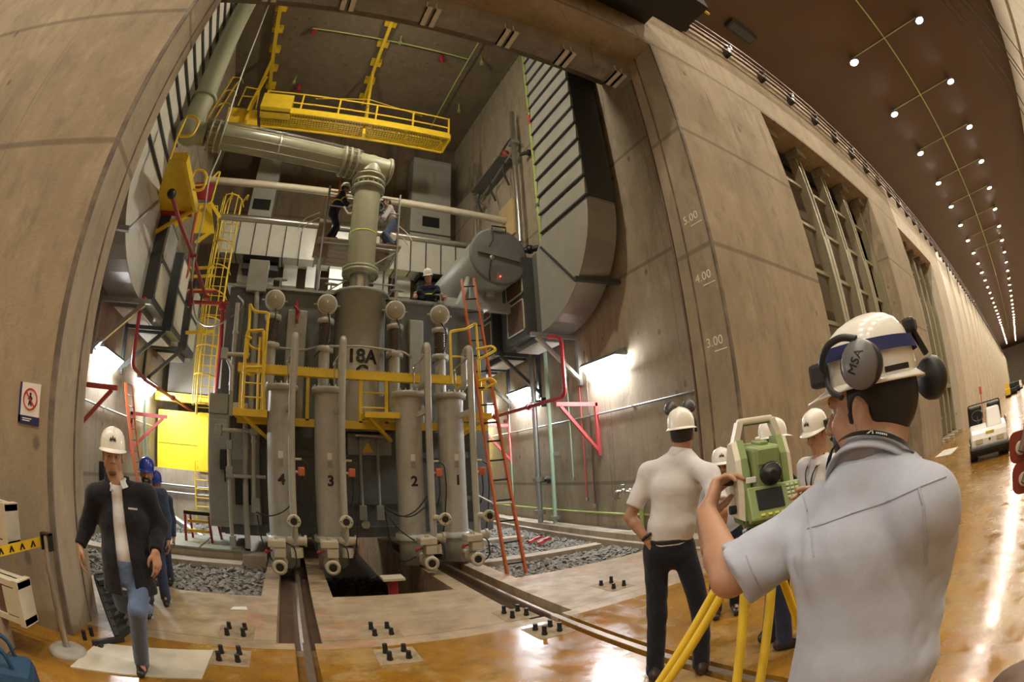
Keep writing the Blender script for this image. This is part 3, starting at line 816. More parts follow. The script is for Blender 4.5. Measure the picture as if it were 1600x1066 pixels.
# right side rails near the leaning ladder
B_ = lambda px, py, y=8.15: AY(px, py, y)
h = MB()
h.tube([B_(706, 600), B_(703, 518), B_(728, 514), B_(744, 505), B_(744, 512), B_(748, 560), B_(754, 650)], .026, 8, bend=.05)
h.tube([B_(704, 557), B_(728, 558)], .02, 8)
for py in (548, 598):
    h.tube([B_(744, py - 2), (B_(756, py).x + .08, 7.95, B_(756, py - 4).z), (B_(758, py).x + .1, 7.85, B_(758, py + 4).z), B_(747, py + 14)], .024, 8, bend=.06)
h.tube([B_(747, 562), B_(750, 610), B_(756, 660)], .026, 8)
h.build('right_cage_rails', M['yellow'], p)
q = B_(748, 652)
MB().box((q.x - .2, 7.95, q.z - .05), (q.x + .18, 8.42, q.z + .06)).bar((q.x + .1, 8.0, q.z - .05), (q.x - .25, 8.4, q.z - .32), .05).build('right_landing', M['yellow'], p)

# --- bus duct: riser on the turret, elbow, long horizontal run, riser on the left wall
YD = 9.35
Z = lambda px, py, y=YD: AY(px, py, y).z
bx = 1.28
b = thing('bus_duct', (bx, YD, 5.27), 'thick olive bus duct rising from the turret, bending left and up along the left wall', 'duct')
z_low, z_top = Z(565, 425), Z(572, 300)
MB().lathe([(.215, 5.27), (.215, z_low - .06)], (bx, YD, 0), n=32).build('silver_collar', M['steel'], b)
r1 = MB().lathe([(.22, z_low - .10), (.40, z_low - .10), (.40, z_low - .03), (.32, z_low - .03)], (bx, YD, 0), n=36).lathe([(.31, z_low - .02), (.40, z_low - .02), (.40, z_low + .04), (.31, z_low + .04)], (bx, YD, 0), n=36).bolts((bx, YD, z_low - .03), (0, 0, 1), .37, 22, .016, .1).build('lower_flange', M['olive'], b)
rp = MB().lathe([(.305, z_low), (.31, z_top)], (bx, YD, 0), n=40).build('riser', M['olive'], b)
zy = Z(566, 368)
MB().lathe([(.3095, zy - .015), (.313, zy - .015), (.313, zy + .015), (.3095, zy + .015)], (bx, YD, 0), n=40).build('yellow_band', paint('lime_band', (.55, .6, .05), .5), rp)
zk = z_top
fl = MB()
for dz in (0.0, .14, .30): fl.lathe([(.30, zk + dz), (.40, zk + dz), (.40, zk + dz + .06), (.30, zk + dz + .06)], (bx, YD, 0), n=36)
fl.bolts((bx, YD, zk + .1), (0, 0, 1), .375, 20, .016, .12); fl.lathe([(.32, zk), (.32, zk + .42)], (bx, YD, 0), n=30)
fl.build('bellows_flange', M['olive'], b)
MB().lathe([(.318, zk + .42), (.325, zk + .42), (.325, zk + .46), (.318, zk + .46)], (bx, YD, 0), n=36).build('rust_band', M['rust'], b)
zh = 8.55
d = Vector((-2.72 - bx, 8.73 - YD, 0)).normalized()
el = MB().lathe([(.315, zk + .4), (.315, zh - .1), (.28, zh + .15), (.20, zh + .26), (.05, zh + .30)], (bx, YD, 0), n=36)
el.cyl((bx, YD, zh), Vector((bx, YD, zh)) - d * .42, .31, n=36).cyl((bx, YD, zh), Vector((bx, YD, zh)) + d * .4, .31, n=36)
el.cyl((bx + .05, YD, zh + .28), (bx + .05, YD, zh + .36), .13, .05, n=12)
el.build('elbow', M['olive'], b)
e0 = Vector((bx, YD, zh)) - d * .42
MB().lathe([(.31, 0), (.35, 0), (.35, .06), (.27, .10), (.02, .12)], e0, -d, 36).build('end_cap', M['olive'], b)
A0, A1 = Vector((bx, YD, zh)) + d * .4, Vector((-2.72, 8.73, zh))
hr = MB().cyl(A0, A1, .30, n=40).build('horizontal_run', M['olive'], b)
for t0, sg in ((A0, 1), (A1, -1)):
    f2 = MB()
    for k_ in (0, .16, .3): f2.lathe([(.30, 0), (.38, 0), (.38, .05), (.30, .05)], t0 + d * (sg * k_), d * sg, 36)
    f2.bolts(t0 + d * (sg * .12), d, .355, 18, .016, .16); f2.lathe([(.325, 0), (.325, .34)], t0, d * sg, 30)
    f2.build('run_flange', M['olive'], b)
mid = A0.lerp(A1, .52)
MB().lathe([(.302, 0), (.315, 0), (.315, .05), (.302, .05)], mid, d, 36).build('strap', M['galv'], b)
wr = MB(); side = Vector((0, 0, 1)).cross(d).normalized()
for a_ in (-40, -10, 15, 40, 62, 118, 150):
    o_ = (side * math.sin(R_(a_)) + Vector((0, 0, 1)) * math.cos(R_(a_))) * .36
    wr.tube([A0 + o_ - d * .1, A1 + o_], .009, 5)
wr.build('tie_rods', M['galv'], b)
up0 = A1 + d * .1
u1 = AY(318, 185, 8.75); u2 = AY(392, 0, 8.3)
ue = MB().tube([up0, up0 + d * .35, up0 + d * .45 + Vector((0, 0, .5)), up0 + d * .4 + Vector((0, 0, 1.0)), (-3.3, 8.45, 12.5), (-3.35, 8.25, 16.9)], .28, 24, bend=.4)
ue.ball(up0 + d * .42 + Vector((0, 0, .02)), .36, 20)
ue.build('wall_riser', M['olive'], b)
MB().lathe([(.29, 0), (.34, 0), (.34, .08), (.29, .08)], up0 + d * .4 + Vector((0, 0, 1.0)), (0, 0, 1), 30).build('riser_flange', M['olive'], b)

# --- conservator tank on the right
CC = Vector((4.79, 9.8, 6.9)); CRAD = .76
c = thing('conservator', (CC.x, 11.5, 5.3), 'big grey cylindrical oil conservator lying on brackets above the right end of the tank', 'tank')
MB().lathe([(CRAD * .985, 0), (CRAD, .03), (CRAD, 4.1), (CRAD * .9, 4.3), (.3, 4.4)], CC, (0, 1, 0), 44).build('shell', M['grey'], c)
cap = MB().lathe([(CRAD + .03, .05), (CRAD + .03, -.01), (CRAD - .03, -.02), (.02, -.03)], CC, (0, 1, 0), 44).build('end_cap', M['greydk'], c)
MB().bar(AY(747, 387, 9.74), AY(812, 404, 9.74), .05, .22).build('stiffener_plate', M['greydk'], cap)
MB().tube([AY(768, 358, 9.7), AY(768, 353, 9.7), AY(790, 356, 9.7), AY(790, 362, 9.7)], .022, 8).build('lifting_handle', M['black'], cap)
q = AY(768, 403, 9.68)
MB().lathe([(.06, 0), (.06, .05), (.03, .06)], q, (0, -1, 0), 16).build('level_gauge', M['steel'], cap)
MB().tube([AY(769, 356, 9.7), AY(770, 375, 9.7), AY(764, 385, 9.7)], .018, 6).build('gauge_cable', M['rubber'], cap)
MB().tube([q, AY(764, 425, 9.7), AY(766, 438, 9.7)], .02, 6, bend=.06).build('gauge_cable', M['rubber'], cap)
MB().cyl(AY(782, 432, 9.77), AY(782, 432, 9.70), .018, n=8).build('red_indicator', glow('red_led', (1, .05, .03), 4.0), cap)
MB().cyl((CC.x, 10.4, CC.z - .9), (CC.x, 10.4, CC.z - .6), .12, n=14).build('drain_pot', M['grey'], c)
for y in (10.6, 12.6):
    MB().box((3.6, y - .08, 5.68), (5.45, y + .08, 5.92)).box((4.3, y - .05, 5.92), (5.2, y + .05, 6.4)).bar((3.95, y, 5.2), (3.95, y, 5.7), .2).build('saddle', M['grey'], c)
MB().tube([(4.1, 10.2, 6.35), (3.95, 10.0, 6.0), (3.6, 9.9, 5.3)], .07, 12, bend=.2).build('oil_pipe', M['grey'], c)
# leaning orange ladder
a0, a1 = AY(793, 897, 6.75), AY(822, 893, 6.75)
a0.z = a1.z = -.06
b0, b1 = AY(721, 437, 9.05), AY(740, 436, 9.05)
la = thing('leaning_ladder', (3.3, 6.9, -.1), 'orange fibreglass ladder with dark rungs leaning on the right end of the tank', 'ladder')
for s0, s1 in ((a0, b0), (a1, b1)):
    MB().bar(s0, s1, .035, .075, (0, 1, 0)).build('stile', M['orange'], la)
for i in range(17):
    f = (i + .6) / 17.2
    p0, p1 = a0.lerp(b0, f), a1.lerp(b1, f)
    MB().cyl(p0, p1, .016, n=8).build('rung', M['black'], la)
rp_ = MB(); f = .2
rp_.tube([a0.lerp(b0, f), a0.lerp(b0, f) + Vector((.01, -.03, .02)), a1.lerp(b1, f)], .02, 6)
rp_.tube([a0.lerp(b0, .2), Vector((3.1, 7.6, 1.25))], .014, 6)
rp_.build('tie_rope', M['white'], la)
# ------------------------------------------------------------------ fittings of the bay
MXC = 2.04
def air_duct(side):
    s = 1 if side == 'right' else -1
    X = (lambda x: x) if s > 0 else (lambda x: MXC - x)
    m = M['duct'] if s > 0 else M['ductwhite']
    th = thing('air_duct', (X(6.1), 8.1, 4.9), 'tall ribbed sheet metal air duct curving into a louvred plenum along the %s bay wall' % side, 'duct')
    def bx(mb, x0, x1, y0, y1, z0, z1): mb.box((X(x0), y0, z0), (X(x1), y1, z1))
    mb = MB(); bx(mb, 5.7, 6.5, 7.14, 9.08, 7.36, 16.2); mb.build('shaft', m, th)
    # overlapping cover panels on the room side, each with a lower lip coloured dark as its shadow
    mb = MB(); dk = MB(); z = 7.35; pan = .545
    for i in range(16):
        a, b = (X(5.70), X(5.655))
        ya, yb = 7.12, 9.10
        mb.add([(a, ya, z + pan), (a, yb, z + pan), (b, yb, z + .04), (b, ya, z + .04), (X(5.72), ya, z + pan), (X(5.72), yb, z + pan), (X(5.72), yb, z + .04), (X(5.72), ya, z + .04)],
               [(0, 1, 2, 3), (3, 2, 6, 7), (0, 3, 7, 4), (1, 5, 6, 2), (0, 4, 5, 1)])
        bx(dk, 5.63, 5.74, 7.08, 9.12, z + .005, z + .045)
        z += pan
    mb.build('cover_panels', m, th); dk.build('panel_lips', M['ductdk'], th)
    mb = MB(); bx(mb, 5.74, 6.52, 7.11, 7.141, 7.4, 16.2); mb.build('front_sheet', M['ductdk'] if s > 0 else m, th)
    # elbow
    arc = []
    for i in range(13):
        t_ = PI + (PI / 2) * i / 12
        arc.append((9.5 + 2.36 * math.cos(t_), 7.35 + 2.45 * math.sin(t_)))
    poly = [(9.08, 7.35)] + arc + [(9.5, 7.0)]
    mb = MB(); mb.prism(poly, X(5.7), X(6.5), 0); el = mb.build('elbow', M['duct'] if s > 0 else M['ductwhite'], th)
    mb = MB()
    for a, b in zip(arc[3:-1], arc[4:]):
        mb.add([(X(5.71), a[0] - .012, a[1] - .012), (X(6.49), a[0] - .012, a[1] - .012), (X(6.49), b[0] - .012, b[1] - .012), (X(5.71), b[0] - .012, b[1] - .012)], [(0, 1, 2, 3)])
    mb.build('bright_underside', M['galv'], el)
    mb = MB(); mb.bar((X(5.685), 9.22, 7.03), (X(5.685), 7.9, 5.62), .05, .07, (1, 0, 0)); mb.bar((X(5.6), 7.8, 5.6), (X(6.7), 7.6, 5.6), .1); mb.build('elbow_flange', M['ductdk'] if s > 0 else M['galv'], th)
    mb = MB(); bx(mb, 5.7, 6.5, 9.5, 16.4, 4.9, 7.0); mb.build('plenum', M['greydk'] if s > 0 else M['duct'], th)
    for k_, y0 in enumerate((9.72, 11.7, 13.7)):
        y1 = y0 + 1.15
        mb = MB(); bx(mb, 5.42, 5.70, y0, y1, 4.86, 6.95)
        lb = mb.build('louver_box', M['ductdk'], th)
        for z0 in (5.02, 5.98):
            fr = MB(); xx = 5.40
            for (ya, yb, za, zb) in ((y0 + .1, y1 - .1, z0, z0 + .04), (y0 + .1, y1 - .1, z0 + .80, z0 + .84), (y0 + .1, y0 + .14, z0, z0 + .84), (y1 - .14, y1 - .1, z0, z0 + .84)):
                bx(fr, xx, 5.42, ya, yb, za, zb)
            fr.build('louver_frame', M['goldrim'], lb)
            sl = MB()
            for i in range(9): sl.add([(X(5.415), y0 + .16 + i * .095, z0 + .04), (X(5.40), y0 + .22 + i * .095, z0 + .04), (X(5.40), y0 + .22 + i * .095, z0 + .80), (X(5.415), y0 + .16 + i * .095, z0 + .80)], [(0, 1, 2, 3)])
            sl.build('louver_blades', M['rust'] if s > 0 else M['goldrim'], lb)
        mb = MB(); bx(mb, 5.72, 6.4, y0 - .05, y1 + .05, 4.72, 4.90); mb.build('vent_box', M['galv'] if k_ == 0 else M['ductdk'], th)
        g = MB()
        bx(g, 5.76, 6.36, y0, y1, 4.705, 4.72)
        for i in range(16): bx(g, 5.78, 6.34, y0 + .03 + i * .07, y0 + .06 + i * .07, 4.69, 4.706)
        g.build('vent_grille', M['white'], th)
    for k_, y in enumerate((9.45, 11.45, 13.4)):
        mb = MB(); mm = M['galv'] if k_ == 0 else M['ductdk']
        mb.bar((X(6.7), y, 4.80), (X(5.35), y, 4.80), .08, .1).bar((X(5.5), y, 4.75), (X(6.66), y, 3.75), .08, .09).bar((X(6.66), y, 4.85), (X(6.66), y, 3.6), .09)
        mb.build('bracket', mm, th)
    for z in (8.2, 10.2, 12.2, 14.2):
        
        for ya_ in (7.2, 8.9): mb = MB(); bx(mb, 6.5, 6.7, ya_, ya_ + .1, z, z + .08); mb.build('standoff', M['ductdk'], th)
    return th
air_duct('right'); air_duct('left')

# fluorescent wall lamps
M['tube'] = glow('tube_light', (.95, .97, 1.0), BAY_TUBE)
def wall_lamp(side, y, z, label):
    s = 1 if side == 'right' else -1
    X = (lambda x: x) if s > 0 else (lambda x: MXC - x)
    th = thing('wall_lamp', (X(6.6), y, z), label, 'lamp', 'fluorescent lamps on the bay walls')
    MB().prism([(X(6.7), z + .26), (X(6.42), z + .16), (X(6.36), z + .08), (X(6.7), z + .08)] if s > 0 else [(X(6.7), z + .26), (X(6.7), z + .08), (X(6.36), z + .08), (X(6.42), z + .16)], y - .68, y + .68, 1).build('hood', M['greydk'], th)
    MB().add([(X(6.37), y - .64, z + .075), (X(6.37), y + .64, z + .075), (X(6.62), y + .64, z - .2), (X(6.62), y - .64, z - .2)], [(0, 1, 2, 3) if s < 0 else (3, 2, 1, 0)]).add([(X(6.62), y - .64, z - .2), (X(6.62), y + .64, z - .2), (X(6.69), y + .64, z - .2), (X(6.69), y - .64, z - .2)], [(0, 1, 2, 3)]).build('tube_panel', M['tube'], th)
    MB().cyl((X(6.6), y - .74, z), (X(6.6), y - .64, z), .03, n=8).build('end_socket', M['white'], th)
wall_lamp('right', 8.35, 3.86, 'brightest fluorescent lamp, on the right bay wall near the opening')
wall_lamp('right', 12.3, 3.86, 'second fluorescent lamp along the right bay wall, behind the galvanised pipe')
wall_lamp('right', 15.4, 3.86, 'farthest fluorescent lamp on the right bay wall, behind the orange ladder')
wall_lamp('left', 10.2, 3.72, 'fluorescent lamp on the left bay wall above the red bracket, nearer one')
wall_lamp('left', 13.6, 3.72, 'farther fluorescent lamp on the left bay wall behind the orange ladder')
# floodlights over the opening, on the inner edge of the ledge
M['flood'] = glow('flood_light', (1.0, .90, .70), BAY_FLOOD)
for x, tgt in ((-1.0, Vector((5.5, 10, 10.5))), (3.6, Vector((-3.0, 11, 9.5)))):
    c0 = Vector((x, 6.9, 11.9)); d = (tgt - c0).normalized()
    th = thing('floodlight', c0, 'floodlight over the bay opening on the %s, out of the frame' % ('left' if x < 1 else 'right'), 'lamp')
    MB().lathe([(.08, -.25), (.2, -.2), (.26, 0), (.28, .02), (.26, .02)], c0, d, 16).bar(c0 - d * .1, Vector((x, 6.6, 11.7)), .06).build('housing', M['greydk'], th)
    MB().lathe([(.24, .005), (.24, .03), (.05, .03)], c0, d, 16).build('lens', M['flood'], th)

def pipe(name, pts, r, mat, label, cat='pipe', grp=None, bend=.12, n=10, clamps=None, flange=None):
    if not clamps and not flange:
        return tag(MB().tube(pts, r, n, bend=bend).build(name, M[mat]), label, cat, grp)
    th = thing(name, min(pts, key=lambda q: Vector(q).z), label, cat, grp)
    MB().tube(pts, r, n, bend=bend).build('pipe', M[mat], th)
    if clamps:
        for c in clamps: MB().cbox(c, (r * 3.2, r * 3.2, r * 1.6)).build('clamp', M['galv'], th)
    if flange:
        for c, ax in flange: MB().cyl(Vector(c) - Vector(ax) * .04, Vector(c) + Vector(ax) * .04, r * 1.9, n=14).build('flange', M[mat], th)
    return th
# right wall conduits and pipes
pipe('wall_conduit', [(6.66, 5.2, 2.81), (6.66, 16.0, 2.81)], .022, 'galv', 'thin galvanised conduit running along the right bay wall at head height', 'conduit', clamps=[(6.67, y, 2.81) for y in (5.9, 7.6, 9.4, 11.2, 13)])
pipe('wall_conduit', [(6.66, 5.4, .5), (6.66, 16.0, .5)], .025, 'limepipe', 'pale green conduit low along the right bay wall', 'conduit')
pipe('wall_conduit', [(XL + .04, 5.2, 2.66), (XL + .04, 15.0, 2.66)], .022, 'galv', 'thin galvanised conduit along the left bay wall behind the red bracket', 'conduit', clamps=[(XL + .04, y, 2.66) for y in (8.6, 10.5, 12.4)])
P = lambda px, py, x=6.45: AX(px, py, x)
g0 = P(846, 838, 6.35); g1 = P(838, 690, 6.35); g2 = P(829, 600, 6.35)
pipe('galvanised_pipe', [g0, (6.35, g0.y, g2.z + .2), (6.45, g0.y + .25, g2.z + 1.1), (6.55, g0.y + .3, 6.8)], .075, 'galv', 'thick galvanised vertical pipe on the right bay wall, its open end above the gravel', bend=.4,
     clamps=[(6.35, g0.y, z) for z in (.45, 1.35, 3.4)])
v = tag(MB().cyl((6.35, g0.y, 1.32), (6.6, g0.y - .12, 1.32), .06, n=12).cyl((6.55, g0.y - .10, 1.32), (6.66, g0.y - .16, 1.32), .11, n=8).build('pipe_coupling', M['black']), 'lower black valve sticking out sideways from the galvanised pipe', 'valve', 'black valves on the galvanised pipe')
v = tag(MB().cyl((6.35, g0.y, 3.45), (6.6, g0.y - .12, 3.45), .06, n=12).cyl((6.52, g0.y - .09, 3.45), (6.66, g0.y - .16, 3.45), .13, n=8).build('pipe_coupling', M['black']), 'upper black valve sticking out sideways from the galvanised pipe', 'valve', 'black valves on the galvanised pipe')
q0 = P(870, 858); q1 = P(853, 548)
pipe('green_pipe', [q0, (q0.x, q0.y, q1.z + .3), (q0.x, q0.y, 4.85)], .055, 'greenpipe', 'pale green vertical pipe right of the galvanised pipe on the bay wall', clamps=[(q0.x, q0.y, .32), (q0.x + .1, q0.y, 2.0)])
gz = AX(822, 260, 6.55)
pipe('lime_pipe', [(6.0, 9.68, 7.1), (6.0, 9.68, 15.6), (6.1, 9.5, 16.5)], .055, 'limepipe', 'long lime green pipe high on the right bay wall beside the ribbed duct', clamps=[(6.03, 9.68, z) for z in (8.6, 12.2)])
z_r = AX(824, 193, 6.0).z
tag(MB().cyl((6.0, 9.68, z_r - .2), (6.0, 9.68, z_r + .2), .06, n=12).build('red_pipe_mark', M['redlt']), 'red painted ring around the lime green pipe high on the right wall', 'pipe marking')
for (px, py0, py1, mat, lab) in ((917, 640, 780, 'redlt', 'thin red conduit down the right bay wall'), (896, 580, 748, 'greenpipe', 'thin pale green conduit with a small fitting, left of the thin red one'), (802, 640, 775, 'greenpipe', 'thin pale green conduit on the bay wall left of the galvanised pipe'), (930, 690, 790, 'rust', 'thin dark conduit down the right bay wall')):
    a, b_ = AX(px, py0, 6.66), AX(px, py1, 6.66)
    th = thing('drop_conduit', (6.66, b_.y, b_.z), lab, 'conduit', 'thin vertical conduits on the right bay wall')
    MB().tube([(6.66, b_.y, b_.z), (6.66, b_.y, max(a.z, 4.4))], .018, 6).build('pipe', M[mat], th)
    MB().cyl((6.66, b_.y, b_.z - .05), (6.66, b_.y, b_.z + .04), .035, n=8).build('end_fitting', M['galv'], th)
a = [AX(790, 806, 6.6), AX(880, 822, 6.6), AX(960, 826, 6.6), AX(985, 828, 6.6)]
tag(MB().tube(a, .02, 6, bend=.2).build('wall_cable', M['rubber']), 'dark sagging cable low along the right bay wall', 'cable')
# wall tap
a = AX(972, 770, 6.35); b_ = AX(995, 772, 6.5)
th = thing('wall_tap', (6.5, a.y, a.z - .1), 'brass and steel wall tap with handwheels on a standpipe behind the man in dark trousers', 'tap')
MB().tube([a + Vector((-.05, .12, -.1)), a + Vector((-.05, .12, .02)), a + Vector((0, .1, .02)), b_ + Vector((.2, -.2, 0))], .04, 10, bend=.05).ball(a + Vector((.05, 0, .02)), .07, 10).ball(a + Vector((.15, -.1, .02)), .06, 10).build('body', M['steel'], th)
MB().bar(a + Vector((-.15, .12, -.12)), a + Vector((.05, .12, -.12)), .03).build('spout_bar', M['galv'], th)
MB().cyl(a + Vector((.05, 0, .08)), a + Vector((.05, 0, .16)), .015, n=6).torus(a + Vector((.05, 0, .16)), (0, 0, 1), .05, .01, 12, 5).build('handle', M['galv'], th)
MB().tube([(6.6, a.y - .3, a.z), (6.6, a.y - .3, -.1)], .05, 10).build('standpipe', M['limepipe'], th)

# red fire piping with its wall brackets
qb = AX(931, 632, 6.66); xa = AY(868, 630, qb.y).x; zb = AX(935, 712, 6.66).z
def red_bracket(side, y, z, xa, zlow, label):
    X = (lambda x: x) if side == 'right' else (lambda x: MXC - x)
    th = thing('pipe_bracket', (X(6.66), y, zlow), label, 'bracket', 'red triangular pipe brackets')
    MB().bar((X(6.68), y, z), (X(xa), y, z), .07, .09).build('arm', M['redlt'], th)
    MB().bar((X(6.66), y, z + .04), (X(6.66), y, zlow), .09, .07).build('wall_leg', M['redlt'], th)
    MB().bar((X(xa + .12), y, z - .04), (X(6.64), y, zlow + .12), .055, .07).build('brace', M['redlt'], th)
red_bracket('right', qb.y, qb.z, xa, zb, 'red triangular bracket on the right bay wall beside the bright lamp')
red_bracket('right', qb.y + 4.6, qb.z, xa, zb, 'red triangular bracket on the right bay wall seen behind the orange ladder')
pz = qb.z + .13
xr = xa + .05
L = lambda px, py, x=xr: AX(px, py, x)
n0 = L(876, 526)
pipe('fire_pipe', [n0 + Vector((-.28, .1, 0)), n0 + Vector((0, 0, 0)), Vector((xr, n0.y, pz)), Vector((xr, 9.5, pz)), Vector((xr, 15.0, pz))], .045, 'red', 'dark red fire pipe on brackets along the right bay wall, open end turned up', bend=.2,
     flange=[((xr, y, pz), (0, 1, 0)) for y in (10.2, 12.2)])
tag(MB().tube([(xr, 11.4, pz), (xr, 11.4, pz - .2), (xr - .1, 11.4, pz - .22)], .03, 8, bend=.04).cyl((xr - .12, 11.4, pz - .22), (xr - .05, 11.4, pz - .22), .045, n=10).build('spray_nozzle', M['red']), 'red spray nozzle hanging from the right fire pipe', 'nozzle')
# left side: measured on its own pipe line
xl = MXC - xr
yl = AX(222, 596, xl).y
red_bracket('left', AX(140, 590, XL + .05).y if False else 8.6, qb.z - .18, xa, zb - .1, 'red triangular bracket on the left bay wall beside the concrete pillar')
red_bracket('left', 12.6, qb.z - .25, xa, zb - .1, 'red triangular bracket on the left bay wall in front of the yellow box')
Ll = lambda px, py: AX(px, py, xl)
pts = [Ll(236, 466), Ll(222, 468), Ll(207, 572), Ll(228, 595), Ll(270, 622), Ll(306, 647), Ll(330, 652)]
pipe('fire_pipe', pts, .045, 'red', 'dark red fire pipe bending down past the left louvres and along the left bay wall', bend=.15, flange=[(pts[4], (0, 1, 0)), (pts[5], (0, 1, 0))])
# tall red pipework beside the left platform
Y_ = 11.6
A = lambda px, py, y=Y_: AY(px, py, y)
th = pipe('fire_riser', [A(268, 303, 8.3), A(282, 350, 9.3), A(302, 400, 10.6), A(322, 465, 11.6)], .05, 'red', 'slanting dark red fire pipe with a round black head below the left yellow platform', bend=.05, flange=[(A(302, 400, 10.6), (-.1, -.3, 1)), (A(322, 465), (0, 0, 1))])
MB().ball(A(268, 303, 8.3), .11, 12).build('black_head', M['black'], th)
pipe('fire_riser', [A(297, 472), A(322, 473), A(345, 474), A(366, 475)], .05, 'red', 'short horizontal dark red fire pipe crossing the caged ladder', flange=[(A(345, 474), (1, 0, 0)), (A(366, 475), (1, 0, 0))])
pipe('fire_riser', [A(349, 474), A(345, 540), A(336, 630)], .055, 'red', 'vertical dark red fire pipe dropping behind the caged ladder to the cabinet', flange=[(A(348, 482), (0, 0, 1))])
pipe('fire_riser', [A(310, 320, 12.4), A(300, 370, 12.4), A(293, 430, 12.4), A(283, 444, 12.4)], .04, 'red', 'thin dark red fire pipe dropping toward the left louvres', bend=.1)
pipe('fire_riser', [A(294, 456, 12.8), A(340, 456, 12.8)], .04, 'red', 'upper short red pipe behind the caged ladder')
th = pipe('fire_riser', [A(294, 480, 11.0), A(298, 462, 11.0), A(303, 408, 10.8), A(302, 401, 10.6)], .035, 'red', 'thin red branch pipe hanging beside the third left louvre', bend=.08)
# leaning orange ladder on the left wall
a0, a1 = AY(216, 735, 11.4), AY(224, 735, 11.4)
a0, a1, b0, b1 = AX(213, 740, -4.2), AX(221, 738, -4.2), AX(196, 598, -4.45), AX(207, 603, -4.45)
th = thing('wall_ladder', (-4.2, a0.y, a0.z - 1.6), 'orange and black ladder standing against the left bay wall', 'ladder')
for s0, s1 in ((a0, b0), (a1, b1)):
    d = (s0 - s1).normalized(); MB().bar(s0 + d * 1.0, s1, .03, .09).build('stile', M['orange'], th)
for i in range(9):
    f = i / 8; MB().cyl(a0.lerp(b0, f), a1.lerp(b1, f), .016, n=6).build('rung', M['black'], th)

# yellow boxes on the ledge at the back
def ybox(x0, x1, lab, side):
    th = thing('yellow_enclosure', ((x0 + x1) / 2, 15.8, 1.45), lab, 'enclosure', 'yellow enclosures on the back ledge')
    MB().box((x0, 15.15, 1.45), (x1, 17.0, 3.25)).build('body', M['yellowbox'], th)
    mb = MB().box((x0 + .05, 15.13, 2.22), (x1 - .1, 15.15, 2.24)); 
    for i in range(9):
        mb.box((x1 - .42, 15.12, 1.55 + i * .19), (x1 - .36, 15.15, 1.57 + i * .19))
    mb.build('panel_seam', paint('seam_yellow', (.45, .34, .02), .6), th)
    MB().rbox((x1 - .35, 15.0, 1.47), (x1, 15.15, 3.25), .02).build('side_column', M['yellowbox'], th)
ybox(-4.55, -2.72, 'bright yellow sheet enclosure on the concrete ledge at the left back of the bay', -1)
ybox(4.0, 6.3, 'bright yellow enclosure on the back ledge glimpsed behind the orange ladder on the right', 1)
tag(MB().bar((-4.6, 14.9, 3.62), (-2.5, 14.9, 3.62), .22, .26).build('yellow_beam', M['yellow']), 'yellow horizontal beam above the left yellow enclosure', 'beam')
tag(MB().box((-4.4, 15.6, 3.9), (-2.2, 16.5, 6.4)).build('grey_housing', M['duct']), 'grey sheet metal housing above the yellow enclosure at the left back', 'housing')
th = thing('pipe_pair', (-3.2, 15.0, .75), 'pair of galvanised pipes along the face of the left back ledge', 'pipes')
for z in (.95, .72): MB().tube([(-4.6, 15.02, z), (.1, 15.02, z)], .035, 8).build('pipe', M['galv'], th)
lx = AY(318, 760, 15.0)
th = thing('ledge_ladder', (lx.x, 14.95, -.1), 'small yellow ladder up the concrete ledge beside the yellow enclosure', 'ladder')
x0_ = AY(306, 760, 15).x
for x in (x0_, x0_ + .55): MB().tube([(x, 14.95, -.05), (x, 14.95, 1.75)], .025, 8).build('stile', M['yellow'], th)
for i in range(6): MB().tube([(x0_, 14.95, .1 + i * .27), (x0_ + .55, 14.95, .1 + i * .27)], .02, 6).build('rung', M['yellow'], th)

# caged yellow ladder
yc = 13.6
xb = (AY(338, 600, yc).x + AY(358, 400, yc).x) / 2; zt = AY(368, 322, yc).z; zb_ = AY(320, 648, yc).z
th = thing('caged_ladder', (xb, yc, zb_), 'tall yellow caged ladder climbing the left back of the bay', 'ladder')
for dx in (-.27, .27): MB().tube([(xb + dx - .28, yc + .1, zb_), (xb + dx - .28, yc + .1, zt + .2), (xb + dx - .1, yc + .05, zt + .5), (xb + dx - .1, yc - .1, zt + .2)], .032, 8, bend=.1).build('stile', M['yellow'], th)
n = int((zt - zb_) / .3)
for i in range(n): MB().tube([(xb - .55, yc + .1, zb_ + .2 + i * .3), (xb - .01, yc + .1, zb_ + .2 + i * .3)], .016, 6).build('rung', M['yellow'], th)
hoops = []
for i in range(9):
    z = zb_ + .25 + i * (zt - zb_ - .2) / 8
    pts = [(xb - .28 - .36 * math.cos(PI * j / 10) , yc + .1 - .75 * math.sin(PI * j / 10) ** .8, z) for j in range(11)]
    MB().tube(pts, .02, 6).build('hoop', M['yellow'], th)
for j in (1.5, 3, 5, 7, 8.5):
    x = xb - .28 - .36 * math.cos(PI * j / 10); y = yc + .1 - .75 * math.sin(PI * j / 10) ** .8
    MB().tube([(x, y, zb_ + .2), (x, y, zt + .1)], .018, 6).build('cage_strip', M['yellow'], th)

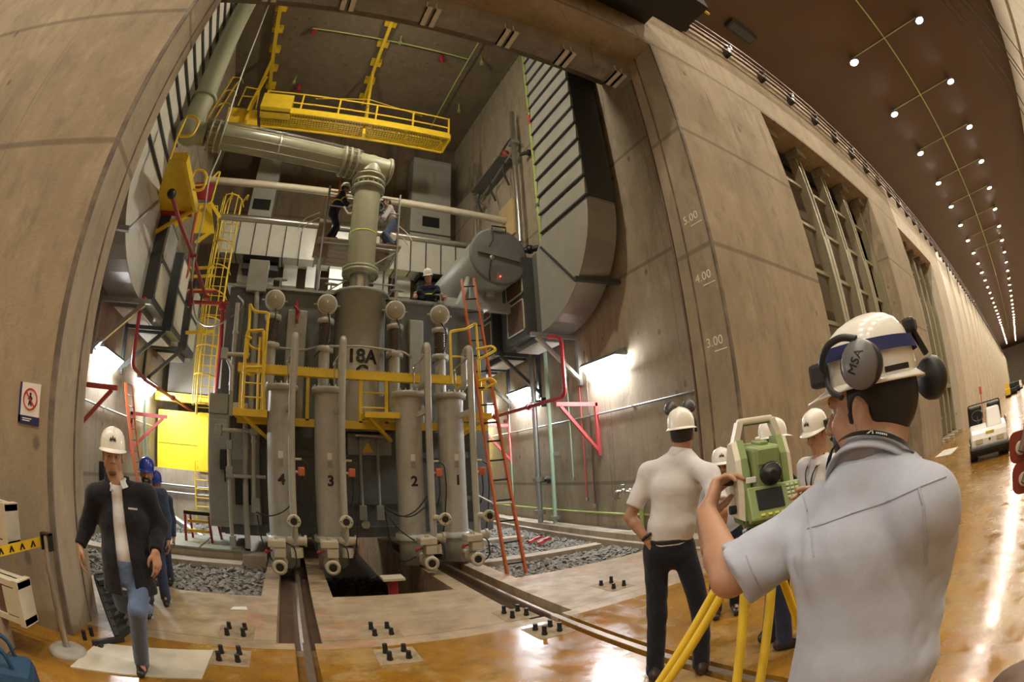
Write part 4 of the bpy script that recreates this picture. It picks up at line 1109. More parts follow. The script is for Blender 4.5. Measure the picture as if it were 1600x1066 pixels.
# yellow platform on the left wall under the bus duct
A = lambda px, py, y: AY(px, py, y)
th = thing('wall_platform', (-3.8, 11, 6.8), 'yellow steel platform with hoop rails high on the left bay wall under the bus duct', 'platform')
zp = 7.1
pl = [AZ(265, 246, zp), AZ(291, 246, zp), AZ(307, 326, zp), AZ(242, 323, zp)]
mb = MB()
xs_ = [max(q.x, -4.6) for q in pl]
poly = [(xs_[0], pl[0].y), (xs_[1], pl[1].y), (xs_[2], pl[2].y), (xs_[3], pl[3].y)]
mb.prism(poly, zp, zp + .12, 2)
mb.build('deck', M['yellow'], th)
q = pl[2]
mb = MB().bar(pl[3], pl[2], .10, .14).bar((pl[1].x, pl[1].y, zp - .02), (pl[2].x, pl[2].y, zp - .02), .08, .2)
mb.bar((pl[2].x, pl[2].y, zp), (-4.6, pl[2].y + .2, zp - 1.2), .07).build('edge_beam', M['yellow'], th)
mb = MB().box((-4.6, pl[2].y + .05, zp - .16), (pl[2].x - .1, pl[2].y + .12, zp - .03)); mb.build('red_beam', M['red'], th)
for pts, y in ((([265, 250], [278, 213], [292, 181], [303, 181], [312, 190], [300, 213], [280, 213]), pl[0].y), (([296, 288], [305, 266], [318, 266], [324, 275], [318, 295], [310, 298], [302, 296]), pl[2].y - 1.2), (([300, 290], [322, 289], [341, 269], [344, 269]), 12.4), (([305, 320], [330, 318], [338, 288], [344, 269]), 12.4)):
    MB().tube([A(px, py, y) for px, py in pts], .03, 8, bend=.12).build('hoop_rail', M['yellow'], th)
th = thing('ladder_landing', (-3.2, 12.6, 6.2), 'yellow plate landing between the wall platform and the caged ladder', 'platform')
c_ = [A(303, 320, 12.6), A(330, 318, 12.6), A(335, 364, 12.6), A(303, 364, 12.6)]
MB().add([c_[0], c_[1], c_[2], c_[3]] + [q + Vector((0, .08, 0)) for q in c_], [(0, 1, 2, 3), (7, 6, 5, 4), (0, 4, 5, 1), (1, 5, 6, 2), (2, 6, 7, 3), (3, 7, 4, 0)]).build('face_plate', M['yellow'], th)
for a, b_ in (((262, 360), (310, 328)), ((305, 380), (330, 362)), ((330, 318), (344, 340)), ((262, 362), (255, 345))):
    MB().bar(A(*a, 12.4), A(*b_, 12.4), .06, .1).build('brace', M['yellow'], th)
for py in (420, 433, 455, 520): MB().bar(A(290, py, 13.4), A(335, py - 2, 13.4), .06, .09).build('cross_beam', M['yellow'], th)
MB().tube([A(318, 322, 12.6), A(340, 322, 12.8), A(340, 345, 12.8)], .02, 6).build('rail', M['yellow'], th)
mb = MB().box((-4.3, 12.7, 7.6), (-3.2, 12.75, 8.1)); 
q = A(318, 298, 12.9); mb = MB().box((q.x - .35, 12.9, q.z - .3), (q.x + .3, 12.95, q.z + .3)); mb.build('red_panel', M['red'], th)

# inspection crane walkway under the bay ceiling
th = thing('crane_walkway', (1, 13, 12.9), 'long yellow crane walkway with mesh floor hanging under the bay ceiling', 'walkway')
zd, ya, yb, xa_, xb_ = 12.9, 12.66, 13.5, -2.42, 4.42
MB().box((xa_, ya - .06, zd - .05), (xb_, ya, zd + .2)).box((xa_, yb, zd - .05), (xb_, yb + .06, zd + .2)).box((xb_, ya, zd - .05), (xb_ + .06, yb, zd + .2)).build('edge_beam', M['yellow'], th)
mb = MB()
for i in range(68): mb.box((xa_ + i * .1, ya, zd), (xa_ + i * .1 + .035, yb, zd + .02))
for j in range(9): mb.box((xa_, ya + j * .1, zd + .0), (xb_, ya + j * .1 + .03, zd + .02))
mb.build('mesh_floor', M['yellow'], th)
for y in (ya, yb):
    for z in (zd + .5, zd + .95): MB().tube([(xa_, y, z), (xb_, y, z)], .03, 8).build('rail', M['yellow'], th)
for i in range(6):
    x = xa_ + .03 + i * (xb_ - xa_ - .06) / 5
    for y in (ya, yb): MB().box((x - .03, y - .03, zd), (x + .03, y + .03, zd + .95)).build('post', M['yellow'], th)
MB().box((-2.45, 12.4, zd - .05), (-1.35, 13.0, zd + .6)).build('end_box', M['yellow'], th)
for x, lab in ((-2.9, 0), (1.38, 1)):
    MB().bar((x, 13.0, zd - .3), (x, 13.6, 16.6), .10, .16).bar((x, 12.7, zd), (x, 13.1, zd + 1.3), .08).build('hanger', M['yellow'], th)
    r_ = thing('crane_rail', (x, 10, 16.6), 'yellow crane rail on the bay ceiling, ' + ('left one' if lab == 0 else 'middle one above the walkway hanger'), 'rail', 'yellow rails on the bay ceiling')
    MB().box((x - .06, 7.0, 16.55), (x + .06, 15.6, 16.75)).build('beam', M['yellow'], r_)
    for i in range(8): MB().box((x - .22, 7.6 + i * 1.1, 16.75), (x + .22, 7.85 + i * 1.1, 16.99)).build('rail_clip', M['yellow'], r_)
MB().tube([(1.38, 13.2, 14.6), (-.6, 12.8, 13.85)], .018, 6).tube([(1.38, 13.2, 14.6), (3.4, 12.8, 13.85)], .018, 6).build('stay_rod', M['yellow'], th)
# second caged ladder and basket far left, under the walkway's end
th = thing('walkway_ladder', (-3.4, 13.2, 10), 'yellow caged ladder and basket at the left end of the crane walkway', 'ladder')
A = lambda px, py, y=13.2: AY(px, py, y)
for a, b_ in (((325, 185), (365, 120)), ((333, 190), (372, 128))): MB().tube([A(*a), A(*b_)], .03, 6).build('stile', M['yellow'], th)
for (cx, cy) in ((350, 168), (358, 148), (368, 128)):
    MB().tube([A(cx - 12, cy), A(cx - 2, cy - 8), A(cx + 10, cy - 6), A(cx + 12, cy + 2)], .022, 6, bend=.2).build('hoop', M['yellow'], th)
mb = MB()
for a, b_ in (((372, 165), (385, 136)), ((385, 136), (406, 140)), ((378, 150), (400, 152)), ((406, 140), (418, 120)), ((400, 170), (406, 140))): mb.tube([A(*a), A(*b_)], .028, 6)
mb.build('basket_rail', M['yellow'], th)
c_ = [A(358, 167), A(402, 172), A(402, 196), A(352, 190)]
MB().add(c_ + [q + Vector((0, .5, 0)) for q in c_], [(0, 1, 2, 3), (7, 6, 5, 4), (0, 4, 5, 1), (1, 5, 6, 2), (2, 6, 7, 3), (3, 7, 4, 0)]).build('basket_plate', M['yellow'], th)
# sprinkler pipes on the bay ceiling
tag(MB().tube([(4.82, 7.2, 16.7), (4.82, 16.4, 16.7)], .03, 6).build('sprinkler_pipe', M['limepipe']), 'thin green sprinkler pipe running back along the bay ceiling', 'pipe')
tag(MB().tube([(-1.5, 11.8, 16.72), (4.82, 11.83, 16.72)], .03, 6).build('sprinkler_pipe', M['limepipe']), 'thin green sprinkler pipe running across the bay ceiling', 'pipe')
for px, py, lab in ((489, 52, 'left of the middle crane rail'), (690, 95, 'right of the middle crane rail'), (466, 140, 'near the left crane rail by the back')):
    q = AZ(px, py, 16.6)
    tag(MB().lathe([(.03, .41), (.1, .28), (.1, 0), (.06, -.06)], q, (0, 0, 1), 12).build('smoke_detector', M['red']), 'small dark red detector on the bay ceiling, ' + lab, 'detector', 'red detectors on the bay ceiling')
for px, py, lab in ((625, 68, 'beside the middle crane rail'), (752, 100, 'near the right wall, front'), (717, 175, 'near the right wall, back'), (459, 130, 'toward the back left')):
    q = AZ(px, py, 16.5)
    tag(MB().cyl(q, q + Vector((0, 0, .5)), .03, n=6).cyl(q, q + Vector((0, 0, .12)), .07, n=8).build('sprinkler_drop', M['limepipe']), 'short green sprinkler drop from the bay ceiling, ' + lab, 'sprinkler', 'sprinkler drops')

# horizontal pipes crossing the bay
pipe('cross_pipe', [(-3.6, 12.9, 10.02), (6.68, 12.9, 9.95)], .12, 'cream', 'upper pale pipe crossing the whole bay behind the bus duct', n=14)
pipe('cross_pipe', [(-2.9, 12.9, 8.75), (6.5, 12.9, 8.72)], .10, 'steel', 'lower pale pipe crossing the bay behind the scaffold', n=14)
tag(MB().box((6.62, 12.3, 9.2), (6.69, 13.4, 10.6)).build('pipe_backplate', paint('ochre_plate', (.55, .42, .2), .6)), 'ochre wall plate where the upper cross pipe meets the right wall', 'plate')
# white panelled duct across the back
th = thing('panelled_duct', (2, 16.6, 9.2), 'pale panelled air duct running across the back of the bay', 'duct')
z0, z1 = 9.15, 10.55
MB().box((-3.4, 16.3, z0), (6.6, 17.2, z1)).build('body', M['ductwhite'], th)
mb = MB()
for i in range(17): mb.box((-3.3 + i * .62, 16.26, z0 - .02), (-3.26 + i * .62, 17.22, z1 + .03))
mb.build('joint_bars', M['ductdk'], th)
mb = MB()
for i in range(9): mb.box((-2.5 + i * .9, 16.9, 8.3), (-1.95 + i * .9, 17.1, z0))
mb.build('drop_hoods', M['ductwhite'], th)
for xx in (-2.3, 4.5):
    mb = MB()
    mb.box((xx, 16.2, 8.55), (xx + 1.4, 16.9, 8.75)).box((xx, 16.2, 8.9), (xx + 1.4, 16.9, 9.1)); mb.build('dark_slot', M['black'], th)
for px0, px1, py0, py1, lab in ((385, 432, 296, 345, 'left'), (640, 704, 325, 372, 'right')):
    a, b_ = AY(px0, py1, 17.3), AY(px1, py0, 17.3)
    th = thing('vent_column', ((a.x + b_.x) / 2, 17.6, a.z), 'pale box column with a dark vent above the back duct, on the %s' % lab, 'vent', 'vent columns on the back wall')
    MB().box((a.x, 17.3, a.z - .6), (b_.x, 18.28, b_.z + 2.5)).build('column', M['duct'], th)
    cx, cz = (a.x + b_.x) / 2, (a.z + b_.z) / 2
    MB().box((cx - .38, 17.25, cz - .24), (cx + .38, 17.3, cz + .24)).build('vent', M['black'], th)
    MB().box((a.x - .02, 17.27, cz - .62), (b_.x + .02, 17.3, cz - .56)).build('seam', M['ductdk'], th)
# lit panel behind the scaffold
a, b_ = AY(505, 414, 16.0), AY(551, 385, 16.0)
tag(MB().box((a.x, 15.95, a.z), (b_.x + .1, 16.0, b_.z)).bar((a.x + .1, 15.97, b_.z), (a.x + .1, 16.35, 9.25), .04).bar((b_.x, 15.97, b_.z), (b_.x, 16.35, 9.25), .04).build('light_panel', glow('panel_glow', (1, .98, .92), 9.0)), 'glaring white light panel under the back duct seen through the scaffold', 'light')

# scaffold around the riser
th = thing('scaffold', (1.3, 10.2, 5.2), 'tube scaffold tower with plank deck around the bus duct riser', 'scaffold')
zb_, zt_ = 5.22, 8.15
xl_, xr_, yf_, yb_ = .40, 2.16, 9.75, 11.2
for x, y in ((xl_, yf_), (xr_, yf_), (xl_, yb_), (xr_, yb_)):
    MB().tube([(x, y, zb_), (x, y, zt_ if y == yf_ else zt_ - .6)], .026, 8).build('upright', M['galv'], th)
zd = 6.72
for z in (5.75, zd - .1, 7.6, 8.0):
    mb = MB().tube([(xl_, yf_, z), (xr_, yf_, z)], .02, 6)
    if z < 8: mb.tube([(xl_, yf_, z), (xl_, yb_, z)], .02, 6).tube([(xr_, yf_, z), (xr_, yb_, z)], .02, 6)
    mb.build('ledger', M['galv'], th)
MB().tube([(xl_, yf_, 5.3), (xr_, yf_ + .02, 6.6)], .018, 6).tube([(xr_, yb_, 5.3), (xr_, yf_, 6.3)], .018, 6).tube([(xl_, yf_, 6.9), (xl_, yb_, 5.6)], .018, 6).build('brace', M['galv'], th)
M['plank'] = paint('scaffold_plank', (.34, .27, .19), .7, dirt=.5)
for i in range(5): MB().rbox((xl_ - .1, 10.0 + i * .25, zd), (xr_ + .1, 10.23 + i * .25, zd + .04), .006).build('plank', M['plank'], th)
for i in range(2): MB().rbox((xl_ - .1, yf_ + .02 + i * .125 - .03, zd), (xr_ + .1, yf_ + .11 + i * .125, zd + .04), .006).build('plank', M['plank'], th)
p0, p1 = AY(510, 344, 10.4), AY(498, 403, 10.0)
MB().bar(p0, p1, .32, .05, (0, 1, 0)).build('plank', M['plank'], th)
p0, p1 = AY(612, 366, 10.6), AY(592, 410, 10.0)
MB().bar(p0, p1, .30, .05, (0, 1, 0)).build('plank', M['plank'], th)
tag(MB().tube([AY(535, 262, 9.6), AY(529, 306, 9.7), AY(515, 312, 9.75), AY(505, 308, 9.8)], .02, 6, bend=.1).build('safety_strap', M['orange']), 'orange safety strap hanging beside the left scaffold worker', 'strap')
for pts in ([(500, 332), (475, 342), (465, 358)], [(499, 340), (478, 350), (468, 366)], [(622, 352), (636, 364), (644, 376)], [(622, 366), (632, 374), (638, 384)]):
    tag(MB().tube([AY(px, py, 9.8) for px, py in pts], .012, 6, bend=.2).build('white_cord', M['white']), 'thin white cord dangling %s from the %s edge of the scaffold deck' % ('higher' if pts[0][1] in (334, 352) else 'lower', 'left' if pts[0][0] < 550 else 'right'), 'cord', 'white cords on the scaffold')
# rope from the ceiling
tag(MB().tube([AY(423, 0, 9.3), AY(402, 55, 9.3), AY(390, 85, 9.3), AY(370, 140, 9.3), AY(352, 200, 9.3), AY(345, 240, 9.5), AY(327, 275, 9.8), AY(320, 330, 10.2), AY(304, 400, 10.6), AY(300, 440, 10.6)], .022, 6, bend=.3).build('hanging_rope', M['white']), 'pale rope hanging from the bay ceiling past the bus duct', 'rope')
tag(MB().tube([AY(300, 440, 10.6), AY(305, 500, 10.0), AY(325, 512, 9.6), AY(350, 505, 9.3), AY(375, 486, 9.1), AY(383, 474, 9.0), AY(372, 462, 9.0)], .018, 6, bend=.3).build('hose', M['steel']), 'grey hose sagging from the rope to the left end of the tank', 'hose')
# instrument shelf and posts on the right wall
A = lambda px, py, x=6.3: AX(px, py, x)
y1, y2 = AX(810, 330, 6.35).y, AX(743, 330, 6.35).y
pipe('wall_post', [(6.35, y1, AX(817, 375, 6.35).z), (6.35, y1, AX(800, 175, 6.35).z)], .09, 'steel', 'thick shiny vertical pipe on the right wall left of the lime green pipe', n=14, clamps=[(6.35, y1, AX(806, 220, 6.35).z)])
pipe('wall_post', [(6.35, y2, AX(746, 370, 6.35).z), (6.35, y2, AX(742, 255, 6.35).z)], .07, 'steel', 'thinner vertical pipe on the right wall beyond the instrument shelf', n=12)
zs = AX(780, 270, 6.3).z
th = thing('instrument_shelf', (6.3, (y1 + y2) / 2, zs), 'steel frame shelf with red insulators high on the right bay wall', 'shelf')
MB().bar((6.3, y1, zs + .9), (6.3, y2, zs + .4), .06).bar((6.3, y1, zs + .2), (6.3, y2, zs - .2), .05).bar((6.68, y1 + .3, zs), (6.1, y1 + .3, zs + .3), .06).bar((6.68, y2 - .4, zs - .3), (6.1, y2 - .4, zs), .06).build('frame', M['steel'], th)
MB().box((6.0, y1 + .5, zs + .25), (6.66, y2 - .4, zs + .29)).build('plate', M['greydk'], th)
for i in range(3):
    yy = y1 + .6 + i * (y2 - y1 - 1.2) / 2
    MB().lathe([(.1, 0), (.16, .08), (.1, .16), (.16, .24), (.1, .32)], (6.3, yy, zs + .29), n=12).build('insulator', M['red'], th)
    MB().tube([(6.3, yy, zs + .25), (6.25, yy + .15, zs - .2), (6.5, yy + .2, zs - .7)], .04, 6, bend=.2).build('cable', M['rubber'], th)
q = AX(815, 242, 6.4)
tag(MB().cyl((6.5, q.y - .2, q.z), (6.64, q.y - .2, q.z), .11, n=10).cyl((6.35, q.y, q.z), (6.55, q.y - .2, q.z), .06, n=10).build('black_valve', M['black']), 'black valve between the shiny post and the lime green pipe', 'valve')
q = AX(828, 390, 6.3)
tag(MB().ball(q, .14, 10).cyl(q + Vector((-.2, .2, 0)), q + Vector((.2, -.2, 0)), .09, n=10).build('black_valve', M['black']), 'black valve at the foot of the lime green pipe above the louvres', 'valve')
# step stool, plinth and hose at the left
th = thing('equipment_plinth', (-1.7, 9.3, -.13), 'low greenish concrete plinth with flat covers left of the transformer', 'plinth')
MB().rbox((-2.75, 8.75, -.13), (-1.0, 10.3, .14), .02).build('base', M['curb'], th)
for x0_, x1_ in ((-2.72, -1.85), (-1.82, -1.03)): MB().rbox((x0_, 8.72, .14), (x1_, 10.28, .18), .01).build('cover', paint('cover_green', (.30, .31, .26), .6, dirt=.4), th)
tag(MB().rbox((-1.0, 8.55, -.13), (-.56, 9.0, .13), .02).build('concrete_block', M['curb']), 'short grey concrete block between the plinth and the left rail curb', 'block')
tag(MB().box((-4.6, 8.3, -.13), (-1.0, 8.72, .0)).build('concrete_strip', M['curb']), 'low concrete strip crossing the left gravel bed in front of the plinth', 'curb')
sx = AY(308, 850, 9.6)
th = thing('step_stool', (sx.x, 9.6, .18), 'red and yellow step stool with a black top on the plinth', 'stool')
x0_, x1_ = AY(292, 815, 9.5).x, AY(332, 815, 9.5).x
MB().rbox((x0_ - .02, 9.3, .70), (x1_ + .02, 9.75, .77), .01).build('top', M['black'], th)
for x, y in ((x0_, 9.32), (x1_, 9.32), (x0_ + .05, 9.78), (x1_ + .12, 9.85)):
    MB().bar((x, y, .18), (x * .9 + .1 * (x0_ + x1_) / 2, 9.4 + (y - 9.55) * .6, .70), .045).build('leg', M['red'], th)
for z, y in ((.36, 9.30), (.52, 9.55)): MB().box((x0_, y, z), (x1_, y + .12, z + .05)).build('step', M['yellow'], th)
a = [AY(266, 806, 12.5), AY(300, 828, 12.2), AY(318, 840, 12.0)]
tag(MB().tube(a, .09, 12, bend=.2).build('drain_pipe', M['galv']), 'slanting galvanised drain pipe on the gravel behind the step stool', 'pipe')
for i, (px, py, lab) in enumerate(((838, 846, 'beside the lower end of the galvanised pipe'), (852, 848, 'right of the other red piece'))):
    q = AZ(px, py, .0)
    tag(MB().bar(q + Vector((-.18, 0, 0)), q + Vector((.16, .12, .07)), .07, .06).bar(q + Vector((-.1, .15, .0)), q + Vector((.1, -.1, .1)), .05, .05).build('red_scrap', M['redlt']), 'red steel scrap on the right gravel, ' + lab, 'scrap', 'red pieces on the gravel')
# red jacking pedestal in the pit
q = AZ(613, 905, .0)
th = thing('jack_pedestal', (1.25, 6.75, -1.1), 'red pedestal with a pale square top plate standing in the pit', 'pedestal')
q = AY(613, 903, 6.75)
MB().cyl((q.x, 6.75, -1.1), (q.x, 6.75, q.z - .02), .075, n=14).build('post', M['red'], th)
MB().box((q.x - .16, 6.6, q.z - .02), (q.x + .16, 6.9, q.z + .015)).build('top_plate', M['cream'], th)
# small wall fittings on the left wall behind the walking man
q = AX(160, 735, -4.6)
tag(MB().rbox((-4.64, q.y - .12, q.z - .3), (-4.5, q.y + .12, q.z + .2), .02).tube([(-4.5, q.y, q.z - .2), (-4.45, q.y - .1, q.z - .8), (-4.55, q.y + .05, q.z - 1.2)], .025, 6, bend=.2).build('hose_box', M['black']), 'small black wall box with a hanging hose behind the walking man', 'box')
q = AX(210, 625, -4.55)
pipe('drop_pipe', [AX(225, 600, -4.5), AX(226, 670, -4.5), AX(231, 730, -4.5), AX(232, 790, -4.5)], .05, 'greenpipe', 'pale vertical pipe on the left bay wall beside the orange ladder', bend=.1)
# ------------------------------------------------------------------ the hall's own fittings
# steel gate frames in the two openings of the long wall
def gate(i, x0, x1, label):
    th = thing('gate_frame', ((x0 + x1) / 2, 4.5, 0), label, 'gate', 'steel grid gates in the long wall')
    MB().box((x0, YB + .45, 0), (x1, YB + .5, ZL)).build('backing_board', paint('gate_back', (.16, .13, .09), .8, dirt=.4, dscale=1.5), th)
    n = 5
    for k_ in range(n):
        x = x0 + .75 + k_ * (x1 - x0 - 1.0) / (n - 1) - .1
        for dx in (0, .22):
            MB().box((x + dx, 4.35, .25), (x + dx + .10, 4.62, 9.0)).box((x + dx - .04, 4.33, .25), (x + dx + .14, 4.37, 6.5)).build('mullion', M['steelgrid'], th)
        MB().rbox((x - .1, 4.15, 8.95), (x + .42, 4.6, 9.19), .02).build('head_bracket', M['beam'], th)
        MB().rbox((x - .1, 3.95, 0), (x + .42, 4.6, .2), .02).build('foot_block', M['curb'], th)
    for z in (1.0, 2.5, 4.1, 5.4, 6.7, 8.0):
        MB().box((x0, 4.5, z), (x1, 4.62, z + .1)).build('cross_bar', M['steelgrid'], th)
    MB().rbox((x0 + .3, 4.3, 2.4), (x1 - .2, 4.64, 2.62), .02).build('heavy_bar', M['steelgrid'], th)
    return th
gate(0, OPEN[1][0], OPEN[1][1], 'nearer tall steel grid gate in the long wall, behind the surveyor\'s helmet')
gate(1, OPEN[2][0], OPEN[2][1], 'farther tall steel grid gate in the long wall, beyond the wide pier')
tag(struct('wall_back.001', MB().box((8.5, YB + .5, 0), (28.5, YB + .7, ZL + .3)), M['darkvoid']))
# crane conductor rails along the wall head
th = thing('conductor_rails', (60, 3.75, 10.8), 'three dark conductor rails on insulators along the head of the long wall', 'rails')
for z in (10.84, 11.12, 11.42): MB().box((5.0, 3.68, z), (170, 3.74, z + .065)).build('rail', M['rust'], th)
for i in range(95):
    x = 6.9 + i * 1.55
    MB().box((x, 3.68, 10.82), (x + .12, 3.89, 11.0)).box((x + .08, 3.68, 11.05), (x + .2, 3.89, 11.22)).box((x + .3, 3.7, 11.22), (x + .36, 3.89, 11.42)).build('insulator_block', M['black'], th)
# crane girder overhead
th = thing('crane_girder', (4, 3.2, 10.8), 'black crane girder end with a yellow handrail over the bay opening', 'crane')
yk = 3.3
a = AY(1065, 51, yk); b_ = AY(1085, 28, yk)
MB().box((.5, 2.45, a.z), (a.x, yk, a.z + .75)).build('girder', M['black'], th)
mb = MB().bar((.5, 2.9, a.z + 1.15), (b_.x, 2.9, a.z + 1.0), .05)
for x in (2, 3.2, 4.4, a.x - .1): mb.bar((x, 2.9, a.z + .7), (x, 2.9, a.z + 1.1), .04)
mb.build('handrail', M['yellow'], th)
MB().box((.6, 3.0, a.z + .7), (a.x - .3, 4.5, a.z + .95)).box((1.0, 4.0, ZT), (a.x - .6, 4.5, a.z + .75)).build('end_truck', M['black'], th)
# crane cables overhead right
for i, (a, b_, c_) in enumerate((((1472, 0), (1530, 75), (1600, 180)), ((1482, 0), (1540, 72), (1600, 165)), ((1500, 0), (1550, 58), (1600, 125)), ((1510, 0), (1560, 62), (1600, 118)), ((1536, 0), (1570, 52), (1600, 92)))):
    tag(MB().tube([AZ(*a, 14.0) + (AZ(*a, 14.0) - AZ(*b_, 13.8)) * .8 + Vector((0, 0, 2.9)), AZ(*a, 14.0), AZ(*b_, 13.8), AZ(*c_, 13.5), AZ(*c_, 13.5) + (AZ(*c_, 13.5) - AZ(*b_, 13.8))], .03, 5, bend=2.0).build('crane_cable', M['rubber']), 'black crane cable sagging across the upper right corner', 'cable', 'crane cables in the upper right corner')
# chalk heights on the reveal of the right pier
mb_m = paint('chalk', (.75, .72, .64), .9)
for z, s in ((3.07, '3.00'), (4.07, '4.00'), (5.07, '5.00')):
    vs, fs = text_mesh(s, .19, .002)
    th = thing('chalk_mark', (5.378, 4.1, z), 'chalk height mark reading %s on the edge of the right pillar' % s, 'chalk mark', 'chalk height marks')
    MB().add([(5.379 - v.y, 4.18 - v.x, z + .14 + v.z) for v in vs], fs).build('digits', mb_m, th)
    MB().box((5.372, 3.96, z - .008), (5.379, 4.2, z + .008)).build('line', mb_m, th)
# edge conduits at the right pillar
tag(MB().tube([(5.40, YB + .05, .2), (5.40, YB + .05, 9.0)], .022, 6).tube([(5.46, YB + .05, 2.4), (5.46, YB + .05, 9.0)], .022, 6).build('edge_conduits', M['rust']), 'pair of dark conduits up the inner edge of the right pillar', 'conduit')
# no-pedestrian sign on the left pillar
ys = YF - .012
a, b_ = AY(31, 659, ys), AY(64, 601, ys)
th = thing('warning_sign', ((a.x + b_.x) / 2, ys, a.z), 'white and blue no-walking sign on the left concrete pillar', 'sign')
hgt = b_.z - a.z; wid = b_.x - a.x; cx = (a.x + b_.x) / 2
MB().box((a.x, ys, a.z + hgt * .18), (b_.x, YF - .001, b_.z)).build('panel', M['white'], th)
MB().box((a.x - .03, ys, a.z - .01), (b_.x, YF - .001, a.z + hgt * .18)).box((a.x - .03, ys, a.z), (a.x, YF - .001, b_.z)).build('blue_band', paint('sign_blue', (.015, .02, .11), .4), th)
cz = a.z + hgt * .60; r = wid * .36
mb = MB().torus((cx, ys - .002, cz), (0, 1, 0), r, r * .09, 28, 6); mb.bar((cx - r * .7, ys - .006, cz + r * .7), (cx + r * .7, ys - .006, cz - r * .7), .006, r * .16, (0, 0, 1)); mb.build('prohibition_ring', paint('sign_red', (.5, .02, .03), .4), th)
mb = MB().cyl((cx, ys - .001, cz + r * .5), (cx, ys - .004, cz + r * .5), r * .15, n=12)
for p0, p1 in (((0, .35), (0, -.1)), ((0, -.1), (-.2, -.6)), ((0, -.1), (.22, -.6)), ((0, .3), (-.3, .0)), ((0, .3), (.3, .02))): mb.bar((cx + p0[0] * r, ys - .003, cz + p0[1] * r), (cx + p1[0] * r, ys - .003, cz + p1[1] * r), .004, r * .18, (0, 0, 1))
mb.build('walking_figure', M['black'], th)
mb = MB()
for i, w_ in enumerate((.5, .42)): mb.box((a.x + .03, ys - .002, a.z + hgt * (.10 - .05 * i)), (a.x + .03 + wid * w_, ys, a.z + hgt * (.125 - .05 * i)))
mb.build('caption_lines', M['white'], th)
# belt stanchion
th = thing('belt_stanchion', (-2.17, 3.5, 0), 'grey post on a round base holding a yellow belt, at the left pillar', 'stanchion')
MB().lathe([(.19, 0), (.19, .02), (.15, .045), (.04, .05)], (-2.17, 3.5, 0), n=32).build('base', paint('stanchion_base', (.42, .40, .36), .55, dirt=.3), th)
MB().lathe([(.034, .04), (.034, .96), (.03, .98)], (-2.17, 3.5, 0), n=16).build('post', M['steel'], th)
MB().rbox((-2.22, 3.46, .86), (-2.205, 3.54, 1.0), .004).rbox((-2.135, 3.46, .86), (-2.12, 3.54, 1.0), .004).rbox((-2.22, 3.46, .98), (-2.12, 3.54, 1.0), .004).build('belt_head', M['black'], th)
e1 = AD(0, 862, 4.2)
p0, p1 = Vector((-2.2, 3.5, .93)), e1
d = (p1 - p0); p1 = p1 + d * .35; d = (p1 - p0)
th = thing('barrier_belt', p0, 'yellow barrier belt with black arrow marks strung from the grey post', 'belt')
up = Vector((0, 0, .04)); nrm = d.cross(Vector((0, 0, 1))).normalized()
MB().add([p0 - up, p1 - up, p1 + up, p0 + up], [(0, 1, 2, 3)]).add([p0 - up + nrm * .003, p1 - up + nrm * .003, p1 + up + nrm * .003, p0 + up + nrm * .003], [(3, 2, 1, 0)]).build('webbing', M['yellow'], th)
dn = d.normalized(); off = nrm * -.003
if off.dot(Vector((0, 0, 0)) - p0) < 0: off = -off
for i in range(14):
    mb = MB()
    c0 = p0 + dn * (.12 + i * .115) + off * 1.4
    for sgn in (-1, 1):
        mb.add([c0 + dn * (sgn * .006) + Vector((0, 0, .026)), c0 + dn * (sgn * .03) - Vector((0, 0, .026)), c0 + dn * (sgn * .012) - Vector((0, 0, .026)), c0 + dn * (-sgn * .006) + Vector((0, 0, .014))], [(0, 1, 2, 3)])
    mb.build('arrow_mark', M['black'], th)
# big cream steel guide beams at the left edge
for (pts, lab) in ((((-4, 785), (40, 790), (40, 900)), 0),): pass
def guide_beam(px_tr, px_br, dd, label):
    tr, br = AD(*px_tr, dd), AD(*px_br, dd)
    h = tr.z - br.z; y = tr.y
    th = thing('guide_beam', (tr.x - 1, y, br.z), label, 'beam', 'cream steel beams stacked at the left edge')
    MB().box((tr.x - 2.2, y, tr.z - .05), (tr.x, y + .22, tr.z)).box((tr.x - 2.2, y, br.z), (tr.x, y + .22, br.z + .05)).build('flange', M['cream'], th)
    MB().box((tr.x - 2.2, y + .1, br.z), (tr.x - .06, y + .13, tr.z)).box((tr.x - .3, y + .02, br.z + .05), (tr.x - .22, y + .2, tr.z - .05)).build('web', M['rust'], th)
    MB().box((tr.x - .06, y - .01, br.z - .01), (tr.x, y + .23, tr.z + .01)).box((tr.x - .2, y, br.z + .06), (tr.x - .06, y + .05, tr.z - .06)).build('end_plate', M['cream'], th)
guide_beam((7, 789), (8, 859), 4.15, 'upper cream steel beam end at the left edge of the hall')
guide_beam((27, 912), (30, 987), 4.0, 'lower cream steel beam end at the left edge, above the blue tool bag')
q = AD(35, 985, 4.05)
tag(MB().rbox((q.x - .5, q.y + .02, 0), (q.x - .3, q.y + .2, max(q.z, .1)), .01).build('timber_block', M['plank']), 'timber block carrying the lower cream beam at the left edge', 'block')
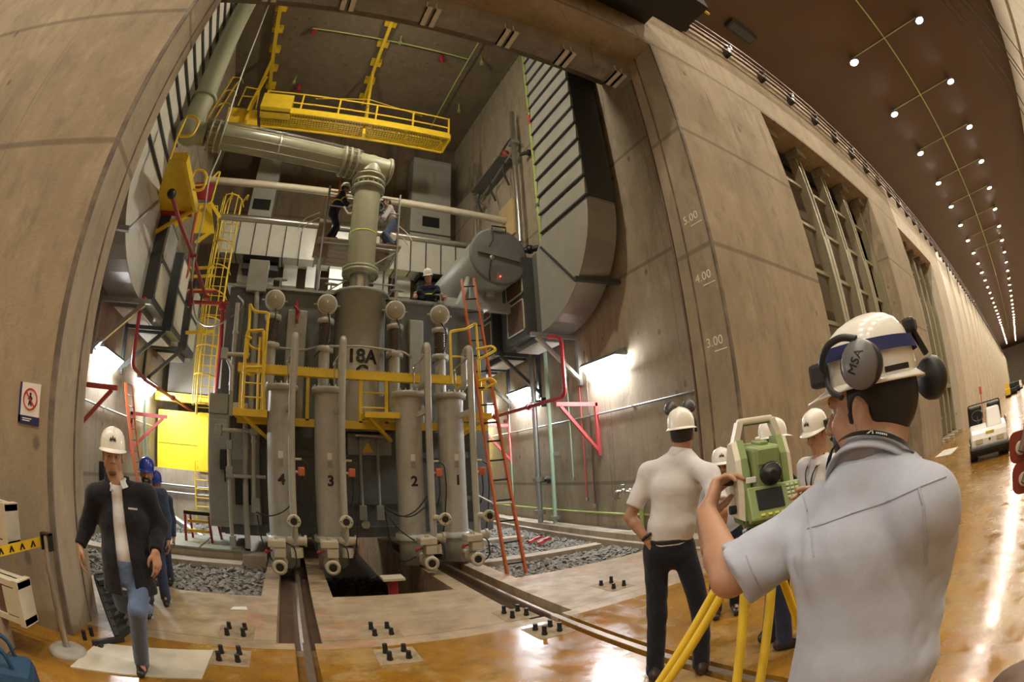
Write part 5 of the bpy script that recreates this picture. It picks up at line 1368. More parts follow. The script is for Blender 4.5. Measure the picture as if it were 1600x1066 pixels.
# blue tool bag
q = AZ(15, 1066)
c_ = AD(6, 1022, 3.3)
th = thing('tool_bag', (c_.x, c_.y, 0), 'dark blue tool bag with looped handles on the ochre floor at the left edge', 'bag')
bl = paint('bag_blue', (.012, .05, .11), .8, dirt=.2, bump=.3)
a = Vector((c_.x - .08, c_.y, 0))
MB(Matrix.Translation(a) @ Matrix.Rotation(R_(25), 4, 'Z') @ Matrix.Scale(1.3, 4)).rbox((-.26, -.14, 0), (.2, .14, .27), .05).build('body', bl, th)
MB(Matrix.Translation(a) @ Matrix.Rotation(R_(25), 4, 'Z') @ Matrix.Scale(1.3, 4)).rbox((-.2, -.165, .03), (.14, -.13, .17), .02).build('front_pocket', bl, th)
for s in (-.08, .08): MB(Matrix.Translation(a) @ Matrix.Rotation(R_(25), 4, 'Z') @ Matrix.Scale(1.3, 4)).tube([(-.16, s, .24), (-.13, s, .37), (.07, s, .37), (.1, s, .24)], .014, 8, bend=.06).build('handle', bl, th)
MB(Matrix.Translation(a) @ Matrix.Rotation(R_(25), 4, 'Z') @ Matrix.Scale(1.3, 4)).box((.06, -.145, .2), (.11, -.14, .215)).build('tag', M['white'], th)
# black tray leaning on the pillar, black bar, white sheet
c0 = [AZ(186, 996), AZ(203, 988)]
th = thing('black_tray', (-1.9, 4.6, 0), 'ribbed black plastic tray leaning against the left pillar', 'tray')
A0, A1 = AY(128, 930, 4.62), AY(150, 920, 4.75)
B0, B1 = AZ(184, 997, .02), AZ(203, 983, .02)
mb = MB(); ex = (B1 - B0); 
top0 = Vector((-2.25, 4.66, .42)); top1 = top0 + Vector((.24, .16, .06))
for a_, b_ in ((top0, B0), (top1, B1), (top0, top1), (B0, B1)): mb.bar(a_, b_, .05, .07)
mb.build('rim', M['rubber'], th)
n_ = (B0 - top0).cross(top1 - top0).normalized() * .03
MB().add([top0 + n_, top1 + n_, B1 + n_, B0 + n_, top0 - n_, top1 - n_, B1 - n_, B0 - n_], [(0, 1, 2, 3), (7, 6, 5, 4), (0, 4, 5, 1), (1, 5, 6, 2), (2, 6, 7, 3), (3, 7, 4, 0)]).build('panel', paint('tray_black', (.03, .03, .032), .5, dirt=.3), th)
mb = MB()
for i in range(1, 8):
    f = i / 8; mb.bar(top0.lerp(B0, f) + n_, top1.lerp(B1, f) + n_, .014, .03)
mb.bar(top0.lerp(B0, .15) + n_ * 1.5, top1.lerp(B1, .15) + n_ * 1.5, .1, .05)
mb.build('ribs', M['rubber'], th)
a, b_ = AZ(145, 1005, .03), AZ(193, 998, .03)
tag(MB().bar(a, b_, .04, .045).cyl(a + Vector((.02, -.02, -.02)), a + Vector((.02, .04, -.02)), .025, n=8).cyl(a + Vector((.08, -.02, -.02)), a + Vector((.08, .04, -.02)), .025, n=8).build('black_bar', M['rubber']), 'short black bar lying on the floor in front of the black tray', 'bar')
c_ = [AZ(110, 1043, .004), AZ(153, 1005, .004), AZ(334, 1017, .004), AZ(328, 1066, .004)]
c_[3] = c_[0] + (c_[2] - c_[1])
n_ = (0, 0, 1)
tag(MB().add([Vector((q.x, q.y, .0008)) for q in c_] + [Vector((q.x, q.y, .012)) for q in c_], [(4, 5, 6, 7), (0, 1, 5, 4), (1, 2, 6, 5), (2, 3, 7, 6), (3, 0, 4, 7)]).build('floor_sheet', paint('pale_sheet', (.62, .57, .46), .6, dirt=.35, dscale=3)), 'pale flat cover sheet on the floor under the walking man', 'floor cover')
q = AZ(372, 953)
tag(MB().add([q + Vector(v) for v in ((-.1, -.03, .004), (.12, .0, .006), (.1, .06, .03), (-.06, .05, .02))], [(0, 1, 2, 3)]).add([q + Vector(v) for v in ((-.1, -.03, .002), (.12, .0, .004), (.1, .06, .028), (-.06, .05, .018))], [(3, 2, 1, 0)]).build('paper_scrap', M['white']), 'crumpled scrap of white paper on the bare floor left of the left rail', 'paper')
for i, (px, py, h_, lab) in enumerate(((133, 1000, .09, 'left'), (144, 994, .09, 'right'))):
    q = AZ(px, py)
    tag(MB().cyl((q.x, q.y, 0), (q.x, q.y, h_), .024, n=12).build('anchor_stud', M['stud']), 'black anchor stud at the foot of the left pillar, %s of the two' % lab, 'stud', 'anchor studs in the floor')
th = thing('green_bottle', (-2.05, 5.7, 0), 'green bottle standing behind the walking man on the slab edge', 'bottle')
q = AZ(172, 928)
MB().lathe([(.06, 0), (.065, .02), (.065, .2), (.03, .28), (.025, .33)], (q.x, q.y, .0), n=16).build('body', paint('bottle_green', (.18, .24, .10), .3), th)
MB().lathe([(.028, .33), (.028, .36), (.02, .365)], (q.x, q.y, .0), n=12).build('cap', M['white'], th)
# white electric cart down the hall
cxm = Matrix.Translation((14.3, 1.18, 0)) @ Matrix.Rotation(R_(8), 4, 'Z')
th = thing('electric_cart', (14.3, 1.18, 0), 'white electric utility cart with black seats parked down the hall', 'cart')
W = .60
def cb(): return MB(cxm)
prof = [(-.72, .24), (-.80, .40), (-.80, .56), (-.74, .70), (-.60, .79), (-.30, .86), (-.06, .90), (.0, .88), (.06, .40), (.70, .38), (.78, .70), (1.45, .72), (1.58, .55), (1.55, .26)]
bm = bmesh.new(); vsl = [bm.verts.new((x, -W, z)) for x, z in prof]; fce = bm.faces.new(vsl)
ext = bmesh.ops.extrude_face_region(bm, geom=[fce]); bmesh.ops.translate(bm, verts=[g for g in ext['geom'] if isinstance(g, bmesh.types.BMVert)], vec=(0, 2 * W, 0))
bmesh.ops.bevel(bm, geom=[e for e in bm.edges if abs(e.verts[0].co.y - e.verts[1].co.y) < .01], offset=.06, segments=3, affect='EDGES', profile=.5, clamp_overlap=True)
bmesh.ops.triangulate(bm, faces=bm.faces[:])
cb().bm(bm).build('body', paint('cart_white', (.80, .79, .76), .25, dirt=.1), th)
bm = bmesh.new(); bmesh.ops.create_cube(bm, size=1)
for v in bm.verts:
    t_ = v.co.z + .5
    v.co = Vector((-.32 + v.co.x * .52 + t_ * .28 - (0 if v.co.x > 0 else -.0), -.2 + v.co.y * (.52 - .08 * t_), .78 + t_ * .50))
bmesh.ops.bevel(bm, geom=bm.edges[:], offset=.05, segments=3, affect='EDGES', profile=.5)
cb().bm(bm).build('white_cowl', MATS['cart_white'], th)
cb().rbox((-.92, -W - .05, .26), (-.78, W + .05, .36), .04).build('bumper', M['rubber'], th)
cb().rbox((-.70, -W + .1, .12), (1.5, W - .1, .30), .03).build('underbody', M['black'], th)
for s in (-.34, .34):
    cb().rbox((-.825, s - .12, .44), (-.79, s + .12, .57), .015).build('headlamp', M['cream'], th)
    cb().rbox((.35, s - .24, .62), (.9, s + .24, .80), .05).rbox((.80, s - .24, .75), (.96, s + .24, 1.38), .06).build('seat', M['black'], th)
cb().box((-.775, -.16, .66), (-.70, .12, .72)).build('yellow_plate', M['yellow'], th)
cb().lathe([(.03, 0), (.03, .02)], (-.80, 0, .52), (-1, 0, 0), 12).build('badge', M['black'], th)
cb().torus((.15, .3, 1.12), (-.7, 0, .7), .19, .02, 20, 6).cyl((-.05, .3, .9), (.15, .3, 1.12), .02, n=6).build('steering_wheel', M['black'], th)
for x in (-.45, 1.15):
    for s in (-W + .08, W - .08):
        w_ = cb().cyl((x, s - .11, .24), (x, s + .11, .24), .24, n=24).build('wheel', M['rubber'], th)
        cb().cyl((x, s - .115, .24), (x, s + .115, .24), .12, n=14).build('hub', M['steel'], w_)
cb().tube([(.95, -.58, .8), (1.0, -.58, 1.42), (1.0, .58, 1.42), (.95, .58, .8)], .02, 6, bend=.08).build('seat_rail', M['black'], th)
cb().tube([(-.3, -W - .02, .5), (-.2, -W - .05, .9), (.1, -W - .04, .95), (.2, -W, .5)], .025, 6, bend=.1).build('side_grip', M['steel'], th)
tag(MB(Matrix.Translation((18.0, 3.3, 0))).box((-1.0, -.35, .001), (1.0, .3, .02)).build('floor_board', M['white']), 'white board lying on the floor at the foot of the farther gate', 'board')
# red alarm box on its post far along the wall
q = AY(1533, 628, 3.6)
th = thing('alarm_post', (q.x, 3.55, 0), 'small red alarm box on a thin post against the long wall beyond the cart', 'alarm')
MB().rbox((q.x - .2, 3.45, AY(1533, 616, 3.55).z), (q.x + .2, 3.65, AY(1533, 604, 3.55).z), .02).build('box', M['redlt'], th)
MB().cyl((q.x, 3.55, 0), (q.x, 3.55, AY(1533, 616, 3.55).z), .035, n=8).build('post', M['redlt'], th)
# distant machines
q = AZ(1576, 621)
th = thing('yellow_lift', (q.x, q.y, 0), 'yellow machine standing far down the hall by the wall', 'machine')
MB().rbox((q.x - .8, q.y - .45, .25), (q.x + .8, q.y + .45, 1.2), .1).build('base', M['yellow'], th)
MB().rbox((q.x - .3, q.y - .3, 1.2), (q.x + .2, q.y + .3, 1.9), .05).build('mast', M['yellow'], th)
for dx in (-.5, .5): MB().cyl((q.x + dx, q.y - .5, .3), (q.x + dx, q.y + .5, .3), .3, n=12).build('wheel', M['rubber'], th)
for i, (x, y, lab) in enumerate(((AZ(1584, 616).x, AZ(1584, 616).y, 'nearer dark parked vehicle beside the yellow machine'), (AZ(1590, 611).x, AZ(1590, 611).y, 'farther dark parked vehicle down the hall'), (AZ(1594, 608).x, AZ(1594, 608).y, 'farthest parked vehicle down the hall'))):
    th = thing('parked_cart', (x, y, 0), lab, 'cart', 'small carts parked far down the hall')
    MB().rbox((x - 1.2, y - .7, .3), (x + 1.2, y + .7, 1.0), .1).rbox((x - .2, y - .65, 1.0), (x + 1.0, y + .65, 1.8), .1).build('body', M['black'] if i < 2 else M['white'], th)
    for dx in (-.7, .7): MB().cyl((x + dx, y - .75, .3), (x + dx, y + .75, .3), .3, n=10).build('wheel', M['rubber'], th)
# red lifting plates with shackles close at the right edge
def lug(px, py, label):
    c0 = AD(px, py, 2.6)
    view = (c0 - Vector((0, 0, CAMH))).normalized(); side = view.cross(Vector((0, 0, 1))).normalized()
    th = thing('lifting_plate', c0, label, 'lifting gear', 'red lifting plates at the right edge')
    rt = Matrix.Translation(c0) @ Matrix(((side.x, view.x, 0, 0), (side.y, view.y, 0, 0), (0, 0, 1, 0), (0, 0, 0, 1)))
    bm = bmesh.new(); bmesh.ops.create_cube(bm, size=1)
    for v in bm.verts: v.co = Vector((v.co.x * .24 + .06, v.co.y * .04, v.co.z * .15))
    bmesh.ops.bevel(bm, geom=[e for e in bm.edges if abs(e.verts[0].co.y - e.verts[1].co.y) > .01], offset=.045, segments=4, affect='EDGES', profile=.5)
    MB(rt).bm(bm).build('plate', paint('oxide_red', (.20, .03, .015), .45, dirt=.3), th)
    MB(rt).lathe([(.026, -.028), (.034, -.028), (.034, -.02)], (.012, 0, -.005), (0, 1, 0), 18).build('eye_ring', M['cream'], th)
    MB(rt).tube([(.012, -.06, -.02), (.05, -.03, .06), (.09, 0, .2)], .022, 10, bend=.04).build('shackle', M['rust'], th)
q = AD(1665, 720, 2.75)
tag(MB().cyl((q.x, q.y, 0), (q.x, q.y, 2.3), .05, n=12).lathe([(.3, 0), (.3, .03), (.06, .05)], (q.x, q.y, 0), n=20).bar((q.x, q.y, 2.1), AD(1625, 660, 2.62), .04).bar((q.x, q.y, 1.7), AD(1622, 700, 2.62), .04).bar((q.x, q.y, 1.5), AD(1622, 748, 2.62), .04).build('lifting_gear_stand', M['rust']), 'dark steel stand holding the red lifting plates, just past the right edge', 'stand')
lug(1592, 698, 'upper dark red lifting plate with a shackle at the right edge')
lug(1597, 746, 'lower dark red lifting plate at the right edge')
# ------------------------------------------------------------------ people
class Field:
    "smooth union of simple solids on a grid; its zero surface becomes one continuous mesh"
    def __init__(s, vox): s.h = vox; s.ops = []
    def cone(s, a, b, ra, rb=None, k=.02, op='add'):
        s.ops.append(('cone', np.array(a, float), np.array(b, float), ra, ra if rb is None else rb, k, op)); return s
    def ell(s, c, r, R=None, k=.02, op='add'):
        s.ops.append(('ell', np.array(c, float), np.array(r, float), np.eye(3) if R is None else np.array(R, float), None, k, op)); return s
    def flat(s, a, b, side, ra, rb, da, db, k=.03, op='add'):
        "capsule of elliptical section: half widths ra, rb along side, half depths da, db"
        s.ops.append(('flat', np.array(a, float), np.array(b, float), np.array(side, float), (ra, rb, da, db), k, op)); return s
    def plane(s, p, n, k=.0, near=None):
        s.ops.append(('plane', np.array(p, float), np.array(n, float), near, None, k, 'and')); return s
    def bounds(s, o):
        t = o[0]
        if t == 'cone': r = max(o[3], o[4]); return np.minimum(o[1], o[2]) - r, np.maximum(o[1], o[2]) + r
        if t == 'ell': r = max(o[2]); return o[1] - r, o[1] + r
        r = max(o[4]); return np.minimum(o[1], o[2]) - r, np.maximum(o[1], o[2]) + r
    def solve(s, bumpf=None):
        lo = np.full(3, 9e9); hi = np.full(3, -9e9)
        for o in s.ops:
            if o[6] == 'add':
                a, b = s.bounds(o); lo = np.minimum(lo, a); hi = np.maximum(hi, b)
        h = s.h; lo -= 3 * h; hi += 3 * h
        n = np.ceil((hi - lo) / h).astype(int) + 1
        F = np.full(n, .2, np.float32)
        ax = [lo[i] + h * np.arange(n[i]) for i in range(3)]
        for o in s.ops:
            t, k, op = o[0], o[5], o[6]
            if t == 'plane':
                d = ((ax[0] - o[1][0]) * o[2][0])[:, None, None] + ((ax[1] - o[1][1]) * o[2][1])[None, :, None] + ((ax[2] - o[1][2]) * o[2][2])[None, None, :]
                if o[3] is not None:
                    c, r = o[3]
                    q = ((ax[0] - c[0]) ** 2)[:, None, None] + ((ax[1] - c[1]) ** 2)[None, :, None] + ((ax[2] - c[2]) ** 2)[None, None, :]
                    F = np.where(q < r * r, np.maximum(F, d.astype(np.float32)), F)
                else: F = np.maximum(F, d.astype(np.float32))
                continue
            a, b = s.bounds(o); m = k + 3 * h
            i0 = np.clip(((a - m - lo) / h).astype(int), 0, n - 1); i1 = np.clip(((b + m - lo) / h).astype(int) + 2, 1, n)
            if (i1 <= i0).any(): continue
            sl = tuple(slice(p, q) for p, q in zip(i0, i1))
            X, Y, Z = np.meshgrid(ax[0][sl[0]], ax[1][sl[1]], ax[2][sl[2]], indexing='ij', sparse=True)
            if t == 'ell':
                p = [X - o[1][0], Y - o[1][1], Z - o[1][2]]; R = o[3]
                u = [R[0][i] * p[0] + R[1][i] * p[1] + R[2][i] * p[2] for i in range(3)]
                q = np.sqrt(sum((u[i] / o[2][i]) ** 2 for i in range(3)) + 1e-9)
                q2 = np.sqrt(sum((u[i] / o[2][i] ** 2) ** 2 for i in range(3)) + 1e-9)
                d = q * (q - 1) / q2
            else:
                ba = o[2] - o[1]; L2 = ba @ ba + 1e-12
                p = [X - o[1][0], Y - o[1][1], Z - o[1][2]]
                tt = np.clip((p[0] * ba[0] + p[1] * ba[1] + p[2] * ba[2]) / L2, 0, 1)
                w = [p[i] - tt * ba[i] for i in range(3)]
                if t == 'cone':
                    d = np.sqrt(w[0] ** 2 + w[1] ** 2 + w[2] ** 2) - (o[3] + tt * (o[4] - o[3]))
                else:
                    sd = o[3]; ra, rb, da, db = o[4]
                    ws = w[0] * sd[0] + w[1] * sd[1] + w[2] * sd[2]
                    rr = ra + tt * (rb - ra); dd = da + tt * (db - da)
                    wo2 = np.maximum(w[0] ** 2 + w[1] ** 2 + w[2] ** 2 - ws ** 2, 0)
                    q = np.sqrt((ws / rr) ** 2 + wo2 / dd ** 2 + 1e-9)
                    q2 = np.sqrt((ws / rr ** 2) ** 2 + wo2 / dd ** 4 + 1e-9)
                    d = q * (q - 1) / q2
            f = F[sl]
            if op == 'add':
                if k > 0:
                    hh = np.clip(.5 + .5 * (f - d) / k, 0, 1); g = f + (d - f) * hh - k * hh * (1 - hh)
                else: g = np.minimum(f, d)
            elif op == 'sub':
                if k > 0:
                    hh = np.clip(.5 - .5 * (f + d) / k, 0, 1); g = f + (-d - f) * hh + k * hh * (1 - hh)
                else: g = np.maximum(f, -d)
            F[sl] = g
        if bumpf is not None:
            X, Y, Z = np.meshgrid(*ax, indexing='ij', sparse=True)
            F = F + bumpf(X, Y, Z).astype(np.float32)
        return F, lo
    def mesh(s, name, mat, parent, bumpf=None):
        F, lo = s.solve(bumpf)
        V, Q = surface_net(F, lo, s.h)
        mb = MB(); mb.v = [tuple(p) for p in V.tolist()]; mb.f = Q.tolist(); mb.sm = [True] * len(mb.f); mb.mi = [0] * len(mb.f)
        return mb.build(name, mat, parent)

def surface_net(F, lo, h):
    n = F.shape; S = F < 0
    cnt = np.zeros((n[0] - 1, n[1] - 1, n[2] - 1), np.int8)
    cor = [(i, j, k) for i in (0, 1) for j in (0, 1) for k in (0, 1)]
    for c in cor: cnt += S[c[0]:n[0] - 1 + c[0], c[1]:n[1] - 1 + c[1], c[2]:n[2] - 1 + c[2]]
    act = np.argwhere((cnt > 0) & (cnt < 8))
    idx = np.full(cnt.shape, -1, np.int32); idx[tuple(act.T)] = np.arange(len(act))
    val = {c: F[act[:, 0] + c[0], act[:, 1] + c[1], act[:, 2] + c[2]] for c in cor}
    P = np.zeros((len(act), 3)); N = np.zeros(len(act))
    for a in cor:
        for ax in range(3):
            if a[ax] == 1: continue
            b = list(a); b[ax] = 1; b = tuple(b)
            fa, fb = val[a], val[b]; m = (fa < 0) != (fb < 0)
            t = np.where(m, fa / np.where(np.abs(fa - fb) < 1e-9, 1, fa - fb), 0)
            pt = np.tile(np.array(a, float), (len(act), 1)); pt[:, ax] = t
            P[m] += pt[m]; N[m] += 1
    V = (act + P / np.maximum(N, 1)[:, None]) * h + lo
    quads = []
    for ax in range(3):
        o = [i for i in range(3) if i != ax]
        s0 = [slice(None)] * 3; s1 = [slice(None)] * 3
        s0[ax] = slice(0, -1); s1[ax] = slice(1, None)
        A, B = S[tuple(s0)], S[tuple(s1)]
        e = np.argwhere(A != B)
        e = e[(e[:, o[0]] > 0) & (e[:, o[1]] > 0) & (e[:, o[0]] < n[o[0]] - 1) & (e[:, o[1]] < n[o[1]] - 1)]
        if not len(e): continue
        def cell(d0, d1):
            q = e.copy(); q[:, o[0]] += d0; q[:, o[1]] += d1; return idx[q[:, 0], q[:, 1], q[:, 2]]
        q = np.stack([cell(-1, -1), cell(0, -1), cell(0, 0), cell(-1, 0)], 1)
        flip = A[tuple(e.T)] == (ax == 1)
        q[flip] = q[flip][:, ::-1]
        quads.append(q)
    Q = np.concatenate(quads); Q = Q[(Q >= 0).all(1)]
    return V, Q

def unit(v): v = Vector(v); return v.normalized()
class Head:
    def __init__(s, c, f, roll=0.0, k=1.0):
        s.c = Vector(c); s.f = unit(f); s.l = Vector((0, 0, 1)).cross(s.f).normalized(); s.u = s.f.cross(s.l)
        if roll:
            q = Matrix.Rotation(roll, 3, s.f); s.l = q @ s.l; s.u = q @ s.u
        s.k = k
    def p(s, f, l, u): return s.c + (s.f * f + s.l * l + s.u * u) * s.k
    def R(s): return np.array([[s.f[i], s.l[i], s.u[i]] for i in range(3)])
    def M(s):
        m = Matrix.Identity(4)
        for i in range(3): m[i][0], m[i][1], m[i][2], m[i][3] = s.f[i] * s.k, s.l[i] * s.k, s.u[i] * s.k, s.c[i]
        return m

def skin_mat(name, col):
    if name in MATS: return MATS[name]
    k = NT(name); n_ = k.noise(22, 4, .6, k.co())
    k.set(Base_Color=k.mix(n_, tuple(c * 1.08 for c in col), tuple(c * .82 for c in col)), Roughness=.5)
    k.b.inputs['Subsurface Weight'].default_value = .08
    k.b.inputs['Subsurface Radius'].default_value = (.012, .005, .003)
    k.bump(k.noise(160, 2, .5, k.co()), .12, .004)
    MATS[name] = k.m; return k.m
def cloth(name, col, folds=.55, rough=.85, scale=7):
    if name in MATS: return MATS[name]
    k = NT(name)
    n1 = k.noise(scale, 3, .5, k.co()); n1_d = k.noise(scale * .45, 2, .5, k.mapped((1, 1, .45), False))
    k.set(Base_Color=k.mix(k.noise(60, 3, .6, k.co()), tuple(col), tuple(c * .88 for c in col)), Roughness=rough)
    k.b.inputs['Sheen Weight'].default_value = .15
    k.b.inputs['Specular IOR Level'].default_value = .2
    k.bump(k.math('ADD', k.math('ADD', n1, n1_d), k.math('MULTIPLY', k.noise(300, 2, .5, k.co()), .015)), folds, .05)
    MATS[name] = k.m; return k.m
SK = skin_mat('skin_tan', (.37, .19, .115)); SKL = skin_mat('skin_light', (.46, .25, .155))
HAIR = paint('hair_black', (.012, .010, .009), .55, dirt=.2)
CW = cloth('white_shirt_cloth', (.63, .625, .65), .4, .85, 4); CB = cloth('pale_blue_shirt_cloth', (.44, .47, .575), .4, .85, 4)
CN = cloth('navy_cloth', (.022, .028, .06)); CJ = cloth('denim_cloth', (.11, .16, .28)); CK = cloth('black_jacket_cloth', (.011, .011, .016))
CT = cloth('dark_trouser_cloth', (.010, .012, .022)); CV = cloth('coverall_cloth', (.035, .05, .10))
LEATHER = paint('shoe_leather', (.025, .016, .012), .4, dirt=.3)
HW = paint('helmet_white', (.82, .80, .74), .22, dirt=.05); HB = paint('helmet_blue', (.012, .035, .30), .22, dirt=.05)

def add_hand(F, w, d, n, side, curl=(.35, .4, .45, .5), thumb=.5, k=1.0, spread=.06, tuck=.0):
    "palm and five unequal jointed fingers; d along the hand, n out of the palm, side = direction of the thumb"
    w, d, n, t = Vector(w), unit(d), unit(n), unit(side)
    n = (n - d * n.dot(d)).normalized(); t = (t - d * t.dot(d) - n * t.dot(n)).normalized()
    kb = []
    for i in range(4):
        off = (.031 - i * .0205) * k
        b = w + d * ((.092, .096, .091, .082)[i] * k) + t * off - n * (.004 * k)
        F.cone(w + d * .012 * k + t * off * .62, b, .0145 * k, .0115 * k, .014)
        kb.append(b)
    F.ell(w + d * .05 * k + n * .004, (.048 * k, .036 * k, .014 * k), np.array([[d[i], t[i], n[i]] for i in range(3)]), .012)
    for i, b in enumerate(kb):
        L = [x * k for x in ((.043, .025, .021), (.047, .029, .022), (.043, .027, .021), (.033, .020, .018))[i]]
        a = 0; p = b; dd = (d + t * ((1.5 - i) * spread)).normalized()
        r = [.0098, .0090, .0082, .0070] if i < 3 else [.0085, .0078, .0072, .0062]
        for j in range(3):
            a += curl[i] * (1.0, 1.15, .75)[j]
            e = dd * math.cos(a) + n * math.sin(a)
            q = p + e * L[j]; F.cone(p, q, r[j] * k, r[j + 1] * k, .004 * k); p = q
    b0 = w + d * .022 * k + t * .026 * k + n * .006 * k
    e0 = (d * .72 + t * .62 + n * (.25 + tuck)).normalized(); b1 = b0 + e0 * .042 * k
    e1 = (d * (.9) + t * (.35 - thumb) + n * (.25 + thumb * .6)).normalized(); b2 = b1 + e1 * .032 * k
    e2 = (d * (.95) + t * (.1 - thumb * 1.1) + n * (.2 + thumb * .7)).normalized(); b3 = b2 + e2 * .025 * k
    F.cone(w + d * .01 * k + t * .012 * k, b1, .017 * k, .0125 * k, .012).cone(b1, b2, .0115 * k, .0105 * k, .004).cone(b2, b3, .0105 * k, .008 * k, .004)

def face_prims(F, H, fine=True):
    R = H.R(); k = H.k
    F.ell(H.p(-.012, 0, .03), (.098 * k, .077 * k, .096 * k), R, .02)
    F.ell(H.p(.028, 0, -.045), (.066 * k, .060 * k, .074 * k), R, .025)
    F.cone(H.p(.060, -.012, -.103), H.p(.060, .012, -.103), .022 * k, None, .02)
    for s in (-1, 1):
        F.cone(H.p(.062, s * .040, -.025), H.p(.045, s * .048, -.06), .022 * k, .018 * k, .02)
        F.ell(H.p(-.008, s * .079, -.008), (.021 * k, .009 * k, .034 * k), R, .006)
        if fine:
            F.ell(H.p(-.004, s * .087, -.004), (.010 * k, .006 * k, .018 * k), R, .004, 'sub')
            F.ell(H.p(.089, s * .031, .004), (.016 * k, .018 * k, .011 * k), R, .012, 'sub')
    F.cone(H.p(.080, -.036, .026), H.p(.080, .036, .026), .013 * k, None, .014)
    F.cone(H.p(.092, 0, .012), H.p(.113, 0, -.030), .0095 * k, .0135 * k, .010)
    for s in (-1, 1): F.ell(H.p(.100, s * .014, -.034), (.010 * k, .008 * k, .008 * k), R, .006)
    F.cone(H.p(.087, -.017, -.062), H.p(.087, .017, -.062), .0075 * k, None, .006)
    F.cone(H.p(.085, -.014, -.074), H.p(.085, .014, -.074), .008 * k, None, .006)

def helmet(H, mat, parent, emblem=None, tilt=0.0, band=None, sc=1.0):
    m = H.M() @ Matrix.Rotation(tilt, 4, 'Y')
    rf, rl = .124 * sc, .101 * sc; cx, cz = -.008, .048
    prof = [(1.0, 0), (1.0, .03), (.975, .062), (.90, .094), (.76, .120), (.56, .137), (.32, .147), (.12, .150), (.0, .151)]
    mb = MB(m); n = 40; vs = []; fs = []
    for r, h in prof:
        for i in range(n):
            a = 2 * PI * i / n; ridge = 0
            ca, sa = math.cos(a), math.sin(a)
            y = r * rl * sa
            if h > .05: ridge = .006 * math.exp(-(y / .014) ** 2) * (1 if ca < .9 else .6)
            vs.append((cx + r * rf * ca, y, cz + h * sc + ridge))
    for j in range(len(prof) - 1):
        for i in range(n): fs.append((j * n + i, j * n + (i + 1) % n, (j + 1) * n + (i + 1) % n, (j + 1) * n + i))
    mb.add(vs, fs, True)
    # brim: narrow round the sides, a peak in front
    vs = []; fs = []
    for ring in range(5):
        for i in range(n):
            a = 2 * PI * i / n; ca, sa = math.cos(a), math.sin(a)
            ext = .012 + .040 * max(0, ca) ** 2.2 + .006 * max(0, -ca)
            drop = -.006 - .012 * max(0, ca) ** 2 - .004 * max(0, -ca)
            t, dz = ((0, .004), (1, 0), (1.0, -.004), (.2, -.006), (-.12, -.004))[ring]
            vs.append((cx + (rf + ext * t) * ca, (rl + ext * t) * sa, cz + drop * t + dz))
    for j in range(4):
        for i in range(n): fs.append((j * n + i, (j + 1) * n + i, (j + 1) * n + (i + 1) % n, j * n + (i + 1) % n))
    mb.add(vs, [f[::-1] for f in fs], True)
    h = mb.build('helmet', mat, parent)
    if emblem:
        e = MB(m)
        def on(y, z):
            rr = math.sqrt(max(0, 1 - (y / rl) ** 2)); zz = z - cz; q = 1.0 - .9 * max(0, zz - .03) ** 2 / .0075 * .22
            return (cx + rf * rr * q + .0035, y, z)
        for s in (-.5, .5): e.add([on(s * .03 - .012, .105), on(s * .03 + .010, .105), on(s * .03 + .001, .130)], [(0, 1, 2)])
        e.add([on(-.009, .108), on(.009, .108), on(0, .143)], [(0, 1, 2)]); e.add([on(-.026, .099), on(.026, .099), on(.026, .1025), on(-.026, .1025)], [(0, 1, 2, 3)])
        e.build('helmet_emblem', M['black'], h)
    return h, m

def muff(parent, m, c, ax, rad, logo=False, name='earmuff'):
    "one ear defender cup, its axis pointing outwards, in the helmet's frame"
    A = m @ Vector(c); d = (m.to_3x3() @ Vector(ax)).normalized()
    up = (m.to_3x3() @ Vector((0, 0, 1))); up = (up - d * up.dot(d)).normalized(); sd = up.cross(d)
    R = Matrix(((sd.x, up.x, d.x), (sd.y, up.y, d.y), (sd.z, up.z, d.z)))
    mb = MB()
    for (r, h) in (): pass
    prof = [(.05, .0), (.85, .0), (1.0, .012), (1.0, .026), (.93, .036)]
    mb.lathe([(r * rad, h) for r, h in prof], A, d, 28, True, 1.0, 1.0)
    cup = mb.build(name, M['rubber'], parent)
    MB().ball(A + d * .030, (rad * .90, rad * 1.05, .030), 22, R).build('cup_shell', paint('muff_grey' if logo else 'muff_dark', (.15, .15, .155) if logo else (.05, .05, .053), .35, dirt=.1), cup)
    if logo:
        vs, fs = text_mesh('MSA', .028, .001)
        rot = Matrix.Rotation(R_(58), 3, d)
        mb = MB()
        mb.add([A + d * (.0615 - 14 * (v.x ** 2 + v.z ** 2) * .5) + rot @ (sd * v.x * -1 * -1 + up * v.z) for v in vs], fs)
        mb.build('cup_mark', M['black'], cup)
    return cup, A, d, sd, up

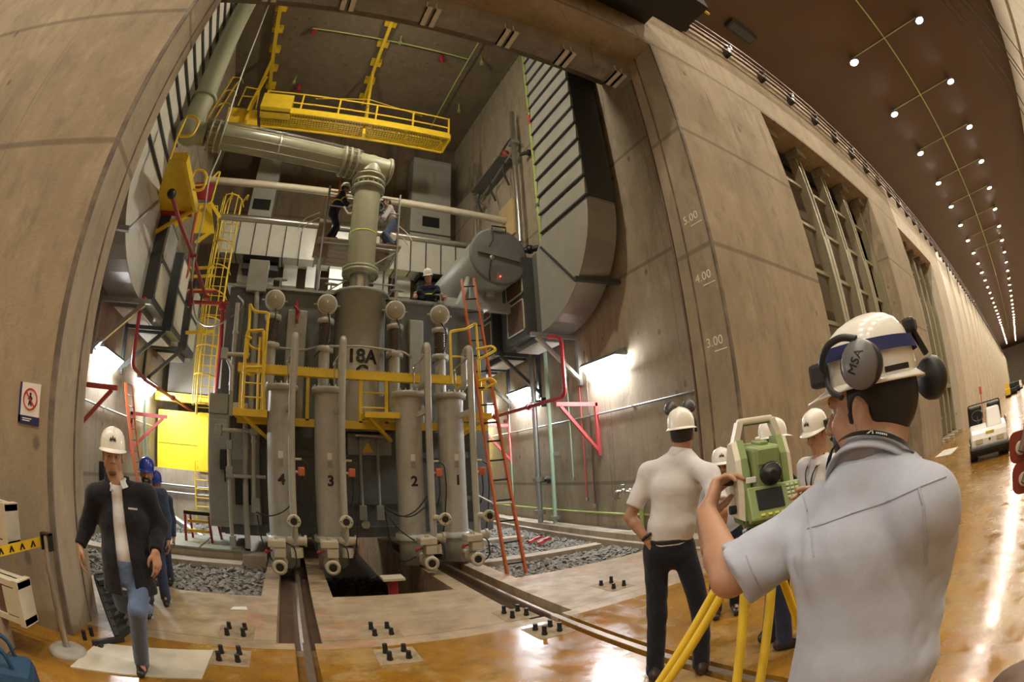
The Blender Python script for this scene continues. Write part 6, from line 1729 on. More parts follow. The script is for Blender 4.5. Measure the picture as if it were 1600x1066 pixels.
def person(name, label, J, top, bottom, helm=HW, skin=SK, vox=.011, hair=True, beard=None, sleeves='short', shoes=True, jacket=None, emblem=None,
           group=None, hk=1.0, thick=1.0, depth=1.0, fine=True, tuck=True, folds=.0, helm_sc=1.0, helm_tilt=0.0, topname='shirt', collar=True, sleeve_to=.74, sleeve_r=.0):
    f = unit(J['face']); side = Vector((0, 0, 1)).cross(Vector((f.x, f.y, 0)).normalized())    # towards the person's left
    pel, ch, nb = Vector(J['pelvis']), Vector(J['chest']), Vector(J['neck'])
    H = Head(J['head'], J.get('look', f), J.get('roll', 0), hk)
    feet = J['feet']
    base = Vector(((feet[0][0] + feet[1][0]) / 2, (feet[0][1] + feet[1][1]) / 2, min(feet[0][2], feet[1][2]) - .0))
    root = thing(name, (base.x, base.y, base.z), label, 'person', group)
    shs = [Vector(q) for q in J['sh']]; els = [Vector(q) for q in J['el']]; wrs = [Vector(q) for q in J['wr']]
    hips = [pel + side * (.095 * thick) + Vector((0, 0, -.03)), pel - side * (.095 * thick) + Vector((0, 0, -.03))]
    kn = [Vector(q) for q in J['kn']]; an = [Vector(q) + Vector((0, 0, .09)) for q in feet]
    T = thick
    # --- the body
    F = Field(vox)
    face_prims(F, H, fine)
    F.cone(H.p(-.022, 0, -.05), nb, .060 * hk, .066 * T, .03)
    F.flat(pel, pel.lerp(ch, .4), side, .13 * T, .125 * T, .085, .085).flat(pel.lerp(ch, .4), ch, side, .125 * T, .145 * T, .085, .09)
    for i in (0, 1):
        F.cone(nb - Vector((0, 0, .03)), shs[i], .05, .052, .03)
        F.cone(shs[i], els[i], .050 * T, .041 * T, .02)
        m1 = els[i].lerp(wrs[i], .28)
        F.cone(els[i], m1, .041 * T, .043 * T, .015).cone(m1, wrs[i], .043 * T, .029, .012)
        hd = J['hand'][i]
        add_hand(F, wrs[i], hd[0], hd[1], hd[2], *hd[3:])
        F.cone(hips[i], kn[i], .07, .05, .03).cone(kn[i], an[i], .05, .036, .02).cone(an[i], an[i] + f * .1 - Vector((0, 0, .04)), .034, .03, .02)
    F.mesh('body', skin, root)
    # eyes, hair, beard
    if fine:
        EW = paint('eye_white', (.42, .38, .34), .3)
        for s, nm in ((-1, 'eye'), (1, 'eye')):
            e = MB().ball(H.p(.0735, s * .031, .003), .0120 * hk, 10).build(nm, EW, root)
            MB().ball(H.p(.0820, s * .031, .002), .0058 * hk, 8).build('iris', M['black'], e)
            MB().tube([H.p(.088, s * .016, .024), H.p(.090, s * .032, .029), H.p(.080, s * .047, .024)], .0045, 6).build('eyebrow', HAIR, root)
    if hair:
        F = Field(min(vox, .009)); R = H.R()
        F.ell(H.p(-.018, 0, .022), (.098 * hk, .083 * hk, .105 * hk), R, .0)
        F.plane(H.p(.028, 0, 0), H.f + H.u * .15).plane(H.p(-.06, 0, -.092), -H.u - H.f * -.5)
        for s in (-1, 1): F.ell(H.p(-.004, s * .082, -.016), (.026, .03, .040), R, .006, 'sub')
        F.mesh('hair', HAIR, root)
    if beard:
        F = Field(min(vox, .008)); R = H.R()
        if beard == 'full':
            F.ell(H.p(.030, 0, -.056), (.072 * hk, .065 * hk, .072 * hk), R, .0).cone(H.p(.064, -.014, -.108), H.p(.064, .014, -.108), .024, None, .02)
            F.plane(H.p(.0, 0, -.03), H.u - H.f * .30).plane(H.p(.0, 0, 0), -H.f).cone(H.p(.096, -.018, -.068), H.p(.096, .018, -.068), .012, None, .004, 'sub')
            F.cone(H.p(.1, -.026, -.048), H.p(.1, .026, -.048), .006, None, .004)
        else:
            F.cone(H.p(.066, -.01, -.104), H.p(.066, .01, -.104), .024, None, .01).plane(H.p(.05, 0, -.086), H.u)
        F.mesh('beard', HAIR if beard == 'full' else paint('grey_beard', (.10, .085, .07), .7), root)
    # --- clothes
    def torso(F, g, low, dp=1.0):
        D = dp * depth
        F.flat(low, pel.lerp(ch, .35), side, (.168 + g) * T, (.160 + g) * T, (.120 + g) * D, (.118 + g) * D, .05)
        F.flat(pel.lerp(ch, .35), ch, side, (.160 + g) * T, (.176 + g) * T, (.118 + g) * D, (.120 + g) * D, .05)
        F.flat(ch, nb.lerp(ch, .35), side, (.176 + g) * T, (.12 + g) * T, (.115 + g) * D, (.085 + g) * D, .05)
        for i in (0, 1): F.cone(nb - Vector((0, 0, .035)), shs[i], .058 + g, .062 * T + g, .07)
    def arms(F, g, upto):
        for i in (0, 1):
            if upto == 'short':
                e = shs[i].lerp(els[i], sleeve_to)
                F.cone(shs[i], e, .064 * T + g, .067 * T + g + sleeve_r, .06)
                dv = (els[i] - shs[i]).normalized()
                F.plane(e + dv * .01, dv, 0, (e + dv * .05, .13))
            else:
                e = els[i].lerp(wrs[i], .93)
                F.cone(shs[i], els[i], .064 * T + g, .056 * T + g, .055).cone(els[i], e, .056 * T + g, .043 + g, .03)
                dv = (wrs[i] - els[i]).normalized(); F.plane(e + dv * .012, dv, 0, (e + dv * .05, .09))
    rngf = [Vector((random.uniform(-1, 1), random.uniform(-1, 1), random.uniform(-1, 1))).normalized() * q for q in (55, 80, 48, 100)]
    def fold(X, Y, Z):
        r = 0
        for i, v in enumerate(rngf):
            r = r + np.sin(X * v.x + Y * v.y + Z * v.z * .7 + i * 1.7 + 1.2 * np.sin(X * 9 * (1 + i * .3) + Z * 7)) * (.5 + .5 * np.sin(Z * 11 + X * 8 * (i - 1) + Y * 6))
        return -folds * (.6 * np.maximum(r, -1.0) - .25 * r) * np.clip((nb.z - .04 - Z) / .12, 0, 1)
    bf = fold if folds else None
    low = pel + Vector((0, 0, .02)) if tuck else pel - Vector((0, 0, .12))
    F = Field(vox); torso(F, .0, low)
    if jacket is None: arms(F, 0, sleeves)
    F.plane(low - Vector((0, 0, .03)) if tuck else low - Vector((0, 0, .0)), (0, 0, -1), 0, (low - Vector((0, 0, .12)), .36) )
    # open neck
    F.cone(nb + f * .02 + Vector((0, 0, .02)), H.p(.03, 0, -.06), .056 * T, .07, .01, 'sub')
    F.mesh(topname, top, root, bf)
    if collar:
        up = (H.p(-.02, 0, -.05) - nb).normalized(); ff = (f - up * f.dot(up)).normalized(); ll = up.cross(ff); n_ = 36
        sec = [(.066, -.040), (.061, .0), (.060, .026), (.064, .036), (.071, .034), (.080, .012), (.092, -.018), (.093, -.024), (.089, -.026), (.078, -.006)]
        vs, fs = [], []
        for i in range(n_):
            a_ = R_(24 + 312 * i / (n_ - 1)); fr = max(0, math.cos(a_)); bk = max(0, -math.cos(a_))
            for (r_, h_) in sec:
                rr = r_ * T * 1.02 + fr * .010
                vs.append(nb + ff * (rr * math.cos(a_) + .006) + ll * (rr * 1.04 * math.sin(a_)) + up * (h_ - .030 * fr + .004 * bk - .004))
        m_ = len(sec)
        for i in range(n_ - 1):
            for j in range(m_): fs.append((i * m_ + j, i * m_ + (j + 1) % m_, (i + 1) * m_ + (j + 1) % m_, (i + 1) * m_ + j))
        fs += [tuple(range(m_)), tuple(range((n_ - 1) * m_, n_ * m_))[::-1]]
        MB().add(vs, fs, True).build('collar', top, root)
    if jacket is not None:
        F = Field(vox); jl = pel - Vector((0, 0, .05))
        torso(F, .014, jl - Vector((0, 0, .13)), 1.06); arms(F, .006, 'long')
        F.flat(jl - Vector((0, 0, .14)), jl + Vector((0, 0, .12)), side, .205 * T, .18 * T, .165, .14, .05)
        F.plane(jl - Vector((0, 0, .10)), (0, 0, -1), 0, (jl - Vector((0, 0, .2)), .4))
        # the open front, from the throat down
        for t_ in np.linspace(0, 1, 9):
            q = nb.lerp(jl - Vector((0, 0, .12)), t_) + f * .16
            F.ell(q, (.045 + .012 * t_, .18, .16), np.array([[side[i], f[i], (0, 0, 1)[i]] for i in range(3)]), .01, 'sub')
        F.cone(nb + f * .02, H.p(.03, 0, -.06), .072 * T, .08, .01, 'sub')
        F.mesh('jacket', jacket, root, bf)
        F = Field(min(vox, .009)); up = Vector((0, 0, 1)); ff = Vector((f.x, f.y, 0)).normalized()
        for i in range(12):
            a0, a1 = [R_(40 + 280 * j / 12) for j in (i, i + 1)]
            q = [nb + ff * (.088 * math.cos(a)) + side * (.09 * math.sin(a)) + up * (.03 - .045 * max(0, math.cos(a))) for a in (a0, a1)]
            F.flat(q[0], q[1], up, .03, .03, .011, .011, .012)
        F.mesh('jacket_collar', jacket, root)
    F = Field(vox)
    F.flat(pel + Vector((0, 0, .04)), pel - Vector((0, 0, .06)), side, .162 * T, .170 * T, .118 * depth, .125 * depth, .05)
    for i in (0, 1):
        F.cone(hips[i], kn[i], .092 * T, .070, .035).cone(kn[i], an[i] - Vector((0, 0, .02)), .070, .066, .03)
        F.plane(an[i] - Vector((0, 0, .055)), (0, 0, -1), 0, (an[i] - Vector((0, 0, .10)), .11))
    F.mesh('trousers', bottom, root, bf)
    if tuck and jacket is None:
        F = Field(min(vox, .009)); F.flat(pel + Vector((0, 0, .035)), pel + Vector((0, 0, .05)), side, .170 * T, .170 * T, .125 * depth, .125 * depth, 0)
        F.plane(pel + Vector((0, 0, .06)), (0, 0, 1)).plane(pel + Vector((0, 0, .02)), (0, 0, -1)); F.mesh('belt', M['black'], root)
    if shoes:
        for i in (0, 1):
            fd = Vector(J['toe'][i]) if 'toe' in J else Vector((f.x, f.y, 0)).normalized()
            b = Vector(feet[i]); F = Field(min(vox, .009))
            F.cone(b - fd * .05 + Vector((0, 0, .05)), b + fd * .05 + Vector((0, 0, .05)), .046, .044, .03).cone(b + fd * .05 + Vector((0, 0, .04)), b + fd * .155 + Vector((0, 0, .035)), .044, .036, .03).cone(b - fd * .04 + Vector((0, 0, .06)), b - fd * .02 + Vector((0, 0, .12)), .044, .046, .03)
            F.plane(b + Vector((0, 0, .004)), (0, 0, -1))
            s_ = F.mesh('shoe', LEATHER, root)
    if helm is not None:
        h_, hm = helmet(H, helm, root, emblem, helm_tilt, sc=helm_sc * .97)
    else: h_, hm = None, None
    return root, H, h_, hm, side, f
# --- the cast, each placed where he stands
def V3(x, y, z): return Vector((x, y, z))
DOWN = V3(0, 0, -1)
# surveyor in the foreground, seen from behind
f1 = unit((.78, .62, 0)); s1 = V3(-f1.y, f1.x, 0)
nb1 = AD(1368, 724, 1.10); ch1 = AD(1372, 850, 1.10)
pel1 = V3(ch1.x - .05, ch1.y - .02, 1.00)
wl, wr_ = AD(1104, 800, 1.36), AD(1322, 795, 1.44)
surv = person('person', 'surveyor seen from behind in pale blue shirt and white helmet, hands on the instrument', dict(
    face=f1, look=(.08, .99, .0), head=AD(1362, 636, 1.16), neck=nb1, chest=ch1, pelvis=pel1,
    sh=[AD(1292, 805, 1.20), AD(1444, 792, 1.00)], el=[AD(1140, 905, 1.17), AD(1420, 915, 1.28)], wr=[wl, wr_],
    hand=[((AD(1128, 742, 1.44) - wl), V3(.55, -.75, -.1), V3(.6, .25, -.65), (.45, .55, .65, .75), .25, 1.05, .05),
          ((AD(1262, 776, 1.44) - wr_), V3(-.6, .5, .1), V3(0, .3, .95), (.3, .35, .4, .45), .3, 1.0)],
    kn=[pel1 + s1 * .11 + V3(.02, .02, -.50), pel1 - s1 * .11 + V3(.02, .02, -.50)], feet=[V3(pel1.x, pel1.y, 0) + s1 * .13, V3(pel1.x, pel1.y, 0) - s1 * .13]),
    CB, CT, vox=.0065, beard='full', skin=SKL, thick=1.10, depth=1.05, folds=.0105, tuck=False, sleeve_to=.90, sleeve_r=.010, hk=1.12, helm_sc=.92)
root, H1, h1, m1, side1, ff1 = surv
cup, A1_, d1_, sd1_, up1_ = muff(h1, m1, (-.045, .106, .072), (-.1, 1, .12), .050, logo=True)
MB().tube([m1 @ Vector(q) for q in ((.06, .092, .075), (.05, .116, .100), (.02, .134, .126), (-.02, .138, .132), (-.05, .134, .120))], .008, 8, bend=.02).tube([m1 @ Vector(q) for q in ((.06, .092, .075), (.03, .128, .04), (-.0, .138, .025))], .007, 8, bend=.02).build('muff_arm', M['rubber'], cup)
MB(m1).rbox((.05, .078, .055), (.09, .112, .105), .01).build('muff_socket', M['rubber'], h1)
cup2, *_ = muff(h1, m1, (-.118, -.075, .03), (-.45, -.9, .0), .050)
MB(m1).rbox((-.13, -.05, .125), (-.10, -.015, .155), .008).tube([(-.115, -.03, .14), (-.13, -.07, .08)], .008, 8).build('strap_clip', M['black'], h1)
# headlamp strap round the helmet
mb = MB(m1); n = 40
vs = []; fs = []
for i in range(n):
    a = 2 * PI * i / n
    for z in (.098, .125): 
        r_ = math.sqrt(max(0, 1 - ((z - .048) / .155) ** 2.4)) * 1.03
        vs.append((-.008 + .122 * r_ * math.cos(a) + .0, .0995 * r_ * math.sin(a), z + .006 * math.cos(a)))
for i in range(n): fs.append((2 * i, 2 * ((i + 1) % n), 2 * ((i + 1) % n) + 1, 2 * i + 1))
mb.add(vs, fs, True); mb.build('head_strap', paint('strap_blue', (.01, .015, .10), .7, dirt=.6, dcol=(.005, .005, .008)), h1)
mb = MB(m1)
mb.add([(-.008 - .1215 * math.cos(a) * 1.012, .099 * math.sin(a) * 1.012, z) for a in (R_(25), R_(40), R_(55)) for z in (.052, .063)], [(0, 2, 3, 1), (2, 4, 5, 3)]); mb.build('helmet_sticker', M['black'], h1)
# lanyard round the collar
lan = MB(); up = (H1.p(-.02, 0, -.05) - nb1).normalized(); ffv = (ff1 - up * ff1.dot(up)).normalized(); llv = up.cross(ffv)
vs = []; fs = []; n = 26
for i in range(n):
    a = R_(45 + 270 * i / (n - 1)); c_ = nb1 + ffv * (.100 * math.cos(a) + .006) + llv * (.104 * math.sin(a)) + up * (.004 - .05 * max(0, math.cos(a)))
    o_ = (ffv * math.cos(a) + llv * math.sin(a))
    for dz in (-.009, .009): vs.append(c_ + up * dz + o_ * (.004 if dz > 0 else .012))
for i in range(n - 1): fs.append((2 * i, 2 * i + 2, 2 * i + 3, 2 * i + 1))
lan.add(vs, fs, True); lan = lan.build('lanyard', M['black'], root)
mk = MB()
def on_lan(i, t_, z_):
    k0 = int(i); fr = i - k0; lo = vs[2 * k0].lerp(vs[2 * k0 + 2], fr); hi = vs[2 * k0 + 1].lerp(vs[2 * k0 + 3], fr)
    o_ = (lo - nb1); o_ = (o_ - up * o_.dot(up)).normalized(); return lo.lerp(hi, z_) + o_ * .0012
mk.add([on_lan(9.0, 0, .2), on_lan(9.25, 0, .2), on_lan(9.5, 0, .85), on_lan(9.35, 0, .85)], [(0, 1, 2, 3)]).add([on_lan(9.5, 0, .85), on_lan(9.6, 0, .85), on_lan(9.8, 0, .2), on_lan(9.6, 0, .2)], [(0, 1, 2, 3)])
for j in range(6): mk.add([on_lan(10.0 + j * .22, 0, .3), on_lan(10.14 + j * .22, 0, .3), on_lan(10.14 + j * .22, 0, .65), on_lan(10.0 + j * .22, 0, .65)], [(0, 1, 2, 3)])
mk.build('lanyard_print', M['white'], lan)

# stitched seams on the shirt's back, laid on its surface
from mathutils.bvhtree import BVHTree
def seam(pxs, parent_root, part, r, mat, name='seam'):
    shirt = [c for c in parent_root.children if c.name.split('.')[0] == part][0]
    off = parent_root.location
    tr = BVHTree.FromPolygons([v.co + off for v in shirt.data.vertices], [p.vertices[:] for p in shirt.data.polygons])
    o = V3(0, 0, CAMH); pts = []
    for (a, b) in zip(pxs[:-1], pxs[1:]):
        for t in np.linspace(0, 1, 8):
            hit = tr.ray_cast(o, ray(a[0] + (b[0] - a[0]) * t, a[1] + (b[1] - a[1]) * t))
            if hit[0] is not None: pts.append(hit[0] + hit[1].normalized() * r * .3 if hit[1].dot(o - hit[0]) > 0 else hit[0] - hit[1].normalized() * r * .3)
    if len(pts) > 2: MB().tube(pts, r, 6).build(name, mat, shirt)
CBD = cloth('pale_blue_seam', (.40, .43, .51))
seam([(1262, 826), (1290, 818), (1330, 803), (1387, 784), (1440, 760), (1478, 745)], root, 'shirt', .0022, CBD)
seam([(1256, 775), (1262, 800), (1268, 830), (1272, 870)], root, 'shirt', .0022, CBD)
seam([(1166, 868), (1176, 895), (1190, 925)], root, 'shirt', .002, CBD)
seam([(1436, 764), (1443, 790), (1446, 830), (1447, 880)], root, 'shirt', .0035, CBD, 'pleat')

# man with dark trousers, seen from behind
f2 = unit((.66, .75, 0)); s2 = V3(-f2.y, f2.x, 0)
D2 = 3.32
g2 = V3(2.36, 2.36, 0)
def U2(px, py, d=D2): return AD(px, py, d)
pel2 = V3(2.36, 2.40, 1.06); nb2 = U2(1064, 707, 3.36); ch2 = U2(1058, 760, 3.36)
wl = U2(1012, 846, 3.36); wr_ = U2(1118, 850, 3.1)
p2 = person('person', 'man seen from behind in white short-sleeved shirt, one hand on his hip', dict(
    face=f2, look=(.80, .60, .0), head=U2(1066, 680, 3.38), neck=nb2, chest=ch2, pelvis=pel2,
    sh=[U2(1014, 738, 3.40), U2(1108, 742, 3.20)], el=[U2(984, 808, 3.42), U2(1128, 800, 3.05)], wr=[wl, wr_],
    hand=[(V3(.25, -.1, -.9), V3(.7, -.5, 0), V3(.5, .6, -.2), (.3, .35, .4, .4), .2), (V3(.1, .1, -1), V3(-.8, .4, 0), V3(.5, .6, 0))],
    kn=[V3(2.27, 2.44, .56), V3(2.49, 2.22, .56)], feet=[V3(2.25, 2.43, 0), V3(2.53, 2.23, 0)]), CW, CT, vox=.010, folds=.005, emblem=True)
root, H_, h_, m_, *_ = p2
for s in (-1, 1): muff(h_, m_, (.02, s * .060, .185), (-.85, s * .3, .45), .050)
MB(m_).tube([(.02, -.085, .13), (-.01, -.106, .08), (-.01, -.102, .01)], .011, 8).tube([(.03, .06, .19), (.03, .0, .2), (.03, -.06, .19)], .008, 6).build('muff_band', M['rubber'], h_)
MB().torus(wl + V3(0, .0, .03), (wl - U2(984, 808, 3.42)), .036, .013, 18, 6).build('watch_strap', M['black'], root)

# man walking out of the bay at the left
f3 = unit((.30, -1, 0)); s3 = V3(-f3.y, f3.x, 0)
D3 = 3.62
def U3(px, py, d=D3): return AD(px, py, d)
pel3 = U3(200, 892, 3.62); nb3 = U3(183, 756, 3.60); ch3 = U3(193, 812, 3.62)
wl, wr_ = U3(243, 862, 3.50), U3(125, 852, 3.66)
lf = AZ(222, 1052, 0.0) + V3(0, .06, 0); rf = AZ(232, 968, 0.0) + V3(.0, .05, .03)
p3 = person('person', 'walking man in an open dark jacket, pale shirt, jeans and white helmet', dict(
    face=f3, look=(.38, -.92, -.04), head=U3(176, 713, 3.60), neck=nb3, chest=ch3, pelvis=pel3,
    sh=[U3(228, 774, 3.62), U3(150, 774, 3.62)], el=[U3(250, 822, 3.64), U3(136, 822, 3.70)], wr=[wl, wr_],
    hand=[(V3(.1, -.25, -1), V3(-.75, .5, 0), V3(-.3, -.9, .1), (.28, .34, .4, .45), .2, 1.05), (V3(.0, -.15, -1), V3(.8, .4, 0), V3(.2, -.9, .1), (.25, .3, .36, .42), .2, 1.05)],
    kn=[U3(215, 955, 3.52), U3(193, 943, 3.80)], feet=[lf, rf], toe=[V3(.15, -1, 0), V3(.25, -.95, 0)]), CW, CJ, vox=.009, skin=SKL, beard='goatee', jacket=CK, emblem=True, folds=.003, tuck=False, hk=1.04, thick=1.05)
MB().add([p3[0].location + Vector((0, 0, 0))] * 3, []) if False else None
root = p3[0]
q = U3(199, 784, 3.4); d_ = (V3(0, 0, CAMH) - q).normalized()
vv, ff_ = text_mesh('ALSTEC', .020, .001)
del vv, ff_
sd = s3
c_ = nb3.lerp(ch3, .62) + s3 * .10 + f3 * .162
mb = MB()
for i in range(6): mb.add([c_ + s3 * (i * .012 - .03) + V3(0, 0, 0), c_ + s3 * (i * .012 - .021), c_ + s3 * (i * .012 - .021) + V3(0, 0, .013), c_ + s3 * (i * .012 - .03) + V3(0, 0, .013)], [(0, 1, 2, 3)])
mb.build('jacket_badge', M['white'], root)

# two men in blue helmets behind him
def simple(px, py, d, face, label, top, bottom, helm, zfeet=0.0, beard=None, lean=V3(0, 0, 0), hk=1.0, emblem=False, vox=.011, look=None, arms=None, sleeves='short', jacket=None, tall=None, thick=1.0, group=None, skin=SK):
    "a standing figure whose head centre is at a known place"
    hc = AD(px, py, d); f = unit(face); s = V3(-f.y, f.x, 0); z0 = zfeet; H = hc.z - z0
    k = H / 1.63
    b = V3(hc.x, hc.y, z0) - f * .03 + lean
    nb = hc - V3(0, 0, .175 * k) - f * .02; ch = nb + V3(0, 0, -.20 * k) + lean * .15; pel = V3(b.x, b.y, z0 + .95 * k)
    shl, shr = nb + s * .185 - V3(0, 0, .055), nb - s * .185 - V3(0, 0, .055)
    if arms is None:
        el = [shl + V3(0, 0, -.28) + s * .05 - f * .02, shr + V3(0, 0, -.28) - s * .05 - f * .02]
        wr = [el[0] + V3(0, 0, -.24) + f * .06, el[1] + V3(0, 0, -.24) + f * .06]
        hand = [(V3(0, 0, -1) + f * .15, -s, f), (V3(0, 0, -1) + f * .15, s, f)]
    else: el, wr, hand = arms(shl, shr, s, f)
    return person('person', label, dict(face=f, look=look or f, head=hc, neck=nb, chest=ch, pelvis=pel, sh=[shl, shr], el=el, wr=wr, hand=hand,
        kn=[pel + s * .10 + V3(0, 0, -.45 * k) + f * .02, pel - s * .10 + V3(0, 0, -.45 * k) + f * .02], feet=[V3(b.x, b.y, z0) + s * .11, V3(b.x, b.y, z0) - s * .10 + f * .08]),
        top, bottom, helm=helm, vox=vox, beard=beard, emblem=emblem, sleeves=sleeves, jacket=jacket, hk=hk, thick=thick, group=group, skin=skin, tuck=False)
p4 = simple(229, 741, 5.75, (.25, -1, 0), 'bearded man in dark navy coveralls and a blue helmet behind the walking man', CV, CV, HB, beard='full', sleeves='long', thick=1.1, vox=.012)
p5 = simple(243, 757, 7.0, (.25, -1, 0), 'man in a blue helmet almost hidden behind the bearded man', CV, CV, HB, sleeves='long', zfeet=-.06, vox=.014)

# three men beyond the instrument
p6 = simple(1128, 730, 4.75, (-.75, -.66, 0), 'man in a white helmet half hidden behind the instrument, facing the camera', CB, CT, HW, emblem=True, vox=.012)
p7 = simple(1210, 692, 3.75, (.75, -.66, 0), 'man in a white helmet with a dark backpack, behind the instrument', CB, CN, HW, vox=.011, look=(.8, -.55, 0))
root, H_, h_, m_, sd, ff = p7
b_ = V3(root.location.x, root.location.y, 1.25) - ff * .19
MB(Matrix.Translation(b_) @ Matrix(((sd.x, ff.x, 0, 0), (sd.y, ff.y, 0, 0), (0, 0, 1, 0), (0, 0, 0, 1)))).rbox((-.16, -.09, -.22), (.16, .07, .24), .05).build('backpack', M['black'], root)
mb = MB()
for s in (-1, 1): mb.tube([b_ + sd * (s * .10) + V3(0, 0, .2), b_ + sd * (s * .12) + ff * .12 + V3(0, 0, .32), b_ + sd * (s * .13) + ff * .33 + V3(0, 0, .1), b_ + sd * (s * .13) + ff * .3 - V3(0, 0, .12)], .018, 6, bend=.1)
mb.build('backpack_straps', M['black'], root)
MB(m_).cyl((-.135, -.02, .05), (-.165, -.02, .05), .016, n=10).build('helmet_knob', HW, h_)
hnd = {}
def arms8(shl, shr, s, f):
    wl = AD(1250, 752, 3.55); wr = AD(1262, 752, 3.50)
    el = [shl + V3(0, 0, -.27) + f * .05, shr + V3(0, 0, -.27) + f * .05]
    wl = el[0] + f * .20 - s * .10 + V3(0, 0, .05); wr = el[1] + f * .20 + s * .10 + V3(0, 0, .10)
    hnd['w'] = (wl, wr)
    return el, [wl, wr], [(f - s * .5, V3(0, 0, 1), s, (.5, .6, .6, .7), .3), (f * .6 + s * .8, V3(0, 0, -1), f, (.6, .7, .8, .9), .5)]
p8 = simple(1276, 679, 3.75, (-.72, .25, 0), 'young man in a white helmet and pale shirt writing in a yellow notebook', CW, CT, HW, emblem=True, vox=.010, look=(-.75, .10, -.18), arms=arms8, skin=SKL)
root, H_, h_, m_, sd, ff = p8
MB(m_).rbox((-.04, .10, .03), (.02, .135, .10), .01).build('muff_clip', M['black'], h_)
nk = H_.c - V3(0, 0, .17)
MB().tube([nk + sd * .07 + V3(0, 0, .02), nk + ff * .12 + sd * .04 - V3(0, 0, .1), nk + ff * .135 - V3(0, 0, .3), nk + ff * .12 - sd * .05 - V3(0, 0, .1), nk - sd * .07 + V3(0, 0, .02)], .006, 6, bend=.06).build('lanyard', M['black'], root)
wl, wr_ = hnd['w']
c_ = wl + ff * .10 - sd * .09 + V3(0, 0, .03)
nbk = thing('notebook', c_, 'yellow notebook held open by the young man in the white helmet', 'notebook')
fr = Matrix.Translation(c_) @ Matrix(((sd.x, ff.x, 0, 0), (sd.y, ff.y, 0, 0), (0, 0, 1, 0), (0, 0, 0, 1))) @ Matrix.Rotation(R_(-35), 4, 'X')
MB(fr).rbox((-.12, -.09, -.008), (.12, .09, .0), .004).build('cover', paint('notebook_yellow', (.70, .42, .03), .6), nbk)
MB(fr).rbox((-.115, -.085, .0), (.115, .085, .006), .002).build('pages', M['yellow'], nbk)
tag(MB().cyl(wr_ + ff * .08 + sd * .05, wr_ + ff * .12 + sd * .09 + V3(0, 0, .10), .005, n=6).build('pen', M['black']), 'dark pen in the hand of the young man writing', 'pen')

# workers up on the transformer
z9 = 5.22
q9 = AZ(664, 472, z9)
f9 = unit((-.35, -.9, 0)); s9 = V3(-f9.y, f9.x, 0)
hd9 = AY(669, 433, q9.y - .1)
nb9 = hd9 + V3(.02, .06, -.19); ch9 = nb9 + V3(.03, .05, -.20); pel9 = V3(nb9.x + .05, nb9.y + .12, z9 + .14)
sh9 = [nb9 + s9 * .18 - V3(0, 0, .06), nb9 - s9 * .18 - V3(0, 0, .06)]
wr9 = [V3(sh9[0].x + .10, sh9[0].y - .20, z9 + .06), V3(sh9[1].x - .16, sh9[1].y - .22, z9 + .07)]
k9 = [pel9 + s9 * .2 + f9 * .30 + V3(0, 0, .0), pel9 - s9 * .16 + f9 * .30 + V3(0, 0, .0)]
p9 = person('person', 'worker in navy jacket with yellow bands sitting on the tank top', dict(
    face=f9, look=(-.55, -.75, -.35), head=hd9, neck=nb9, chest=ch9, pelvis=pel9, sh=sh9,
    el=[sh9[0] + V3(.10, -.03, -.25), sh9[1] + V3(-.12, -.03, -.24)], wr=wr9,
    hand=[(V3(0, -.6, -.5), DOWN, V3(-1, 0, 0)), (V3(-.3, -.6, -.5), DOWN, V3(1, 0, 0))],
    kn=k9, feet=[V3(k9[0].x + .05, k9[0].y + .30, z9), V3(k9[1].x + .1, k9[1].y + .3, z9)]), CN, CT, vox=.012, sleeves='long', skin=SK, tuck=False)
BAND = paint('reflective_band', (.62, .62, .05), .4)
def bands(root, nb, ch, pel, sh, el, s, f):
    c_ = ch.lerp(pel, .25); n = 24
    MB().tube([c_ + s * (.19 * math.cos(2 * PI * i / n)) + f * (.142 * math.sin(2 * PI * i / n)) for i in range(n)], .018, 6, closed=True).build('reflective_band', BAND, root)
    for i in (0, 1):
        q = sh[i].lerp(el[i], .55); d_ = (el[i] - sh[i]).normalized(); MB().torus(q, d_, .066, .014, 18, 6).build('reflective_band', BAND, root)
bands(p9[0], nb9, ch9, pel9, sh9, [sh9[0] + V3(.10, -.03, -.25), sh9[1] + V3(-.12, -.03, -.24)], s9, f9)
zd_ = 6.765
def scaffold_man(px, py, y, f, label, top, bottom, helm, lean, arms_to, knees, sleeves='long'):
    hc = AY(px, py, y); f = unit(f); s = V3(-f.y, f.x, 0)
    nb = hc - V3(0, 0, .17) - f * .05; 
    H = hc.z - zd_
    pel = V3(hc.x, hc.y, 0) - f * lean + V3(0, 0, zd_ + max(.42, min(.92, H * .56)))
    ch = nb.lerp(pel, .38)
    sh = [nb + s * .18 - V3(0, 0, .06), nb - s * .18 - V3(0, 0, .06)]
    el = [sh[0] + (arms_to - sh[0]) * .45 - V3(0, 0, .12), sh[1] + (arms_to - sh[1]) * .45 - V3(0, 0, .12)]
    wr = [sh[0].lerp(arms_to, .8), sh[1].lerp(arms_to, .8)]
    ft = [V3(pel.x, pel.y, zd_) + s * .12, V3(pel.x, pel.y, zd_) - s * .12]
    kn = [ft[i].lerp(pel, .5) + f * knees for i in (0, 1)]
    r = person('person', label, dict(face=f, look=f, head=hc, neck=nb, chest=ch, pelvis=pel, sh=sh, el=el, wr=wr, hand=[(arms_to - wr[0], -s, V3(0, 0, 1)), (arms_to - wr[1], s, V3(0, 0, 1))], kn=kn, feet=ft), top, bottom, helm=helm, vox=.012, sleeves=sleeves, tuck=False)
    return r, nb, ch, pel, sh, el, s, f
tgt = V3(1.0, 9.55, 7.45)
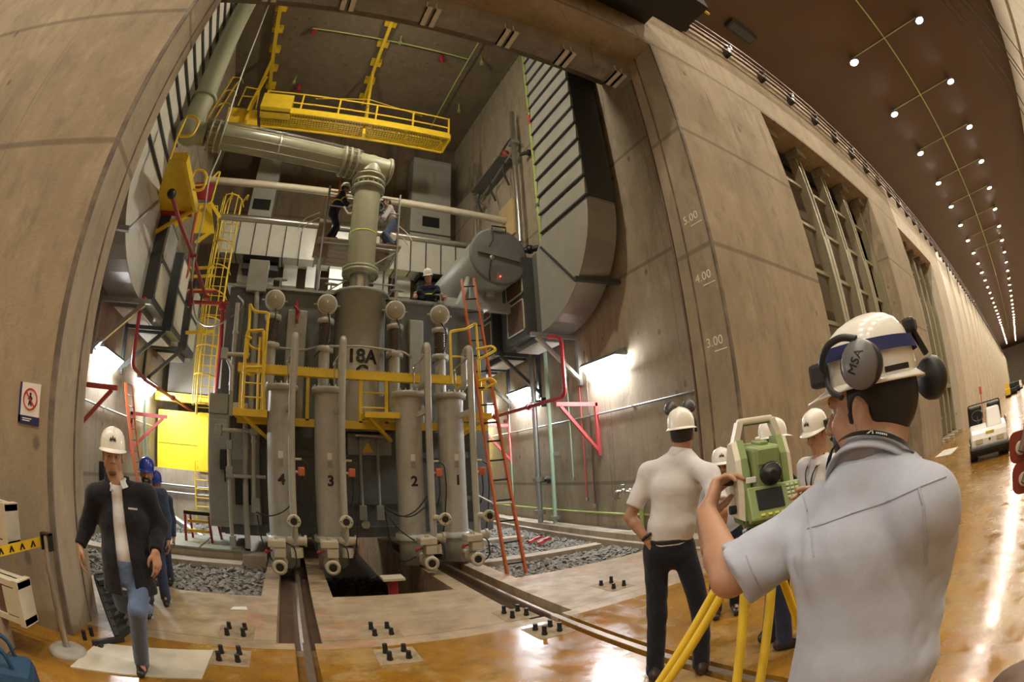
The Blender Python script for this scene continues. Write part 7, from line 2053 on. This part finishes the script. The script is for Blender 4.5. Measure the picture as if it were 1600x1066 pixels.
r10 = scaffold_man(540, 296, 9.95, (.9, -.15, -.05), 'left scaffold worker in a navy jacket with reflective bands working at the riser flange', CN, CT, HW, .22, V3(.98, 9.7, 7.6), .12)
bands(r10[0][0], *r10[1:])
r11 = scaffold_man(604, 318, 9.95, (-.9, -.1, -.1), 'right scaffold worker in a white shirt bending at the other side of the riser', CW, CJ, None, .20, V3(1.62, 9.7, 7.35), .2)
F = Field(.01); Hh = r11[0][1]; F.ell(Hh.p(-.01, 0, .075), (.10, .085, .06), Hh.R(), 0).flat(Hh.p(.06, -.03, .06), Hh.p(.14, -.0, .05), Hh.l, .06, .05, .012, .01, .02); F.mesh('cap', paint('cap_brown', (.22, .12, .06), .8), r11[0][0])
for i, (px, py, mat, lab) in enumerate(((545, 330, 'white', 'coil of pale hose hanging on the left side of the riser flange'), (590, 328, 'rubber', 'dark tool bag hanging at the right side of the riser flange'))):
    q = AY(px, py, 9.45)
    tag(MB().tube([q + V3(-.12, 0, .1), q + V3(.0, -.05, -.12), q + V3(.14, 0, .02), q + V3(.10, 0, .2), q + V3(-.02, 0, .12)], .022 if i == 0 else .04, 8, bend=.1).build('hanging_hose', M[mat]), lab, 'hose')

# --- the total station on its yellow tripod
tc = AD(1186, 740, 1.50)
yaw = math.atan2(-.93, -.36)          # direction the keyboard faces
fx = V3(-.58, -.81, 0).normalized(); sx = V3(-fx.y, fx.x, 0)      # front, and the instrument's left seen from behind the keyboard
zt0 = AD(1185, 815, 1.50).z
IM = Matrix.Translation(V3(tc.x, tc.y, zt0)) @ Matrix(((sx.x, -fx.x, 0, 0), (sx.y, -fx.y, 0, 0), (0, 0, 1, 0), (0, 0, 0, 1))) @ Matrix.Scale(.85, 4)   # local: x right (seen from the keyboard), y away, z up
def im(): return MB(IM)
LEI = paint('instrument_green', (.26, .34, .135), .38, dirt=.1); LEL = paint('instrument_cream', (.72, .68, .56), .38, dirt=.1); LED = paint('instrument_dark_green', (.10, .17, .05), .45, dirt=.15)
ts = thing('total_station', (tc.x, tc.y, zt0), 'green and cream surveying total station on the yellow tripod', 'surveying instrument')
# two standards
for s in (-1, 1):
    prof = [(-.085, .02), (.085, .02), (.085, .12), (.065, .235), (.030, .30), (-.030, .30), (-.065, .235), (-.085, .12)]
    o = s * .064
    st = im().prism([(p[0], p[1]) for p in prof], min(o, o + s * .026), max(o, o + s * .026), 0).build('standard', LEI, ts)
    cv = MB(IM @ Matrix.Translation((o + s * .026, 0, 0)))
    n = len(prof); q = .86
    vs = [(0, a, b) for a, b in prof] + [(s * .018, a * q, .16 + (b - .16) * .93) for a, b in prof]
    fs = [(i, (i + 1) % n, n + (i + 1) % n, n + i) if s > 0 else (i, n + i, n + (i + 1) % n, (i + 1) % n) for i in range(n)]
    cv.add(vs, fs + [tuple(range(n, 2 * n)) if s > 0 else tuple(range(n, 2 * n))[::-1]]); cv.build('side_cover', LEL, st)
    im().cyl((o - s * .005, 0, .17), (o + s * .002, 0, .17), .072, n=28).build('bearing', LEI, st)
h_ = im()
h_.rbox((-.070, -.017, .352), (.070, .017, .376), .008).bar((-.094, 0, .27), (-.064, 0, .362), .022, .044, (0, 1, 0)).bar((.094, 0, .27), (.064, 0, .362), .022, .044, (0, 1, 0))
h_.build('carry_handle', LEL, ts)
im().rbox((-.060, -.012, .348), (.060, .012, .356), .003).build('handle_grip', LED, ts)
tl = im(); bm = bmesh.new(); bmesh.ops.create_cube(bm, size=1)
TM = Matrix.Translation((0, 0, .195)) @ Matrix.Rotation(R_(6), 4, 'X')
for v in bm.verts: v.co = TM @ Vector((v.co.x * .104, v.co.y * .19, v.co.z * .145 + (.012 if v.co.z > 0 else 0)))
bmesh.ops.bevel(bm, geom=bm.edges[:], offset=.016, segments=3, affect='EDGES', profile=.5)
tl.bm(bm); tele = tl.build('telescope', LEI, ts)
MB(IM @ TM).rbox((-.016, -.07, .082), (.016, .03, .098), .005).build('sight', LEI, tele)
MB(IM @ TM).lathe([(.040, 0), (.042, .012), (.036, .022), (.022, .024), (.020, .036), (.012, .038)], (.008, -.094, -.012), (0, -1, 0), 30).build('eyepiece', M['black'], tele)
MB(IM @ TM).rbox((-.04, -.1, .02), (.04, -.092, .075), .004).build('rear_panel', LEI, tele)
# keyboard unit, leaning back
KM = Matrix.Translation((.02, -.105, .075)) @ Matrix.Rotation(R_(-24), 4, 'X')
kb = MB(IM @ KM).rbox((-.105, -.014, -.062), (.105, .03, .062), .008).build('keyboard_unit', LEI, ts)
MB(IM @ KM).rbox((-.075, -.018, -.028), (.026, -.012, .046), .003).build('screen', paint('screen_dark', (.03, .035, .035), .15, dirt=.1), kb)
kk = []
for r_i in range(4):
    for c_i in range(3): MB(IM @ KM).rbox((.042 + c_i * .018, -.019, .040 - r_i * .0145), (.055 + c_i * .018, -.013, .050 - r_i * .0145), .002).build('key', paint('key_pale', (.50, .56, .38), .5), kb)
for i in range(4): MB(IM @ KM).rbox((-.070 + i * .026, -.019, -.050), (-.054 + i * .026, -.013, -.041), .002).build('yellow_key', paint('key_yellow', (.75, .66, .05), .5), kb)
MB(IM @ KM).lathe([(.014, 0), (.014, .006), (.011, .008)], (.075, -.014, -.034), (0, -1, 0), 8).build('nav_key', M['black'], kb)
im().rbox((-.084, -.094, .150), (-.046, -.088, .170), .002).build('white_sticker', M['white'], ts)
# knobs on the left cover
for (y, z, r) in ((-.005, .165, .021), (-.03, .06, .016)):
    im().cyl((-.106, y, z), (-.148 if r > .02 else -.130, y, z), r, n=18).build('drive_knob', M['black'], ts)
im().rbox((-.085, -.075, -.005), (.085, .075, .022), .01).rbox((-.092, -.06, .005), (.092, .06, .03), .01).build('base_block', LED, ts)
tb = im().lathe([(.06, -.06), (.072, -.045), (.072, -.03), (.05, -.025), (.05, -.005)], (0, 0, 0), n=28).build('tribrach', LED, ts)
for a in (90, 210, 330): im().lathe([(.017, -.045), (.019, -.042), (.019, -.022), (.017, -.018)], (.058 * math.cos(R_(a)), .058 * math.sin(R_(a)), 0), n=14).build('foot_screw', M['black'], tb)
mb = im(); pt = []
for (y, z, r) in (): pass
# tripod
zh_ = zt0 - .048
tp = thing('tripod', (tc.x, tc.y, 0), 'yellow surveying tripod with paired leg tubes under the total station', 'tripod')
MB().lathe([(.085, zh_ - .045), (.095, zh_ - .04), (.095, zh_ - .008), (.08, zh_ - .002)], (tc.x, tc.y, 0), n=30).build('head', M['black'], tp)
feet3 = [AD(1060, 1063, 1.62), AD(1172, 1063, 1.52)]
hd_ = V3(tc.x, tc.y, zh_ - .03)
ft = []
for q in feet3:
    d_ = q - hd_; ft.append(hd_ + d_ * ((hd_.z) / -d_.z))
ft.append(V3(tc.x * 2 - (ft[0].x + ft[1].x) / 2 + .15, tc.y * 2 - (ft[0].y + ft[1].y) / 2, 0))
for i, q in enumerate(ft):
    q = V3(hd_.x + (q.x - hd_.x) * 1.0, hd_.y + (q.y - hd_.y) * 1.0, 0)
    d_ = (q - hd_).normalized(); sd = d_.cross(V3(0, 0, 1)).normalized()
    top_ = hd_ + V3(d_.x, d_.y, 0).normalized() * .07
    lg = MB()
    mid_ = top_.lerp(q, .58)
    for s in (-1, 1): lg.cyl(top_ + sd * (s * .043), mid_ + sd * (s * .026), .0145, .0145, 12)
    l_ = lg.build('leg', M['yellow'], tp)
    MB().bar(top_.lerp(q, .35), q + V3(0, 0, .06), .045, .026, sd.cross(d_)).cyl(q + V3(0, 0, .07), q, .014, .003, 10).build('lower_leg', M['yellow'], l_)
    MB().bar(mid_ - sd * .05, mid_ + sd * .05, .035, .05).cyl(mid_ + sd * .05, mid_ + sd * .085, .016, n=8).build('leg_clamp', M['yellow'], l_)
    MB().bar(top_ - sd * .06, top_ + sd * .06, .03, .04).build('hinge', M['black'], l_)
